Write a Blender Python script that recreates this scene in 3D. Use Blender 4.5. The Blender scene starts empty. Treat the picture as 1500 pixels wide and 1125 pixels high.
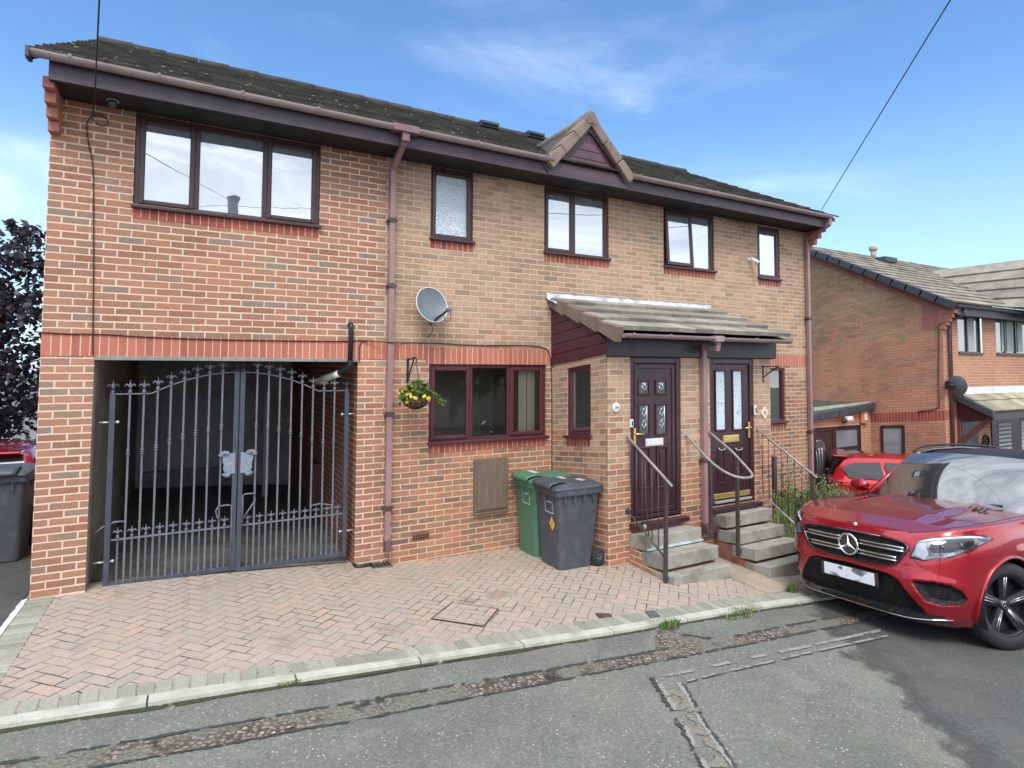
import bpy, bmesh, math, random
import numpy as np
from mathutils import Vector, Matrix

random.seed(7)
SC = bpy.context.scene
COL = SC.collection
rad = math.radians

# ------------------------------------------------------------------ camera
FPX, PPX, PPY = 850.0, 750.0, 494.0          # focal length and principal point for a 1500 x 1125 frame
CAM = Vector((1.2987, -7.06, 2.2194))
YAW, PITCH, ROLL = math.atan2(850.0, 1555.0), rad(2.8), rad(0.3)
_f = Vector((math.sin(YAW)*math.cos(PITCH), math.cos(YAW)*math.cos(PITCH), math.sin(PITCH)))
_r0 = Vector((math.cos(YAW), -math.sin(YAW), 0)); _u0 = _r0.cross(_f)
_r = _r0*math.cos(ROLL) + _u0*math.sin(ROLL); _u = _r.cross(_f)
cd = bpy.data.cameras.new('camera'); cam = bpy.data.objects.new('camera', cd); COL.objects.link(cam)
M = Matrix((_r, _u, -_f)).transposed().to_4x4(); M.translation = CAM
cam.matrix_world = M
cd.sensor_fit = 'HORIZONTAL'; cd.sensor_width = 36; cd.lens = FPX/1500*36
cd.shift_y = (PPY-562.5)/1500; cd.clip_start = .05; cd.clip_end = 3000
SC.camera = cam

def ray(x, y): return _r*((x-PPX)/FPX) - _u*((y-PPY)/FPX) + _f
def onY(x, y, Y):
    d = ray(x, y); return CAM + d*((Y-CAM.y)/d.y)
def onX(x, y, X):
    d = ray(x, y); return CAM + d*((X-CAM.x)/d.x)
def rectY(xa, ya, xb, yb, Y):                 # survey of the photograph: a rectangle on a plane parallel to the front
    a, b = onY(xa, ya, Y), onY(xb, yb, Y)
    return min(a.x, b.x), max(a.x, b.x), min(a.z, b.z), max(a.z, b.z)

# ------------------------------------------------------------------ terrain
GP = [(0,0,0),(.445,0,-.015),(1.75,.1,-.07),(3.05,0,-.165),(3.78,0,-.25),(5.2,0,-.264),(5.81,-1.28,-.217),(6.17,-1.28,-.25),
      (6.16,-2.05,-.322),(7.05,-2.1,-.33),(7.63,-2.18,-.405),(8.5,-2.2,-.43),(8.16,-4.41,-.43),(8.26,-2.6,-.53),(11.1,-4.55,-.56),(11.2,-2.7,-.68),
      (1.1,-2.5,.005),(2.7,-2.85,-.07),(4.2,-2.85,-.16),(5.5,-2.85,-.22),(6.9,-3.0,-.32),(1.3,-7,.08),(4,-6,-.07),(8,-8,-.3),(-2,0,.02),(-3,8,-.1),
      (-2,-4,.2),(13.2,.5,-1.12),(14.5,.5,-1.2),(17.3,.3,-1.5),(16,2,-1.42),(20,-1,-1.6),(14,-4,-.8),(18,-4,-1.1),(2,6,-.12),(11.7,0,-.7),(9.5,-.3,-.55),(20,-12,-1),(-10,-12,.5)]
GA = np.array(GP, float)
_base = lambda X, Y: -.052*X - .02*Y
_D = np.sqrt(((GA[:, None, :2]-GA[None, :, :2])**2).sum(-1))
_W = np.linalg.solve(np.exp(-(_D/2.6)**2)+.06*np.eye(len(GA)), GA[:, 2]-_base(GA[:, 0], GA[:, 1]))
def zg(X, Y):
    d2 = (GA[:, 0]-X)**2+(GA[:, 1]-Y)**2
    return float(_base(X, Y)+(_W*np.exp(-d2/6.76)).sum())
def G(px, py, dz=0.0):                         # where a sight line meets the terrain
    d = ray(px, py); t = 1.0; last = 0
    for i in range(4000):
        p = CAM+d*t
        if p.z < zg(p.x, p.y)+dz:
            a, b = last, t
            for _ in range(30):
                m = (a+b)/2; p = CAM+d*m
                if p.z < zg(p.x, p.y)+dz: b = m
                else: a = m
            return CAM+d*b
        last = t; t += .02
    return CAM+d*t

# ------------------------------------------------------------------ mesh builder
K_SLOPE = .115                                  # the hillside the houses step down: cross walls climb towards the street
class MB:
    def __init__(s): s.v = []; s.f = []; s.mi = []; s.sm = []
    def add(s, vs, fs, mi=0, smooth=False):
        o = len(s.v); s.v += [tuple(v) for v in vs]
        for f in fs: s.f.append(tuple(o+i for i in f)); s.mi.append(mi); s.sm.append(smooth)
        return s
    def quad(s, a, b, c, d, mi=0): return s.add([a, b, c, d], [(0, 1, 2, 3)], mi)
    def poly(s, pts, mi=0): return s.add(pts, [tuple(range(len(pts)))], mi)
    def box(s, x0, x1, y0, y1, z0, z1, mi=0):
        return s.add([(x0,y0,z0),(x1,y0,z0),(x1,y1,z0),(x0,y1,z0),(x0,y0,z1),(x1,y0,z1),(x1,y1,z1),(x0,y1,z1)],
                     [(0,3,2,1),(4,5,6,7),(0,1,5,4),(1,2,6,5),(2,3,7,6),(3,0,4,7)], mi)
    def prism(s, pts, ext, mi=0):               # polygon (3D points) swept along ext
        n = len(pts); e = Vector(ext); a = [Vector(p) for p in pts]; b = [p+e for p in a]
        fs = [tuple(range(n-1, -1, -1)), tuple(range(n, 2*n))]+[(i, (i+1) % n, n+(i+1) % n, n+i) for i in range(n)]
        return s.add(a+b, fs, mi)
    def tube(s, path, r, n=8, mi=0, cap=True, square=False, twist=0.0):
        P = [Vector(p) for p in path]; m = len(P); rs = r if isinstance(r, (list, tuple)) else [r]*m
        t0 = (P[1]-P[0]).normalized(); up = Vector((0, 0, 1)) if abs(t0.z) < .9 else Vector((0, 1, 0))
        nrm = (up-t0*up.dot(t0)).normalized(); vs = []
        if square: n = 4
        for i in range(m):
            t = (P[min(i+1, m-1)]-P[max(i-1, 0)]).normalized()
            nrm = (nrm-t*nrm.dot(t)).normalized(); bi = t.cross(nrm)
            for k in range(n):
                a = 2*math.pi*(k+(.5 if square else 0))/n+twist*i
                vs.append(P[i]+(nrm*math.cos(a)+bi*math.sin(a))*rs[i]*(1.414 if square else 1))
        fs = [(i*n+k, i*n+(k+1) % n, (i+1)*n+(k+1) % n, (i+1)*n+k) for i in range(m-1) for k in range(n)]
        if cap: fs += [tuple(range(n-1, -1, -1)), tuple(range((m-1)*n, m*n))]
        return s.add(vs, fs, mi, smooth=not square)
    def lathe(s, prof, c, axis='z', n=24, mi=0, cap=True):   # prof: (radius, height)
        vs = []
        for r, h in prof:
            for k in range(n):
                a = 2*math.pi*k/n; x, y = r*math.cos(a), r*math.sin(a)
                p = {'z': (x, y, h), 'y': (x, h, -y), 'x': (h, x, y)}[axis]
                vs.append((c[0]+p[0], c[1]+p[1], c[2]+p[2]))
        m = len(prof)
        fs = [(i*n+k, i*n+(k+1) % n, (i+1)*n+(k+1) % n, (i+1)*n+k) for i in range(m-1) for k in range(n)]
        if cap: fs += [tuple(range(n-1, -1, -1)), tuple(range((m-1)*n, m*n))]
        return s.add(vs, fs, mi, smooth=True)
    def ball(s, c, r, n=10, mi=0):
        r = r if isinstance(r, (list, tuple)) else (r, r, r); m = n//2+1; vs = []
        for i in range(m+1):
            t = math.pi*i/m
            for k in range(n):
                a = 2*math.pi*k/n
                vs.append((c[0]+r[0]*math.sin(t)*math.cos(a), c[1]+r[1]*math.sin(t)*math.sin(a), c[2]+r[2]*math.cos(t)))
        fs = [(i*n+k, (i+1)*n+k, (i+1)*n+(k+1) % n, i*n+(k+1) % n) for i in range(m) for k in range(n)]
        return s.add(vs, fs, mi, smooth=True)
    def grid(s, rows, mi=0, smooth=True, flip=False):
        n = len(rows[0]); vs = [p for r in rows for p in r]; fs = []
        for i in range(len(rows)-1):
            for j in range(n-1):
                q = (i*n+j, i*n+j+1, (i+1)*n+j+1, (i+1)*n+j); fs.append(q[::-1] if flip else q)
        return s.add(vs, fs, mi, smooth)
    def wall(s, u0, u1, v0, v1, holes, fn, mi=0):   # flat wall with rectangular openings; fn(u, v) -> point
        us = sorted({u0, u1, *[h[0] for h in holes], *[h[1] for h in holes]}); us = [u for u in us if u0-1e-6 <= u <= u1+1e-6]
        vv = sorted({v0, v1, *[h[2] for h in holes], *[h[3] for h in holes]}); vv = [v for v in vv if v0-1e-6 <= v <= v1+1e-6]
        for i in range(len(us)-1):
            for j in range(len(vv)-1):
                cu, cv = (us[i]+us[i+1])/2, (vv[j]+vv[j+1])/2
                if any(h[0] < cu < h[1] and h[2] < cv < h[3] for h in holes): continue
                s.quad(fn(us[i], vv[j]), fn(us[i+1], vv[j]), fn(us[i+1], vv[j+1]), fn(us[i], vv[j+1]), mi)
        return s
    def build(s, name, mats, parent=None, bevel=0, shear=None, weld=False, subdiv=0, seg=2, uvs=1.0, uvoff=(0, 0)):
        me = bpy.data.meshes.new(name); me.from_pydata(s.v, [], s.f)
        me.polygons.foreach_set('material_index', s.mi); me.polygons.foreach_set('use_smooth', s.sm)
        for m in (mats if isinstance(mats, (list, tuple)) else [mats]): me.materials.append(m)
        if weld:
            bm = bmesh.new(); bm.from_mesh(me); bmesh.ops.remove_doubles(bm, verts=bm.verts, dist=weld)
            bmesh.ops.recalc_face_normals(bm, faces=bm.faces); bm.to_mesh(me); bm.free()
        me.update()
        uv = me.uv_layers.new(name='UVMap')
        for p in me.polygons:
            n = p.normal; a = (abs(n.x), abs(n.y), abs(n.z)); k = a.index(max(a))
            for li in p.loop_indices:
                c = me.vertices[me.loops[li].vertex_index].co
                uv.data[li].uv = ((c.y, c.z) if k == 0 else (c.x, c.z) if k == 1 else (c.x, c.y))
                if uvoff != (0, 0): uv.data[li].uv = (uv.data[li].uv[0]+uvoff[0], uv.data[li].uv[1]+uvoff[1])
        if shear is not None:
            for v in me.vertices: v.co.z -= K_SLOPE*(v.co.y-shear)
        me.update()
        o = bpy.data.objects.new(name, me); COL.objects.link(o)
        if parent is not None: o.parent = parent
        if bevel:
            b = o.modifiers.new('bevel', 'BEVEL'); b.width = bevel; b.segments = seg; b.limit_method = 'ANGLE'; b.angle_limit = rad(40)
            b.harden_normals = False
        if subdiv:
            d = o.modifiers.new('subdiv', 'SUBSURF'); d.levels = d.render_levels = subdiv
        return o

def thing(name, label, cat, loc=(0, 0, 0), group=None):
    o = bpy.data.objects.new(name, None); COL.objects.link(o); o.location = loc; o.empty_display_size = .2
    o['label'] = label; o['category'] = cat
    if group: o['group'] = group
    return o
def tag(o, label, cat, group=None):
    o['label'] = label; o['category'] = cat
    if group: o['group'] = group
    return o
def struct(o): o['kind'] = 'structure'; return o
def copy_tree(root, loc, rotz, label, group=None):
    r = root.copy(); COL.objects.link(r); r.location = loc; r.rotation_euler = (0, 0, rotz); r['label'] = label
    for ch in list(root.children):
        c = ch.copy(); COL.objects.link(c); c.parent = r
        for g in ch.children:
            d = g.copy(); COL.objects.link(d); d.parent = c
    return r

# ------------------------------------------------------------------ material helpers
def srgb(r, g, b):
    f = lambda c: (c/255/12.92) if c/255 <= .04045 else ((c/255+.055)/1.055)**2.4
    return (f(r), f(g), f(b), 1)
class T:
    def __init__(s, name):
        s.mat = bpy.data.materials.new(name); s.mat.use_nodes = True; s.nt = s.mat.node_tree; s.nt.nodes.clear()
        s.out = s.n('ShaderNodeOutputMaterial')
    def n(s, t, **kw):
        x = s.nt.nodes.new(t)
        for k, v in kw.items(): setattr(x, k, v)
        return x
    def set(s, sock, v):
        if v is None: return
        if isinstance(v, bpy.types.NodeSocket): s.nt.links.new(v, sock)
        else: sock.default_value = v
    def m(s, op, a, b=None, c=None, clamp=False):
        x = s.n('ShaderNodeMath', operation=op); x.use_clamp = clamp
        s.set(x.inputs[0], a); s.set(x.inputs[1], b); s.set(x.inputs[2], c); return x.outputs[0]
    def comb(s, x, y, z=0.0):
        c = s.n('ShaderNodeCombineXYZ'); s.set(c.inputs[0], x); s.set(c.inputs[1], y); s.set(c.inputs[2], z); return c.outputs[0]
    def sep(s, v):
        x = s.n('ShaderNodeSeparateXYZ'); s.set(x.inputs[0], v); return x.outputs
    def uv(s): return s.n('ShaderNodeUVMap').outputs[0]
    def pos(s): return s.n('ShaderNodeNewGeometry').outputs['Position']
    def obj(s): return s.n('ShaderNodeTexCoord').outputs['Object']
    def noise(s, scale, vec=None, detail=3, rough=.5, dist=0.0):
        x = s.n('ShaderNodeTexNoise'); x.inputs['Scale'].default_value = scale; x.inputs['Detail'].default_value = detail
        x.inputs['Roughness'].default_value = rough; x.inputs['Distortion'].default_value = dist
        s.set(x.inputs['Vector'], vec); return x.outputs['Fac']
    def voro(s, scale, vec=None, out='Distance', feature='F1'):
        x = s.n('ShaderNodeTexVoronoi', feature=feature); x.inputs['Scale'].default_value = scale; s.set(x.inputs['Vector'], vec); return x.outputs[out]
    def white(s, vec):
        x = s.n('ShaderNodeTexWhiteNoise', noise_dimensions='3D'); s.set(x.inputs['Vector'], vec); return x.outputs['Value']
    def ramp(s, fac, stops, interp='LINEAR'):
        x = s.n('ShaderNodeValToRGB'); s.set(x.inputs[0], fac); cr = x.color_ramp; cr.interpolation = interp
        while len(cr.elements) < len(stops): cr.elements.new(.5)
        for e, (p, c) in zip(cr.elements, stops): e.position = p; e.color = c if len(c) == 4 else (*c, 1)
        return x.outputs[0]
    def mix(s, fac, a, b, mode='MIX'):
        x = s.n('ShaderNodeMix', data_type='RGBA', blend_type=mode); s.set(x.inputs[0], fac); s.set(x.inputs[6], a); s.set(x.inputs[7], b); return x.outputs[2]
    def smooth(s, v, a, b, lo=0.0, hi=1.0):
        x = s.n('ShaderNodeMapRange', interpolation_type='SMOOTHSTEP'); s.set(x.inputs[0], v)
        for i, q in enumerate((a, b, lo, hi)): x.inputs[i+1].default_value = q
        return x.outputs[0]
    def bump(s, h, strength=.5, dist=.01):
        x = s.n('ShaderNodeBump'); x.inputs['Strength'].default_value = strength; x.inputs['Distance'].default_value = dist; s.set(x.inputs['Height'], h); return x.outputs[0]
    def pbr(s, col, rough=.7, normal=None, metal=0.0, spec=.5, coat=0.0, **kw):
        b = s.n('ShaderNodeBsdfPrincipled'); s.set(b.inputs['Base Color'], col); s.set(b.inputs['Roughness'], rough); s.set(b.inputs['Normal'], normal)
        s.set(b.inputs['Metallic'], metal); s.set(b.inputs['Specular IOR Level'], spec); s.set(b.inputs['Coat Weight'], coat)
        if coat: b.inputs['Coat Roughness'].default_value = .03
        return b.outputs[0]
    def done(s, sh): s.nt.links.new(sh, s.out.inputs['Surface']); return s.mat
def M_(name, col, rough=.6, var=.15, scale=12, metal=0.0, spec=.5, coat=0.0, bump=0.0, bscale=60, coord='pos'):
    t = T(name); p = t.pos() if coord == 'pos' else t.obj(); c = tuple(col[:3])
    nz = t.noise(scale, p, 5, .6)
    lo = tuple(x*(1-var) for x in c)+(1,); hi = tuple(min(1, x*(1+var)) for x in c)+(1,)
    colr = t.ramp(nz, [(.3, lo), (.7, hi)])
    r = t.m('MULTIPLY_ADD', t.noise(scale*2.3, p, 3), .25, rough-.12, clamp=True)
    nm = t.bump(t.noise(bscale, p, 4), bump, .004) if bump else None
    return t.done(t.pbr(colr, r, nm, metal, spec, coat))

# ------------------------------------------------------------------ bricks
BW, BH = .2317, .0733
def brick_mat(name, pal_up, pal_low=None, split=None, ext=None, mort=srgb(205, 185, 165), mort2=None, bw=BW, bh=BH, mw=.006, patchy=0.0, soldier=False, fine=1.0):
    """running bond read from the UV (metres); pal_*: colour stops picked per brick"""
    t = T(name); uv = t.uv(); U, V, _ = t.sep(uv)
    wob = t.m('MULTIPLY_ADD', t.noise(9, uv, 2), .006, -.003)
    V2 = t.m('ADD', V, wob); U2 = t.m('ADD', U, t.m('MULTIPLY_ADD', t.noise(7, t.comb(V, U, 3.0), 2), .008, -.004))
    rowf = t.m('DIVIDE', V2, bh); row = t.m('FLOOR', rowf); fy = t.m('FRACT', rowf)
    off = t.m('MULTIPLY', t.m('FLOORED_MODULO', row, 2.0), .5 if not soldier else 0.0)
    colf = t.m('ADD', t.m('DIVIDE', U2, bw), off); col = t.m('FLOOR', colf); fx = t.m('FRACT', colf)
    jit = t.m('MULTIPLY_ADD', t.white(t.comb(col, row, 5.0)), .004, -.002)
    ex = t.m('MULTIPLY', t.m('MINIMUM', fx, t.m('SUBTRACT', 1.0, fx)), bw); ey = t.m('MULTIPLY', t.m('MINIMUM', fy, t.m('SUBTRACT', 1.0, fy)), bh)
    d = t.m('ADD', t.m('MINIMUM', ex, ey), t.m('ADD', jit, t.m('MULTIPLY_ADD', t.noise(120, uv, 2), .004, -.002)))
    idv = t.comb(col, row, 1.0); rnd = t.white(idv); rnd2 = t.white(t.comb(row, col, 8.0))
    cup = t.ramp(rnd, pal_up)
    if pal_low:
        h = t.m('ADD', t.m('MULTIPLY', row, bh), t.m('MULTIPLY_ADD', rnd2, .9, -.45))
        h = t.m('ADD', h, t.m('MULTIPLY_ADD', t.noise(.9, uv, 2), 1.2, -.6))
        cup = t.mix(t.smooth(h, split-.25, split+.35), t.ramp(rnd, pal_low), cup)
    mcol = mort; mwv = mw
    if ext:                                       # bricks of the newer end bay, toothed into the old wall
        bx = t.m('MULTIPLY', t.m('SUBTRACT', t.m('ADD', col, .5), off), bw)
        msk = t.m('LESS_THAN', bx, ext[0])
        cup = t.mix(msk, cup, t.ramp(rnd, ext[1])); mcol = t.mix(msk, mort, ext[2]); mwv = t.m('MULTIPLY_ADD', msk, ext[3]-mw, mw)
    # mottled face: streaks along the brick, darker drag marks
    st = t.noise(1.0, t.comb(t.m('MULTIPLY', U, 26), t.m('MULTIPLY', V, 95), rnd), 4, .65)
    face = t.mix(t.m('MULTIPLY', t.smooth(st, .35, .75), .27*fine), cup, (.05, .035, .028, 1))
    face = t.mix(t.m('MULTIPLY', t.smooth(t.noise(60, uv, 3), .55, .8), .25), face, (.75, .58, .42, 1))
    if ext:                                       # fired patches within each brick: grey ends, redder middles, drag grooves
        bl = t.noise(1.0, t.comb(t.m('MULTIPLY', U, 11), t.m('MULTIPLY', V, 20), t.m('MULTIPLY', rnd2, 9.0)), 4, .6)
        face = t.mix(t.m('MULTIPLY', t.smooth(bl, .50, .68), .48), face, srgb(146, 128, 112)); face = t.mix(t.m('MULTIPLY', t.smooth(bl, .46, .32), .35), face, srgb(196, 122, 92))
        gv = t.noise(1.0, t.comb(t.m('MULTIPLY', U, 20), t.m('MULTIPLY', V, 170), rnd), 3, .6); face = t.mix(t.m('MULTIPLY', t.smooth(gv, .62, .74), t.m('MULTIPLY', t.smooth(rnd2, .35, .8), .55)), face, (.06, .045, .04, 1))
    big = t.noise(.7, uv, 3, .6)
    face = t.mix(1.0, face, t.ramp(big, [(.3, (.80, .78, .77)), (.7, (1.12, 1.1, 1.08))]), 'MULTIPLY')
    if patchy: face = t.mix(t.m('MULTIPLY', t.smooth(t.noise(1.6, uv, 4, .6), .5, .65), patchy), face, (.07, .055, .05, 1))
    k = t.m('SUBTRACT', d, mwv); k = t.smooth(k, -.0015, .0025)
    mc = t.mix(t.m('MULTIPLY', t.noise(30, uv, 3), .5), mcol, mort2 or (.32, .27, .22, 1))
    colr = t.mix(k, mc, face)
    hgt = t.m('ADD', t.m('MULTIPLY', k, 1.0), t.m('MULTIPLY', st, .35))
    return t.done(t.pbr(colr, .86, t.bump(hgt, .55, .006), spec=.25))

EXT_PAL = [(0, srgb(152, 106, 86)), (.3, srgb(174, 125, 101)), (.55, srgb(182, 132, 106)), (.72, srgb(166, 123, 101)), (.84, srgb(154, 128, 108)), (.92, srgb(142, 130, 115)), (1, srgb(170, 116, 94))]
BUFF_PAL = [(0, srgb(160, 138, 118)), (.25, srgb(194, 164, 140)), (.5, srgb(184, 156, 130)), (.7, srgb(162, 140, 120)), (.85, srgb(202, 166, 138)), (1, srgb(148, 132, 116))]
LOW_PAL = [(0, srgb(152, 106, 84)), (.22, srgb(184, 126, 98)), (.45, srgb(174, 130, 104)), (.65, srgb(136, 112, 94)), (.8, srgb(188, 132, 102)), (1, srgb(118, 100, 88))]
M_front = brick_mat('front brickwork', BUFF_PAL, LOW_PAL, 2.1, (3.26, EXT_PAL, srgb(228, 202, 182), .0066), mort=srgb(212, 186, 160))
M_side = brick_mat('porch brickwork', BUFF_PAL, LOW_PAL, 1.0, mort=srgb(212, 186, 160))
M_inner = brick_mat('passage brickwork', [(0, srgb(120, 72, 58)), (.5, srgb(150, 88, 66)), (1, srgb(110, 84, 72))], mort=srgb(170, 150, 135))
RED = [(0, srgb(176, 106, 88)), (.4, srgb(194, 120, 100)), (.75, srgb(184, 114, 96)), (1, srgb(168, 98, 84))]
M_soldier = brick_mat('soldier course', RED, mort=srgb(222, 190, 170), bw=.0772, bh=20., mw=.0042, soldier=True, fine=.5)
M_soldier_dull = brick_mat('sill course', [(0, srgb(148, 78, 66)), (.5, srgb(166, 90, 76)), (1, srgb(138, 74, 64))], mort=srgb(205, 165, 145), bw=.0772, bh=20., mw=.0042, soldier=True, fine=.6)
M_block = brick_mat('grey blockwork', [(0, srgb(142, 136, 126)), (.5, srgb(160, 152, 140)), (1, srgb(130, 126, 118))], mort=srgb(150, 144, 134), bw=.45, bh=.225, mw=.006, fine=.5)
NB_UP = [(0, srgb(186, 136, 112)), (.3, srgb(200, 140, 114)), (.6, srgb(194, 144, 118)), (.8, srgb(182, 146, 122)), (1, srgb(174, 126, 104))]
M_gable = brick_mat('weathered gable brickwork', [(0, srgb(150, 130, 98)), (.5, srgb(176, 148, 116)), (1, srgb(146, 124, 102))], NB_UP, 3.2, mort=srgb(126, 98, 82), mw=.0036, patchy=.10, fine=.35)
M_nfront = brick_mat('neighbour front brickwork', [(0, srgb(176, 124, 100)), (.5, srgb(192, 138, 110)), (1, srgb(170, 126, 102))], mort=srgb(205, 170, 140))
# ------------------------------------------------------------------ materials
M_upvc = M_('dark rosewood plastic', (.055, .026, .027), .38, .12, 6, spec=.5)
M_upvc_red = M_('rosewood plastic', (.085, .022, .030), .35, .12, 6, spec=.5)
M_clad = M_('plum cladding boards', (.070, .020, .032), .42, .12, 5)
M_fascia = M_('weathered purple fascia', (.062, .044, .055), .5, .22, 4)
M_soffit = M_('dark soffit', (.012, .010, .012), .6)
M_gutter = M_('faded brown gutter plastic', (.30, .235, .235), .45, .18, 5)
M_pipe = M_('faded mauve pipe plastic', (.30, .18, .185), .45, .15, 4)
M_pipe_dark = M_('brown pipe plastic', (.085, .045, .048), .45, .15, 4)
M_white = M_('white painted plastic', (.75, .75, .73), .4, .05)
M_lead = None
def _lead():
    t = T('lead flashing'); p = t.pos()
    n = t.noise(7, p, 5, .65); sp = t.voro(9, p)
    c = t.ramp(n, [(.3, srgb(150, 160, 172)), (.55, srgb(205, 212, 220)), (.75, srgb(228, 232, 234))])
    c = t.mix(t.m('MULTIPLY', t.smooth(sp, .10, .03), .7), c, (.12, .12, .13, 1))
    return t.done(t.pbr(c, .55, t.bump(n, .4, .01), .25))
M_lead = _lead()
def tile_mat(name, base, dark, lichen, moss=.5, scale=1.0):
    t = T(name); p = t.pos(); uv = t.uv()
    n = t.noise(2.2*scale, p, 5, .65); n2 = t.noise(16*scale, p, 5, .7)
    c = t.mix(t.smooth(n, .35, .7), base, dark)
    c = t.mix(t.m('MULTIPLY', t.smooth(n2, .52, .72), moss), c, lichen)
    sp = t.voro(11*scale, p)
    c = t.mix(t.m('MULTIPLY', t.smooth(sp, .11, .05), t.smooth(t.noise(3, p), .45, .6)), c, srgb(170, 168, 150))
    rnd = t.n('ShaderNodeAttribute', attribute_name='shade').outputs['Fac']
    c = t.mix(1.0, c, t.ramp(rnd, [(0, (.68, .68, .68)), (1, (1.25, 1.22, 1.18))]), 'MULTIPLY')
    return t.done(t.pbr(c, .9, t.bump(t.noise(45*scale, p, 5, .7), .7, .01), spec=.2))
M_tile = tile_mat('mossy dark roof tile', (.098, .092, .080, 1), (.066, .065, .058, 1), (.115, .112, .080, 1), .5)
M_tile_porch = tile_mat('grey green porch tile', srgb(152, 147, 137), srgb(132, 129, 120), srgb(162, 157, 143), .5)
M_tile_nb = tile_mat('pale lichen roof tile', srgb(148, 143, 132), srgb(120, 116, 107), srgb(172, 167, 152), .5)
M_verge = M_('brown concrete verge cap', (.21, .155, .125), .8, .18, 5, bump=.3)
M_slate = M_('blue grey verge cap', (.045, .055, .07), .6, .15, 6)
M_dark = M_('dark interior', (.012, .011, .012), .9, .1)
M_room = M_('dim room wall', (.50, .42, .33), .9, .1)
M_blind = M_('cream vertical blind', (.70, .62, .42), .8, .06)
M_blind_teal = M_('pale teal blind', (.30, .42, .42), .8, .06)
M_chrome = M_('chrome', (.8, .8, .8), .15, .03, metal=1.0)
M_brass = M_('brass', (.80, .60, .22), .3, .05, metal=.75)
def glass_refl(name, tint, fac, rough=.01, bumpy=0.0):
    t = T(name); g = t.n('ShaderNodeBsdfGlossy'); g.inputs['Roughness'].default_value = rough; g.inputs['Color'].default_value = (.97, .97, .97, 1)
    d = t.pbr(tint, .5)
    p = t.obj()
    nm = t.bump(t.noise(3, p, 2), .035, .02) if not bumpy else t.bump(t.noise(38, p, 5, .7), bumpy, .02)
    t.set(g.inputs['Normal'], nm)
    x = t.n('ShaderNodeMixShader'); t.set(x.inputs[0], fac); t.nt.links.new(d, x.inputs[1]); t.nt.links.new(g.outputs[0], x.inputs[2])
    return t.done(x.outputs[0])
M_pane_up = glass_refl('upstairs window glass', (.19, .24, .29, 1), .47)
M_pane_frost = glass_refl('frosted window glass', (.26, .36, .43, 1), .42, .10, .9)
M_pane_dark = glass_refl('dark window glass', (.015, .016, .018, 1), .22)
M_pane_nb = glass_refl('neighbour window glass', (.06, .085, .07, 1), .28)
def see_through(name, fac, tint=(.9, .92, .92, 1)):
    t = T(name); g = t.n('ShaderNodeBsdfGlossy'); g.inputs['Roughness'].default_value = .01
    tr = t.n('ShaderNodeBsdfTransparent'); tr.inputs['Color'].default_value = tint
    lw = t.n('ShaderNodeFresnel'); lw.inputs['IOR'].default_value = 1.5
    x = t.n('ShaderNodeMixShader'); t.set(x.inputs[0], t.m('ADD', lw.outputs[0], fac, clamp=True)); t.nt.links.new(tr.outputs[0], x.inputs[1]); t.nt.links.new(g.outputs[0], x.inputs[2])
    return t.done(x.outputs[0])
M_pane_clear = see_through('clear window glass', .03)
def door_glass(name, base, line, scale):
    t = T(name); p = t.obj()
    v = t.voro(scale, p, feature='DISTANCE_TO_EDGE'); n = t.noise(30, p, 4)
    c = t.mix(t.smooth(v, .05, .02), base, line)
    return t.done(t.pbr(c, t.m('MULTIPLY_ADD', n, .3, .05), t.bump(n, .4, .004), spec=.8))
M_doorglass_dark = door_glass('leaded dark glass', (.06, .075, .085, 1), (.10, .12, .13, 1), 9)
def etched():
    t = T('etched pale glass'); p = t.obj(); n = t.noise(24, p, 4, .6, 1.5)
    c = t.mix(t.smooth(n, .60, .64), srgb(196, 212, 222), srgb(96, 116, 128))
    return t.done(t.pbr(c, .25, t.bump(t.noise(60, p), .3, .004), spec=.7))
M_etched = etched()
M_lattice = M_('silver leading', (.62, .64, .66), .3, .1, metal=.6)
M_iron = M_('blue grey painted iron', (.050, .060, .085), .42, .25, 9, spec=.6, bump=.15, bscale=180)
M_iron_lt = M_('worn grey painted iron', (.125, .135, .160), .42, .25, 9, spec=.6, bump=.15, bscale=180)
M_rail = M_('dull brown painted handrail', (.065, .052, .048), .4, .3, 14, spec=.5)
M_rail_worn = M_('worn handrail top', (.27, .245, .225), .35, .3, 14, spec=.6)
M_cable = M_('dark cable', (.02, .015, .014), .6)
M_galv = M_('galvanised steel', (.55, .56, .56), .4, .15, metal=.6)
M_black = M_('black plastic', (.016, .016, .018), .45, .2)
M_dish = M_('grey satellite dish', (.13, .155, .18), .45, .1, 6)
M_dishrim = M_('pale dish rim', (.62, .62, .60), .5, .1)
def concrete(name, a, b, dirt, sc=1.0):
    t = T(name); p = t.pos(); n = t.noise(5*sc, p, 6, .65); n2 = t.noise(40*sc, p, 5, .7); n3 = t.noise(2.3*sc, p, 4, .6)
    c = t.mix(t.smooth(n, .3, .7), a, b); c = t.mix(t.m('MULTIPLY', t.smooth(n3, .5, .72), .75), c, dirt)
    c = t.mix(t.m('MULTIPLY', t.smooth(t.noise(110*sc, p, 2), .6, .7), .35), c, (.5, .49, .44, 1))
    return t.done(t.pbr(c, .9, t.bump(t.m('ADD', n2, n), .55, .012), spec=.2))
M_step = concrete('mossy concrete', srgb(164, 161, 150), srgb(144, 142, 132), srgb(98, 96, 86))
M_kerb = concrete('kerb concrete', srgb(194, 192, 180), srgb(172, 171, 158), srgb(126, 126, 106))
M_hatch = None
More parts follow.
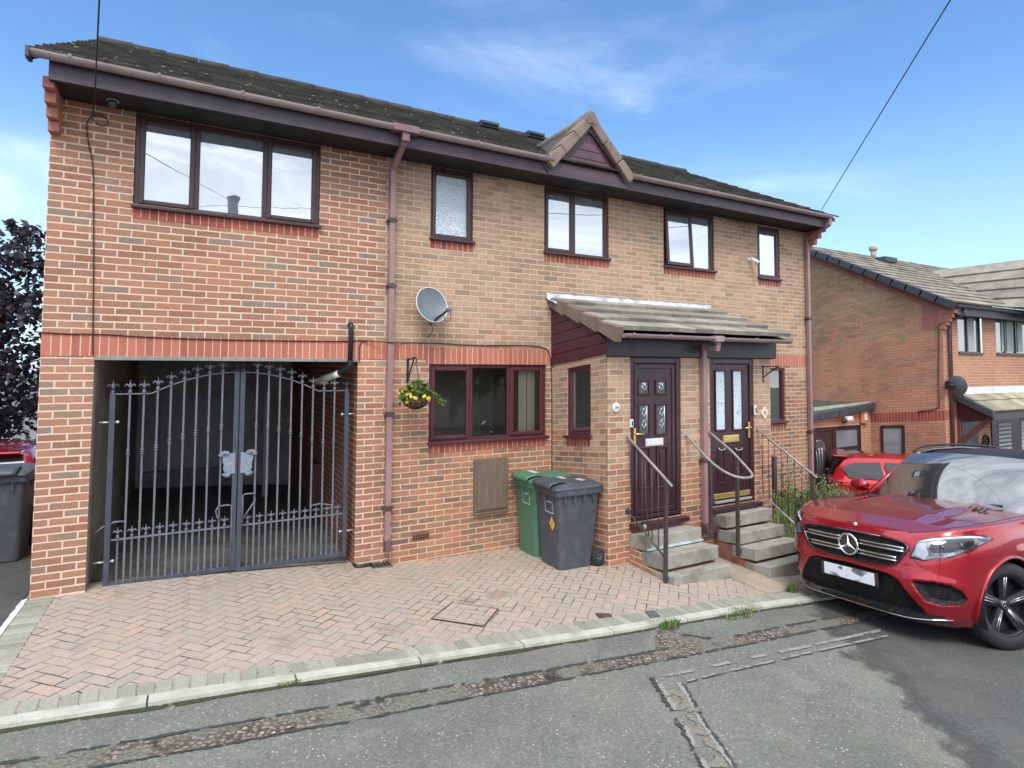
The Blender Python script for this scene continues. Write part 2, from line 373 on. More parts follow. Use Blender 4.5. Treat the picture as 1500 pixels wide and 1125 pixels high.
def _hatch():
    t = T('weathered brown meter box'); p = t.pos(); x, y, z = t.sep(p)
    n = t.noise(1.0, t.comb(t.m('MULTIPLY', x, 38), t.m('MULTIPLY', y, 38), t.m('MULTIPLY', z, 3)), 5, .65)
    c = t.ramp(n, [(.3, srgb(96, 82, 70)), (.6, srgb(114, 98, 84)), (.8, srgb(138, 120, 100))])
    return t.done(t.pbr(c, .7, t.bump(n, .2, .004)))
M_hatch = _hatch()
M_leafg = [M_('leaf green', (.075, .13, .022), .6, .4, 20), M_('pale leaf green', (.16, .22, .055), .6, .4, 20), M_('dark leaf green', (.03, .06, .014), .6, .4, 20)]
M_yellow = M_('yellow petal', (.82, .62, .05), .6, .15, 30)
M_coir = M_('coir liner', (.20, .12, .07), .95, .3, 40, bump=.6)
# ------------------------------------------------------------------ the brick house
house = thing('brick_house', 'two-storey terraced brick house with gated archway, purple fascia and tiled double porch', 'house', (0, 0, 0))
XR = 11.70; ZS = 4.855
def PX(px, py, Y=0.0):
    p = onY(px, py, Y); return p.x, p.z
W1 = (.695, 2.552, 3.834, 4.83); W2 = (3.94, 4.552, 3.857, 4.83); W3 = (5.677, 6.85, 3.845, 4.83); W4 = (7.972, 9.143, 3.845, 4.83); W5 = (10.25, 10.87, 3.83, 4.80)
LW = (3.945, 5.722, 1.209, 2.232); SWN = (10.32, 10.96, 1.20, 2.20)
GAR = (.425, 3.035, -2.0, 2.288)
wall = MB()
wall.wall(0, XR, -1.6, 5.0, [W1, W2, W3, W4, W5, LW, SWN, GAR], lambda u, v: (u, 0, v))
for (a, b, c, d) in (W1, W2, W3, W4, W5, LW, SWN):
    wall.quad((a, 0, c), (a, .1, c), (a, .1, d), (a, 0, d)); wall.quad((b, .1, c), (b, 0, c), (b, 0, d), (b, .1, d))
    wall.quad((a, 0, d), (a, .1, d), (b, .1, d), (b, 0, d)); wall.quad((a, .1, c), (a, 0, c), (b, 0, c), (b, .1, c))
wall.wall(0, 7.2, -1.6, 5.0, [], lambda u, v: (XR, u, v)); wall.wall(0, 7.2, -1.6, 5.0, [], lambda u, v: (0, 7.2-u, v)); wall.wall(0, XR, -1.6, 5.0, [], lambda u, v: (XR-u, 7.2, v))
wall.build('wall', M_front, house)
for x in (0.0, XR):                                 # the gable triangles under the roof
    gb = MB(); gb.poly([(x, 0, 5.0), (x, 7.2, 5.0), (x, 3.55, 7.0)]); gb.build('gable_wall', M_front, house)
# passage behind the gates
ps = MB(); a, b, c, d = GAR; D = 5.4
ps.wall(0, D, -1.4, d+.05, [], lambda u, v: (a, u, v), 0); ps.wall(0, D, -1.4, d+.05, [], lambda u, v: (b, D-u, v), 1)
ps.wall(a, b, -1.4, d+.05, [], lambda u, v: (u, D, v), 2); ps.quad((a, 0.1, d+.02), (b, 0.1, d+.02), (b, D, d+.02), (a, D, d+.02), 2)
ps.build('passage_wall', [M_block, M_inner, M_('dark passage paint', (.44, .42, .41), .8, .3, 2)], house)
lin = MB(); lin.box(a+.003, b-.003, -.012, .10, d-.035, d+.006); lin.build('lintel', M_('pale steel lintel', (.24, .23, .21), .6, .2), house, bevel=.003)
gd = MB(); gd.box(a+.35, b-.85, D-.06, D-.003, -.25, 1.62)
for i in range(6): gd.box(a+.36, b-.86, D-.075, D-.061, -.22+i*.3, .04+i*.3)
gd.build('garage_door', M_('dark grey door', (.34, .36, .38), .5, .2), house, bevel=.004)
pt = MB(); pt.box(2.42, 2.52, 4.2, 4.3, -.3, 1.75); pt.build('door_post', M_('dull white post', (.42, .43, .43), .5, .1), house, bevel=.005)
st = MB(); st.box(2.9, 3.03, 2.1, 2.5, .1, .72); st.build('meter_box', M_('rusty brown box', (.12, .045, .04), .6, .2), house, bevel=.006)

# soldier courses
def band(mb, x0, x1, z0, z1, mi=0, y=-.004): mb.box(x0, x1, y, .03, z0, z1, mi)
sol = MB(); band(sol, .004, 3.90, 2.292, 2.506); band(sol, 3.90, 5.806, 2.236, 2.452); sol.build('soldier_course', M_soldier, house)
sol = MB(); band(sol, 9.02, 11.695, 2.236, 2.452); sol.build('soldier_course', M_soldier, house)
for w in (W1, W2, W3, W4, W5, LW, SWN):
    sil = MB(); band(sil, w[0]+.002, w[1]-.002, w[2]-.115, w[2]-.004, 0, -.003); sil.build('sill_course', M_soldier_dull, house)

# windows ---------------------------------------------------------------
def window(parent, rect, bays, pane=None, sill=True, mat=None, y0=.03, name='window', open_=None, sash=(), top=None, fw=.055):
    """bays: x boundaries of the lights; sash: indices that have an opening casement"""
    x0, x1, z0, z1 = rect; mat = mat or M_upvc; f = MB(); dz = z1-.02 if top is None else top
    f.box(x0, x0+fw, y0, y0+.07, z0, z1); f.box(x1-fw, x1, y0, y0+.07, z0, z1)
    f.box(x0+fw, x1-fw, y0, y0+.07, z0, z0+fw); f.box(x0+fw, x1-fw, y0, y0+.07, dz-.05, z1)
    for m in bays[1:-1]: f.box(m-.032, m+.032, y0+.002, y0+.068, z0+fw, dz-.05)
    w = f.build(name, mat, parent, bevel=.006)
    if sill:
        s = MB(); s.box(x0-.012, x1+.02, y0-.075, y0-.002, z0-.012, z0+.028); s.build('sill', mat, w, bevel=.008)
    for i in range(len(bays)-1):
        a = x0+fw if i == 0 else bays[i]+.032; b = x1-fw if i == len(bays)-2 else bays[i+1]-.032
        pz0, pz1 = z0+fw, dz-.05
        if i in sash:
            c = MB(); e = .052; a0, b0, c0, c1 = a-.018, b+.018, pz0-.016, pz1+.016; yy = y0-.016
            for (qa, qb, qc, qd) in ((a0, a0+e, c0, c1), (b0-e, b0, c0, c1), (a0+e, b0-e, c0, c0+e), (a0+e, b0-e, c1-e, c1)): c.box(qa, qb, yy, yy+.05, qc, qd)
            c.build('casement', mat, w, bevel=.012, seg=3)
            p = MB(); p.quad((a0+e, y0+.012, c0+e), (b0-e, y0+.012, c0+e), (b0-e, y0+.012, c1-e), (a0+e, y0+.012, c1-e))
        else:
            p = MB(); p.quad((a, y0+.035, pz0), (b, y0+.035, pz0), (b, y0+.035, pz1), (a, y0+.035, pz1))
        p.build('pane', pane or M_pane_up, w)
    return w
window(house, W1, [W1[0], 1.262, 1.955, W1[1]], sash=(0, 2), fw=.06)
window(house, W2, [W2[0], W2[1]], pane=M_pane_frost, sash=(0,), fw=.05)
window(house, W3, [W3[0], 6.215, W3[1]], sash=(0,))
window(house, W5, [W5[0], W5[1]], sash=(0,), fw=.05)
w4 = window(house, W4, [W4[0], 8.56, W4[1]])
# open casement of the fourth window, swung out at its foot
oc = MB(); e = .055; a0, b0, c0, c1 = 8.0, 8.59, 3.88, 4.76
def tilt(x, y, z): return (x, y-.055*(c1-z)/(c1-c0)-.012, z)
def tbox(mb, xa, xb, ya, yb, za, zb):
    n0 = len(mb.v); mb.box(xa, xb, ya, yb, za, zb); mb.v[n0:] = [tilt(*v) for v in mb.v[n0:]]
for q in ((a0, a0+e, c0, c1), (b0-e, b0, c0, c1), (a0+e, b0-e, c0, c0+e), (a0+e, b0-e, c1-e, c1)): tbox(oc, q[0], q[1], 0, .045, q[2], q[3])
oc.build('open_casement', M_upvc, w4, bevel=.008)
op = MB(); op.quad(*[tilt(x, .02, z) for x, z in ((a0+e, c0+e), (b0-e, c0+e), (b0-e, c1-e), (a0+e, c1-e))]); op.build('pane', M_pane_up, w4)
# kitchen window: real glass with a room behind
kx0, kx1, kz0, kz1 = LW; kb = [kx0, 4.545, 5.135, kx1]
kw = window(house, LW, kb, pane=M_pane_clear, mat=M_upvc_red, sash=(0, 2), top=kz1, fw=.058)
window(house, SWN, [SWN[0], SWN[1]], pane=M_pane_dark, mat=M_upvc_red, top=SWN[3])
rm = MB(); A = (kx0-.5, kx1+.1, .11, 1.9, .9, 2.4)
rm.quad((A[0], A[3], A[4]), (A[1], A[3], A[4]), (A[1], A[3], A[5]), (A[0], A[3], A[5])); rm.quad((A[0], A[2], A[4]), (A[0], A[3], A[4]), (A[0], A[3], A[5]), (A[0], A[2], A[5]))
rm.quad((A[1], A[2], A[4]), (A[1], A[3], A[4]), (A[1], A[3], A[5]), (A[1], A[2], A[5])); rm.quad((A[0], A[2], A[5]), (A[1], A[2], A[5]), (A[1], A[3], A[5]), (A[0], A[3], A[5]))
rm.quad((A[0], A[2], 1.19), (A[1], A[2], 1.19), (A[1], A[3], 1.19), (A[0], A[3], 1.19))
rm.build('kitchen_room', M_room, house)
for i in range(4):
    bl = MB(); bl.box(5.37+i*.072, 5.37+i*.072+.066, .19+.012*(i % 2), .196+.012*(i % 2), 1.26, 2.18); bl.build('blind', M_blind, kw)
bl = MB(); bl.box(3.99, 4.035, .15, .156, 1.26, 2.18); bl.build('blind', M_blind, kw)
tp = MB(); tp.tube([(4.98, .28, 1.21), (4.98, .28, 1.38), (4.96, .27, 1.43), (4.9, .26, 1.45), (4.84, .25, 1.43), (4.82, .245, 1.36)], .014, 8); tp.box(4.95, 5.01, .25, .31, 1.19, 1.30); tp.build('kitchen_tap', M_chrome, kw)

# eaves -----------------------------------------------------------------
YF = -.45
ev = MB(); ev.box(.05, XR-.05, YF, YF+.022, 4.825, 5.06); ev.build('fascia', M_fascia, house, bevel=.003)
so = MB(); so.box(.05, XR-.05, YF+.022, .005, 4.828, 4.842); so.build('soffit', M_soffit, house)
def gutter(x0, x1, y, z, r=.056):
    g = MB(); n = 9; rows = []
    for x in (x0, x1):
        rows.append([(x, y-r*math.cos(math.pi*k/n), z-r*math.sin(math.pi*k/n)) for k in range(n+1)]+[(x, y+(r-.006)*math.cos(math.pi*k/n), z-(r-.006)*math.sin(math.pi*k/n)) for k in range(n+1)])
    for rr in rows: rr.append(rr[0])
    g.grid(rows, smooth=False)
    for x in (x0, x1): g.poly([(x, y-r*math.cos(math.pi*k/n), z-r*math.sin(math.pi*k/n)) for k in range(n+1)])
    return g
YG = YF-.062
def brackets(g, xs, y, z, r=.056):
    for x in xs:
        rows = [[(xx, y-(r+.004)*math.cos(math.pi*k/8), z+.004-(r+.004)*math.sin(math.pi*k/8)) for k in range(9)] for xx in (x-.012, x+.012)]; g.grid(rows, smooth=False)
        g.box(x-.012, x+.012, y-r-.008, y-r+.01, z-.006, z+.010)
for x0, x1, xs in ((-.07, 5.50, (.22, .92, 1.66, 2.42, 4.35, 5.35)), (6.88, 11.65, (7.0, 8.6, 9.6, 10.4, 11.5))):
    g = gutter(x0, x1, YG, 5.035); brackets(g, xs, YG, 5.035); g.build('gutter', M_gutter, house)
be = MB(); be.box(-.10, -.068, YG-.06, YG+.075, 4.95, 5.05); be.build('barge_end', M_fascia, house, bevel=.004)
be = MB(); be.box(XR+.0, XR+.02, YF-.02, YF+.1, 4.93, 5.02); be.build('barge_end', M_fascia, house, bevel=.004)
M_corbel = M_('smooth red corbel brick', (.42, .17, .115), .85, .15, 14)
# brick corbels that carry the roof verge at both ends
for xa, xb in ((-.005, .085), (XR-.085, XR+.005)):
    cb = MB()
    for i in range(4): cb.box(xa, xb, -.10-.095*i, .02, 4.46+i*.105, 4.56+i*.105)
    cb.build('corbel', M_corbel, house, bevel=.004)

M_mortar = M_('mortar verge', (.16, .14, .12), .9, .3, 9)
# roof ------------------------------------------------------------------
def tiled(mb, o, ux, up, nu, nv, tw, gauge, thick, shades, jit=.004, stag=.5, lap=.03, xlim=None):
    """courses of separate tiles; o origin at the eaves, ux along the eaves, up up the slope"""
    ux = Vector(ux).normalized(); up = Vector(up).normalized(); n = ux.cross(up)
    for r in range(nv):
        for c in range(nu+1):
            u0 = c*tw-(stag*tw if r % 2 else 0); u1 = u0+tw-.005
            lim = xlim(r) if xlim else (0, nu*tw)
            u0 = max(u0, lim[0]); u1 = min(u1, lim[1])
            if u1-u0 < .02: continue
            j = [random.uniform(-jit, jit) for _ in range(4)]; v0 = r*gauge+random.uniform(-jit, jit); v1 = (r+1)*gauge+lap
            b = [o+ux*u0+up*v0+n*(thick*1.9+j[0]), o+ux*u1+up*v0+n*(thick*1.9+j[1]), o+ux*u1+up*v1+n*(thick*.9+j[2]*.3), o+ux*u0+up*v1+n*(thick*.9+j[3]*.3)]
            lo = [o+ux*u0+up*v0+n*(thick*.75+j[0]), o+ux*u1+up*v0+n*(thick*.75+j[1]), o+ux*u1+up*v1+n*(-thick*.2), o+ux*u0+up*v1+n*(-thick*.2)]
            mb.add(b+lo, [(0, 1, 2, 3), (4, 5, 1, 0), (5, 6, 2, 1), (7, 4, 0, 3), (6, 7, 3, 2)]); s = random.random()
            shades += [s]*5
def shade_attr(o, shades):
    at = o.data.attributes.new('shade', 'FLOAT', 'FACE'); at.data.foreach_set('value', shades)
E0 = Vector((-.10, -.50, 5.035)); RID = Vector((-.12, 3.52, 7.11)); up = (RID-E0); L = up.length; upn = up.normalized()
rf = MB(); sh = []
tiled(rf, E0, (1, 0, 0), up, 40, 14, .3, L/14, .022, sh)
r_o = rf.build('roof', M_tile, house); shade_attr(r_o, sh)
bk = MB(); bk.quad((-.12, 7.5, 5.08), (XR+.12, 7.5, 5.08), (XR+.12, 3.52, 7.10), (-.12, 3.52, 7.10)); bk.quad((-.10, -.48, 5.03), (XR+.08, -.48, 5.03), (XR+.08, 3.52, 7.095), (-.10, 3.52, 7.095))
bk.build('roof_deck', M_tile, house)
rd = MB()
for i in range(27):
    x = -.12+i*.45; rd.tube([(x, 3.52, 7.09+random.uniform(-.006, .006)), (x+.44, 3.52, 7.10+random.uniform(-.006, .006))], .10, 10)
rd.build('ridge', M_tile, house)
for px, py in ((712, 183), (779, 198)):
    p = onY(px, py+2, 3.1); v = MB(); v.box(p.x-.2, p.x+.2, 2.9, 3.3, p.z-.09, p.z+.03); v.box(p.x-.19, p.x+.16, 2.85, 2.95, p.z-.05, p.z+.0); v.build('roof_vent', M_slate, house, bevel=.01)
ms = MB()
for i in range(60):
    u = random.uniform(0, 5.4) if i < 115 else random.uniform(7.2, 11.6); v = random.betavariate(1.1, 2.2)*L
    p = E0+Vector((u, 0, 0))+upn*v+Vector((0, -.42, .9))*.045; s = random.uniform(.005, .017)
    ms.ball(p, (s*1.5, s*1.2, s*.8), 7)
for i in range(16):
    p = Vector((random.uniform(.1, 5.3), -.46+random.uniform(0, .08), 5.10)); s = random.uniform(.006, .014); ms.ball(p, (s*1.6, s, s), 7)
o = ms.build('moss', M_('pale moss clumps', (.17, .17, .12), .95, .5, 20), house); o['kind'] = 'stuff'
# undercloak strips at both verges
for x in (-.11, XR+.07): vm = MB(); vm.prism([(x, -.5, 5.02), (x, 3.52, 7.095), (x, 3.52, 7.02), (x, -.5, 4.945)], (.03, 0, 0)); vm.build('verge', M_mortar, house)

# gablet over the middle of the eaves -------------------------------------------------
GX0, GX1, GXA, GZ0, GZA, GY = 5.40, 6.91, 6.15, 4.99, 5.80, -.47      # outer edge of the verge caps
gl = MB(); gl.prism([(GX0+.10, GY+.03, 4.83), (GX1-.10, GY+.03, 4.83), (GX1-.10, GY+.03, GZ0), (GXA, GY+.03, GZA-.08), (GX0+.10, GY+.03, GZ0)], (0, .08, 0))
g_o = gl.build('gablet', M_clad, house)
M_gboard = M_('greyed plum boards', (.095, .048, .06), .5, .2, 5)
for i in range(4):
    z = 4.90+i*.125; t0 = (z-4.90)/.58; t1 = min(1, (z+.118-4.90)/.58); xa, xb = 5.60+(GXA-5.60)*t0, 6.70-(6.70-GXA)*t0; xc, xd = 5.60+(GXA-5.60)*t1, 6.70-(6.70-GXA)*t1
    if xd < xc: xc = xd = (xc+xd)/2
    if xb-xa > .03: bo = MB(); bo.prism([(xa, GY+.014, z), (xb, GY+.014, z), (xd, GY+.014, z+.118), (xc, GY+.014, z+.118)], (0, .015, 0)); bo.build('gablet_board', M_gboard, g_o, bevel=.004)
for sx, xe in ((1, GX0), (-1, GX1)):
    bb = MB(); a_, b_ = Vector((xe+sx*.05, GY, GZ0-.13)), Vector((GXA, GY, GZA-.24)); d = (b_-a_).normalized(); nn = Vector((-d.z, 0, d.x)); nn = nn if nn.z > 0 else -nn
    bb.prism([a_, b_, Vector((GXA, GY, GZA-.04)), a_+nn*.14], (0, .028, 0)); bb.build('bargeboard', M_fascia, g_o, bevel=.003)
bb = MB(); bb.box(GX0+.06, GX1-.06, GY+.004, GY+.03, 4.825, 4.905); bb.build('gablet_fascia', M_fascia, g_o, bevel=.003)
bb = MB(); bb.box(GXA-.012, GXA+.012, GY-.012, GY-.001, GZA-.27, GZA-.10); bb.build('apex_strip', M_fascia, g_o, bevel=.003)
gr = MB(); sh2 = []
for sx, xa in ((1, GX0), (-1, GX1)):
    gr.quad((xa, GY+.02, GZ0-.01), (GXA, GY+.02, GZA-.01), (GXA, 1.2, GZA-.01), (xa, 1.2, GZ0-.01)); sh2.append(.5)
o = gr.build('gablet_roof', M_tile, house); shade_attr(o, sh2)
for sx, xe in ((1, GX0), (-1, GX1)):
    a_ = Vector((xe, 0, GZ0)); b_ = Vector((GXA-sx*.075, 0, GZA-.07)); d = b_-a_; n4 = 3
    nn = Vector((-d.z, 0, d.x)).normalized(); nn = nn if nn.z > 0 else -nn
    for i in range(n4):
        p0, p1 = a_+d*(i/n4-.004), a_+d*((i+1)/n4-.012); lf = .010*(n4-1-i)
        vc = MB(); q = [p0+nn*.022, p1+nn*.008, p1-nn*.125, p0-nn*.135]; vc.prism([(v.x, GY-.05-lf, v.z) for v in q], (0, .26, 0)); vc.build('verge_cap', M_verge, g_o, bevel=.016)
vc = MB(); vc.prism([(GXA+x, GY-.06, GZA+z) for x, z in ((-.115, -.105), (-.045, .035), (.045, .035), (.115, -.105), (.075, -.175), (.0, -.145), (-.075, -.175))], (0, .28, 0)); vc.build('apex_cap', M_verge, g_o, bevel=.016)
rc = MB(); rc.tube([(GXA, GY+.2, GZA-.05), (GXA, 1.2, GZA-.05)], .08, 12); rc.build('gablet_ridge', M_verge, g_o)

# downpipes ---------------------------------------------------------------
def downpipe(x, z0, z1, y, w=.062, clips=(), mat=None, shoe=True, top=None, ground=None):
    p = MB(); p.box(x-w/2, x+w/2, y-w, y, z0, z1)
    if top is not None: p.tube([(x, y-w/2, z1-.01), (top[0], top[1], top[2]-.10), (top[0], top[1], top[2])], w/2, square=True)
    o = p.build('downpipe', mat or M_pipe, house, bevel=.008)
    for z in clips:
        c = MB(); c.box(x-w/2-.03, x+w/2+.03, y-w-.006, y+.012, z-.012, z+.012); c.box(x-w/2-.007, x+w/2+.007, y-w-.008, y, z-.03, z+.03)
        c.build('pipe_clip', M_pipe_dark, o, bevel=.004)
    if shoe:
        s = MB(); s.prism([(x-w/2-.006, y+.0, z0+.12), (x-w/2-.006, y-w-.004, z0+.12), (x-w/2-.006, y-w-.05, z0), (x-w/2-.006, y-.02, z0-.03)], (w+.012, 0, 0)); s.build('pipe_shoe', M_pipe_dark, o, bevel=.006)
    return o
downpipe(3.415, -.02, 4.68, -.022, .068, (4.02, 1.62, .48, 3.2), top=(3.42, YG, 5.0))
ho = MB(); ho.box(3.26, 3.58, YG-.066, YG+.05, 4.965, 5.05); ho.box(3.375, 3.465, YG-.045, YG+.045, 4.86, 4.965); ho.build('gutter_outlet', M_('mauve outlet', (.20, .115, .12), .45), house, bevel=.008)
downpipe(11.60, -.3, 4.68, -.022, .068, (3.15, 1.0), top=(11.60, YG, 4.98))

# meter box, air brick ----------------------------------------------------
x0, x1, z0, z1 = rectY(696, 673.5, 744.5, 745.5, -.05)
hb = MB(); hb.box(x0, x1, -.045, .02, z0, z1); hb.box(x0+.035, x1-.012, -.058, -.046, z0+.03, z1-.035); hb.box(x0-.004, x1+.012, -.07, -.0, z0-.025, z0-.003); hb.build('meter_box', M_hatch, house, bevel=.006)
x0, x1, z0, z1 = rectY(604, 780.5, 628, 789, 0)
ab = MB(); ab.box(x0, x1, -.006, .01, z0, z1)
for i in range(7):
    for j in range(2): ab.box(x0+.012+i*.031, x0+.03+i*.031, -.0095, -.0062, z0+.012+j*.03, z0+.034+j*.03, 1)
ab.build('air_brick', [M_('terracotta vent', (.20, .085, .06), .9), M_dark], house)
# ------------------------------------------------------------------ double porch
PY = -1.28; KP = K_SLOPE*PY                         # fronts are surveyed directly; cross walls climb by K_SLOPE
PXL, PXR = 5.815, 8.86
D1 = (6.178, 7.052, .262, 2.335); D2 = (7.597, 8.50, .30, 2.335)
def pre(z, y=PY): return z+K_SLOPE*y
pw = MB()
SWX = (-.93, -.38, 1.20, 2.14)                       # side light, y0 y1 z0 z1 (before the slope)
pw.wall(PXL, PXR, -1.2, pre(2.37), [(D1[0], D1[1], pre(D1[2]-.005), 9), (D2[0], D2[1], pre(D2[2]-.005), 9)], lambda u, v: (u, PY, v))
pw.wall(-1.28, 0, -1.2, 2.235, [SWX], lambda u, v: (PXL, -1.28-u if False else u, v))
pw.wall(-1.28, 0, -1.2, 2.235, [], lambda u, v: (PXR, u, v))
a, b, c, d = SWX
pw.quad((PXL, a, c), (PXL, b, c), (PXL+.1, b, c), (PXL+.1, a, c)); pw.quad((PXL, a, d), (PXL, b, d), (PXL+.1, b, d), (PXL+.1, a, d))
pw.quad((PXL, b, c), (PXL, b, d), (PXL+.1, b, d), (PXL+.1, b, c)); pw.quad((PXL, a, c), (PXL, a, d), (PXL+.1, a, d), (PXL+.1, a, c))
for (x0, x1, z0, _) in (D1, D2):
    z0 = pre(z0-.005); z1 = pre(2.37)
    pw.quad((x0, PY, z0), (x0, PY+.1, z0), (x0, PY+.1, z1), (x0, PY, z1)); pw.quad((x1, PY, z0), (x1, PY+.1, z0), (x1, PY+.1, z1), (x1, PY, z1))
pw.build('porch_wall', M_side, house, shear=0, uvoff=(.07, .02))
for (x0, x1, z0, _) in (D1, D2):                     # brick-on-edge below the door thresholds
    s = MB(); s.box(x0+.0, x1, PY-.004, PY+.03, z0-.20, z0-.085); s.build('sill_course', M_soldier_dull, house)
# side light
sl = MB(); a, b, c, d = a+.0, b, c, d; xx = PXL+.02
for q in ((a, a+.055, c, d), (b-.055, b, c, d), (a+.055, b-.055, c, c+.055), (a+.055, b-.055, d-.055, d)): sl.box(xx, xx+.06, q[0], q[1], q[2], q[3])
slo = sl.build('side_window', M_upvc_red, house, shear=0, bevel=.005)
s = MB(); s.box(PXL-.05, PXL-.002, a-.02, b+.02, c-.014, c+.026); s.build('sill', M_upvc_red, slo, shear=0, bevel=.006)
s = MB(); s.quad((xx+.03, a+.05, c+.05), (xx+.03, b-.05, c+.05), (xx+.03, b-.05, d-.05), (xx+.03, a+.05, d-.05)); s.build('pane', M_pane_clear, slo, shear=0)
s = MB(); s.box(PXL+.10, PXL+.106, -.66, -.52, 1.24, 2.02); s.build('blind', M_blind_teal, slo, shear=0)
s = MB(); s.box(PXL-.004, PXL+.02, a+.01, b-.01, c-.12, c-.016); s.build('sill_course', M_soldier_dull, house, shear=0)
rm = MB(); rm.wall(.03, 1.2, 0.0, 2.3, [], lambda u, v: (PXL+u, -.05, v)); rm.wall(-1.2, -.05, 0, 2.3, [], lambda u, v: (PXL+1.2, u, v)); rm.quad((PXL+.03, -1.2, 2.3), (PXL+1.2, -1.2, 2.3), (PXL+1.2, -.05, 2.3), (PXL+.03, -.05, 2.3))
rm.build('porch_room', M_dark, house, shear=0)
# fascia, side cladding
fb = MB(); fb.box(PXL-.02, 8.955, PY-.045, PY-.02, 2.345, 2.585); fb.build('porch_fascia', M_('porch fascia', (.036, .026, .032), .42, .15, 4), house, bevel=.003)
fs = MB(); fs.box(PXL-.02, 8.955, PY-.02, PY+.02, 2.335, 2.352); fs.box(8.93, 8.955, PY-.02, 0, 2.36, 2.6); fs.build('porch_soffit', M_soffit, house)
cl = MB(); n = 6; zb0 = 2.235
zt0, zt1 = 3.10, 2.64-.0                              # roof underside at the wall and at the front
def roof_z(y): return 3.085+(2.60-3.085)*(y/-1.30)
for i in range(n):
    za, zb_ = 2.225+i*.145, 2.225+(i+1)*.145-.006
    pts = []
    # board bottom and top edges climb with the slope; clip against the roof line
    def yat(z):                                      # y where board edge z - K*y meets the roof
        # z - K y = 3.085 + .373*y  -> y = (z-3.085)/(.373+K)
        return max(-1.30, (z-3.05)/(.373+K_SLOPE))
    y1, y2 = yat(za), yat(zb_)
    if y1 > -.03: break
    pts = [(PXL-.006-.012, 0, za), (PXL-.018, y1, za-K_SLOPE*y1)]
    if y2 < -.02: pts += [(PXL-.018, y2, zb_-K_SLOPE*y2), (PXL-.018, 0, zb_)]
    else: pts += [(PXL-.018, 0, min(zb_, 3.05))]
    cl.prism(pts, (.016, 0, 0))
cl.build('side_cladding', M_clad, house, bevel=.005)
clb = MB(); clb.poly([(PXL-.001, 0, 2.235), (PXL-.001, -1.29, 2.235+K_SLOPE*1.29), (PXL-.001, -1.29, 2.57), (PXL-.001, 0, 3.06)]); clb.build('cladding_back', M_soffit, house)
# roof
PE = Vector((5.80, -1.53, 2.625)); PT = Vector((5.80, 0, 3.16)); up = PT-PE; Lp = up.length; upn = up.normalized()
pr = MB(); sh = []
tiled(pr, PE, (1, 0, 0), up, 10, 4, .318, Lp/4, .052, sh, jit=.003)
o = pr.build('porch_roof', M_tile_porch, house, bevel=.004, seg=1); shade_attr(o, sh)
pd = MB(); pd.prism([(5.80, -1.5, 2.615), (5.80, 0, 3.14), (5.80, 0, 3.05), (5.80, -1.5, 2.57)], (3.2, 0, 0)); pd.build('porch_roof_deck', M_soffit, house)
d = PT-PE; n4 = 4; nn = Vector((0, -d.z, d.y)).normalized(); nn = nn if nn.z > 0 else -nn
for i in range(n4):
    vc = MB(); p0, p1 = PE+d*(i/n4-.012), PE+d*((i+1)/n4-.02); q = [p0+nn*.085, p1+nn*.045, p1-nn*.085, p0-nn*.115]
    vc.prism([(v.x-.045-.004*(n4-i), v.y, v.z) for v in q], (.11, 0, 0)); vc.build('verge_cap', M_verge, house, bevel=.01)
fl = MB(); rows = []
for j, (yy, zz) in enumerate(((-.012, 3.262), (-.018, 3.20), (-.05, 3.165), (-.19, 3.125), (-.235, 3.10))):
    rows.append([(5.712+i*.1, yy+random.uniform(-.004, .004), zz+random.uniform(-.007, .007)-(.01 if j == 4 and i % 3 else 0)) for i in range(34)])
fl.grid(rows); fl.build('lead_flashing', M_lead, house).modifiers.new('s', 'SOLIDIFY').thickness = .006
g = gutter(5.83, 7.42, -1.575, 2.615, .052); brackets(g, (5.95, 6.55), -1.575, 2.615, .052); g.build('gutter', M_gutter, house)
g = gutter(7.42, 8.93, -1.575, 2.61, .052); brackets(g, (8.15, 8.83), -1.575, 2.61, .052); g.build('gutter', M_gutter, house)
go = MB(); go.box(7.34, 7.50, -1.635, -1.52, 2.55, 2.628); go.build('gutter_outlet', M_gutter, house, bevel=.008)
pp = onY(1029, 790, PY-.03)
downpipe(7.43, .10, 2.50, PY-.01, .07, (.95,), top=(7.43, -1.575, 2.56), shoe=False)
x = MB(); x.box(7.36, 7.60, -1.42, -1.30, -.02, .10); x.build('pipe_shoe', M_pipe_dark, house, bevel=.02)

# doors -------------------------------------------------------------------
def door_frame(D, y0=PY+.015):
    x0, x1, z0, z1 = D; f = MB()
    f.box(x0, x0+.07, y0, y0+.07, z0, z1); f.box(x1-.07, x1, y0, y0+.07, z0, z1); f.box(x0+.07, x1-.07, y0, y0+.07, z1-.075, z1)
    f.box(x0+.07, x1-.07, y0+.005, y0+.07, z0, z0+.05)
    o = f.build('door', M_upvc_dr, house, bevel=.008)
    t = MB(); t.box(x0-.03, x1+.06, y0-.10, y0-.018, z0-.082, z0-.02); t.build('threshold', M_upvc_dr, o, bevel=.01)
    return o
M_upvc_dr = M_('dark rosewood door', (.046, .020, .026), .32, .12, 6, spec=.55)
def ring(mb, x0, x1, z0, z1, y0, y1, e):
    for q in ((x0, x0+e, z0, z1), (x1-e, x1, z0, z1), (x0+e, x1-e, z0, z0+e), (x0+e, x1-e, z1-e, z1)): mb.box(q[0], q[1], y0, y1, q[2], q[3])
YD = PY+.035
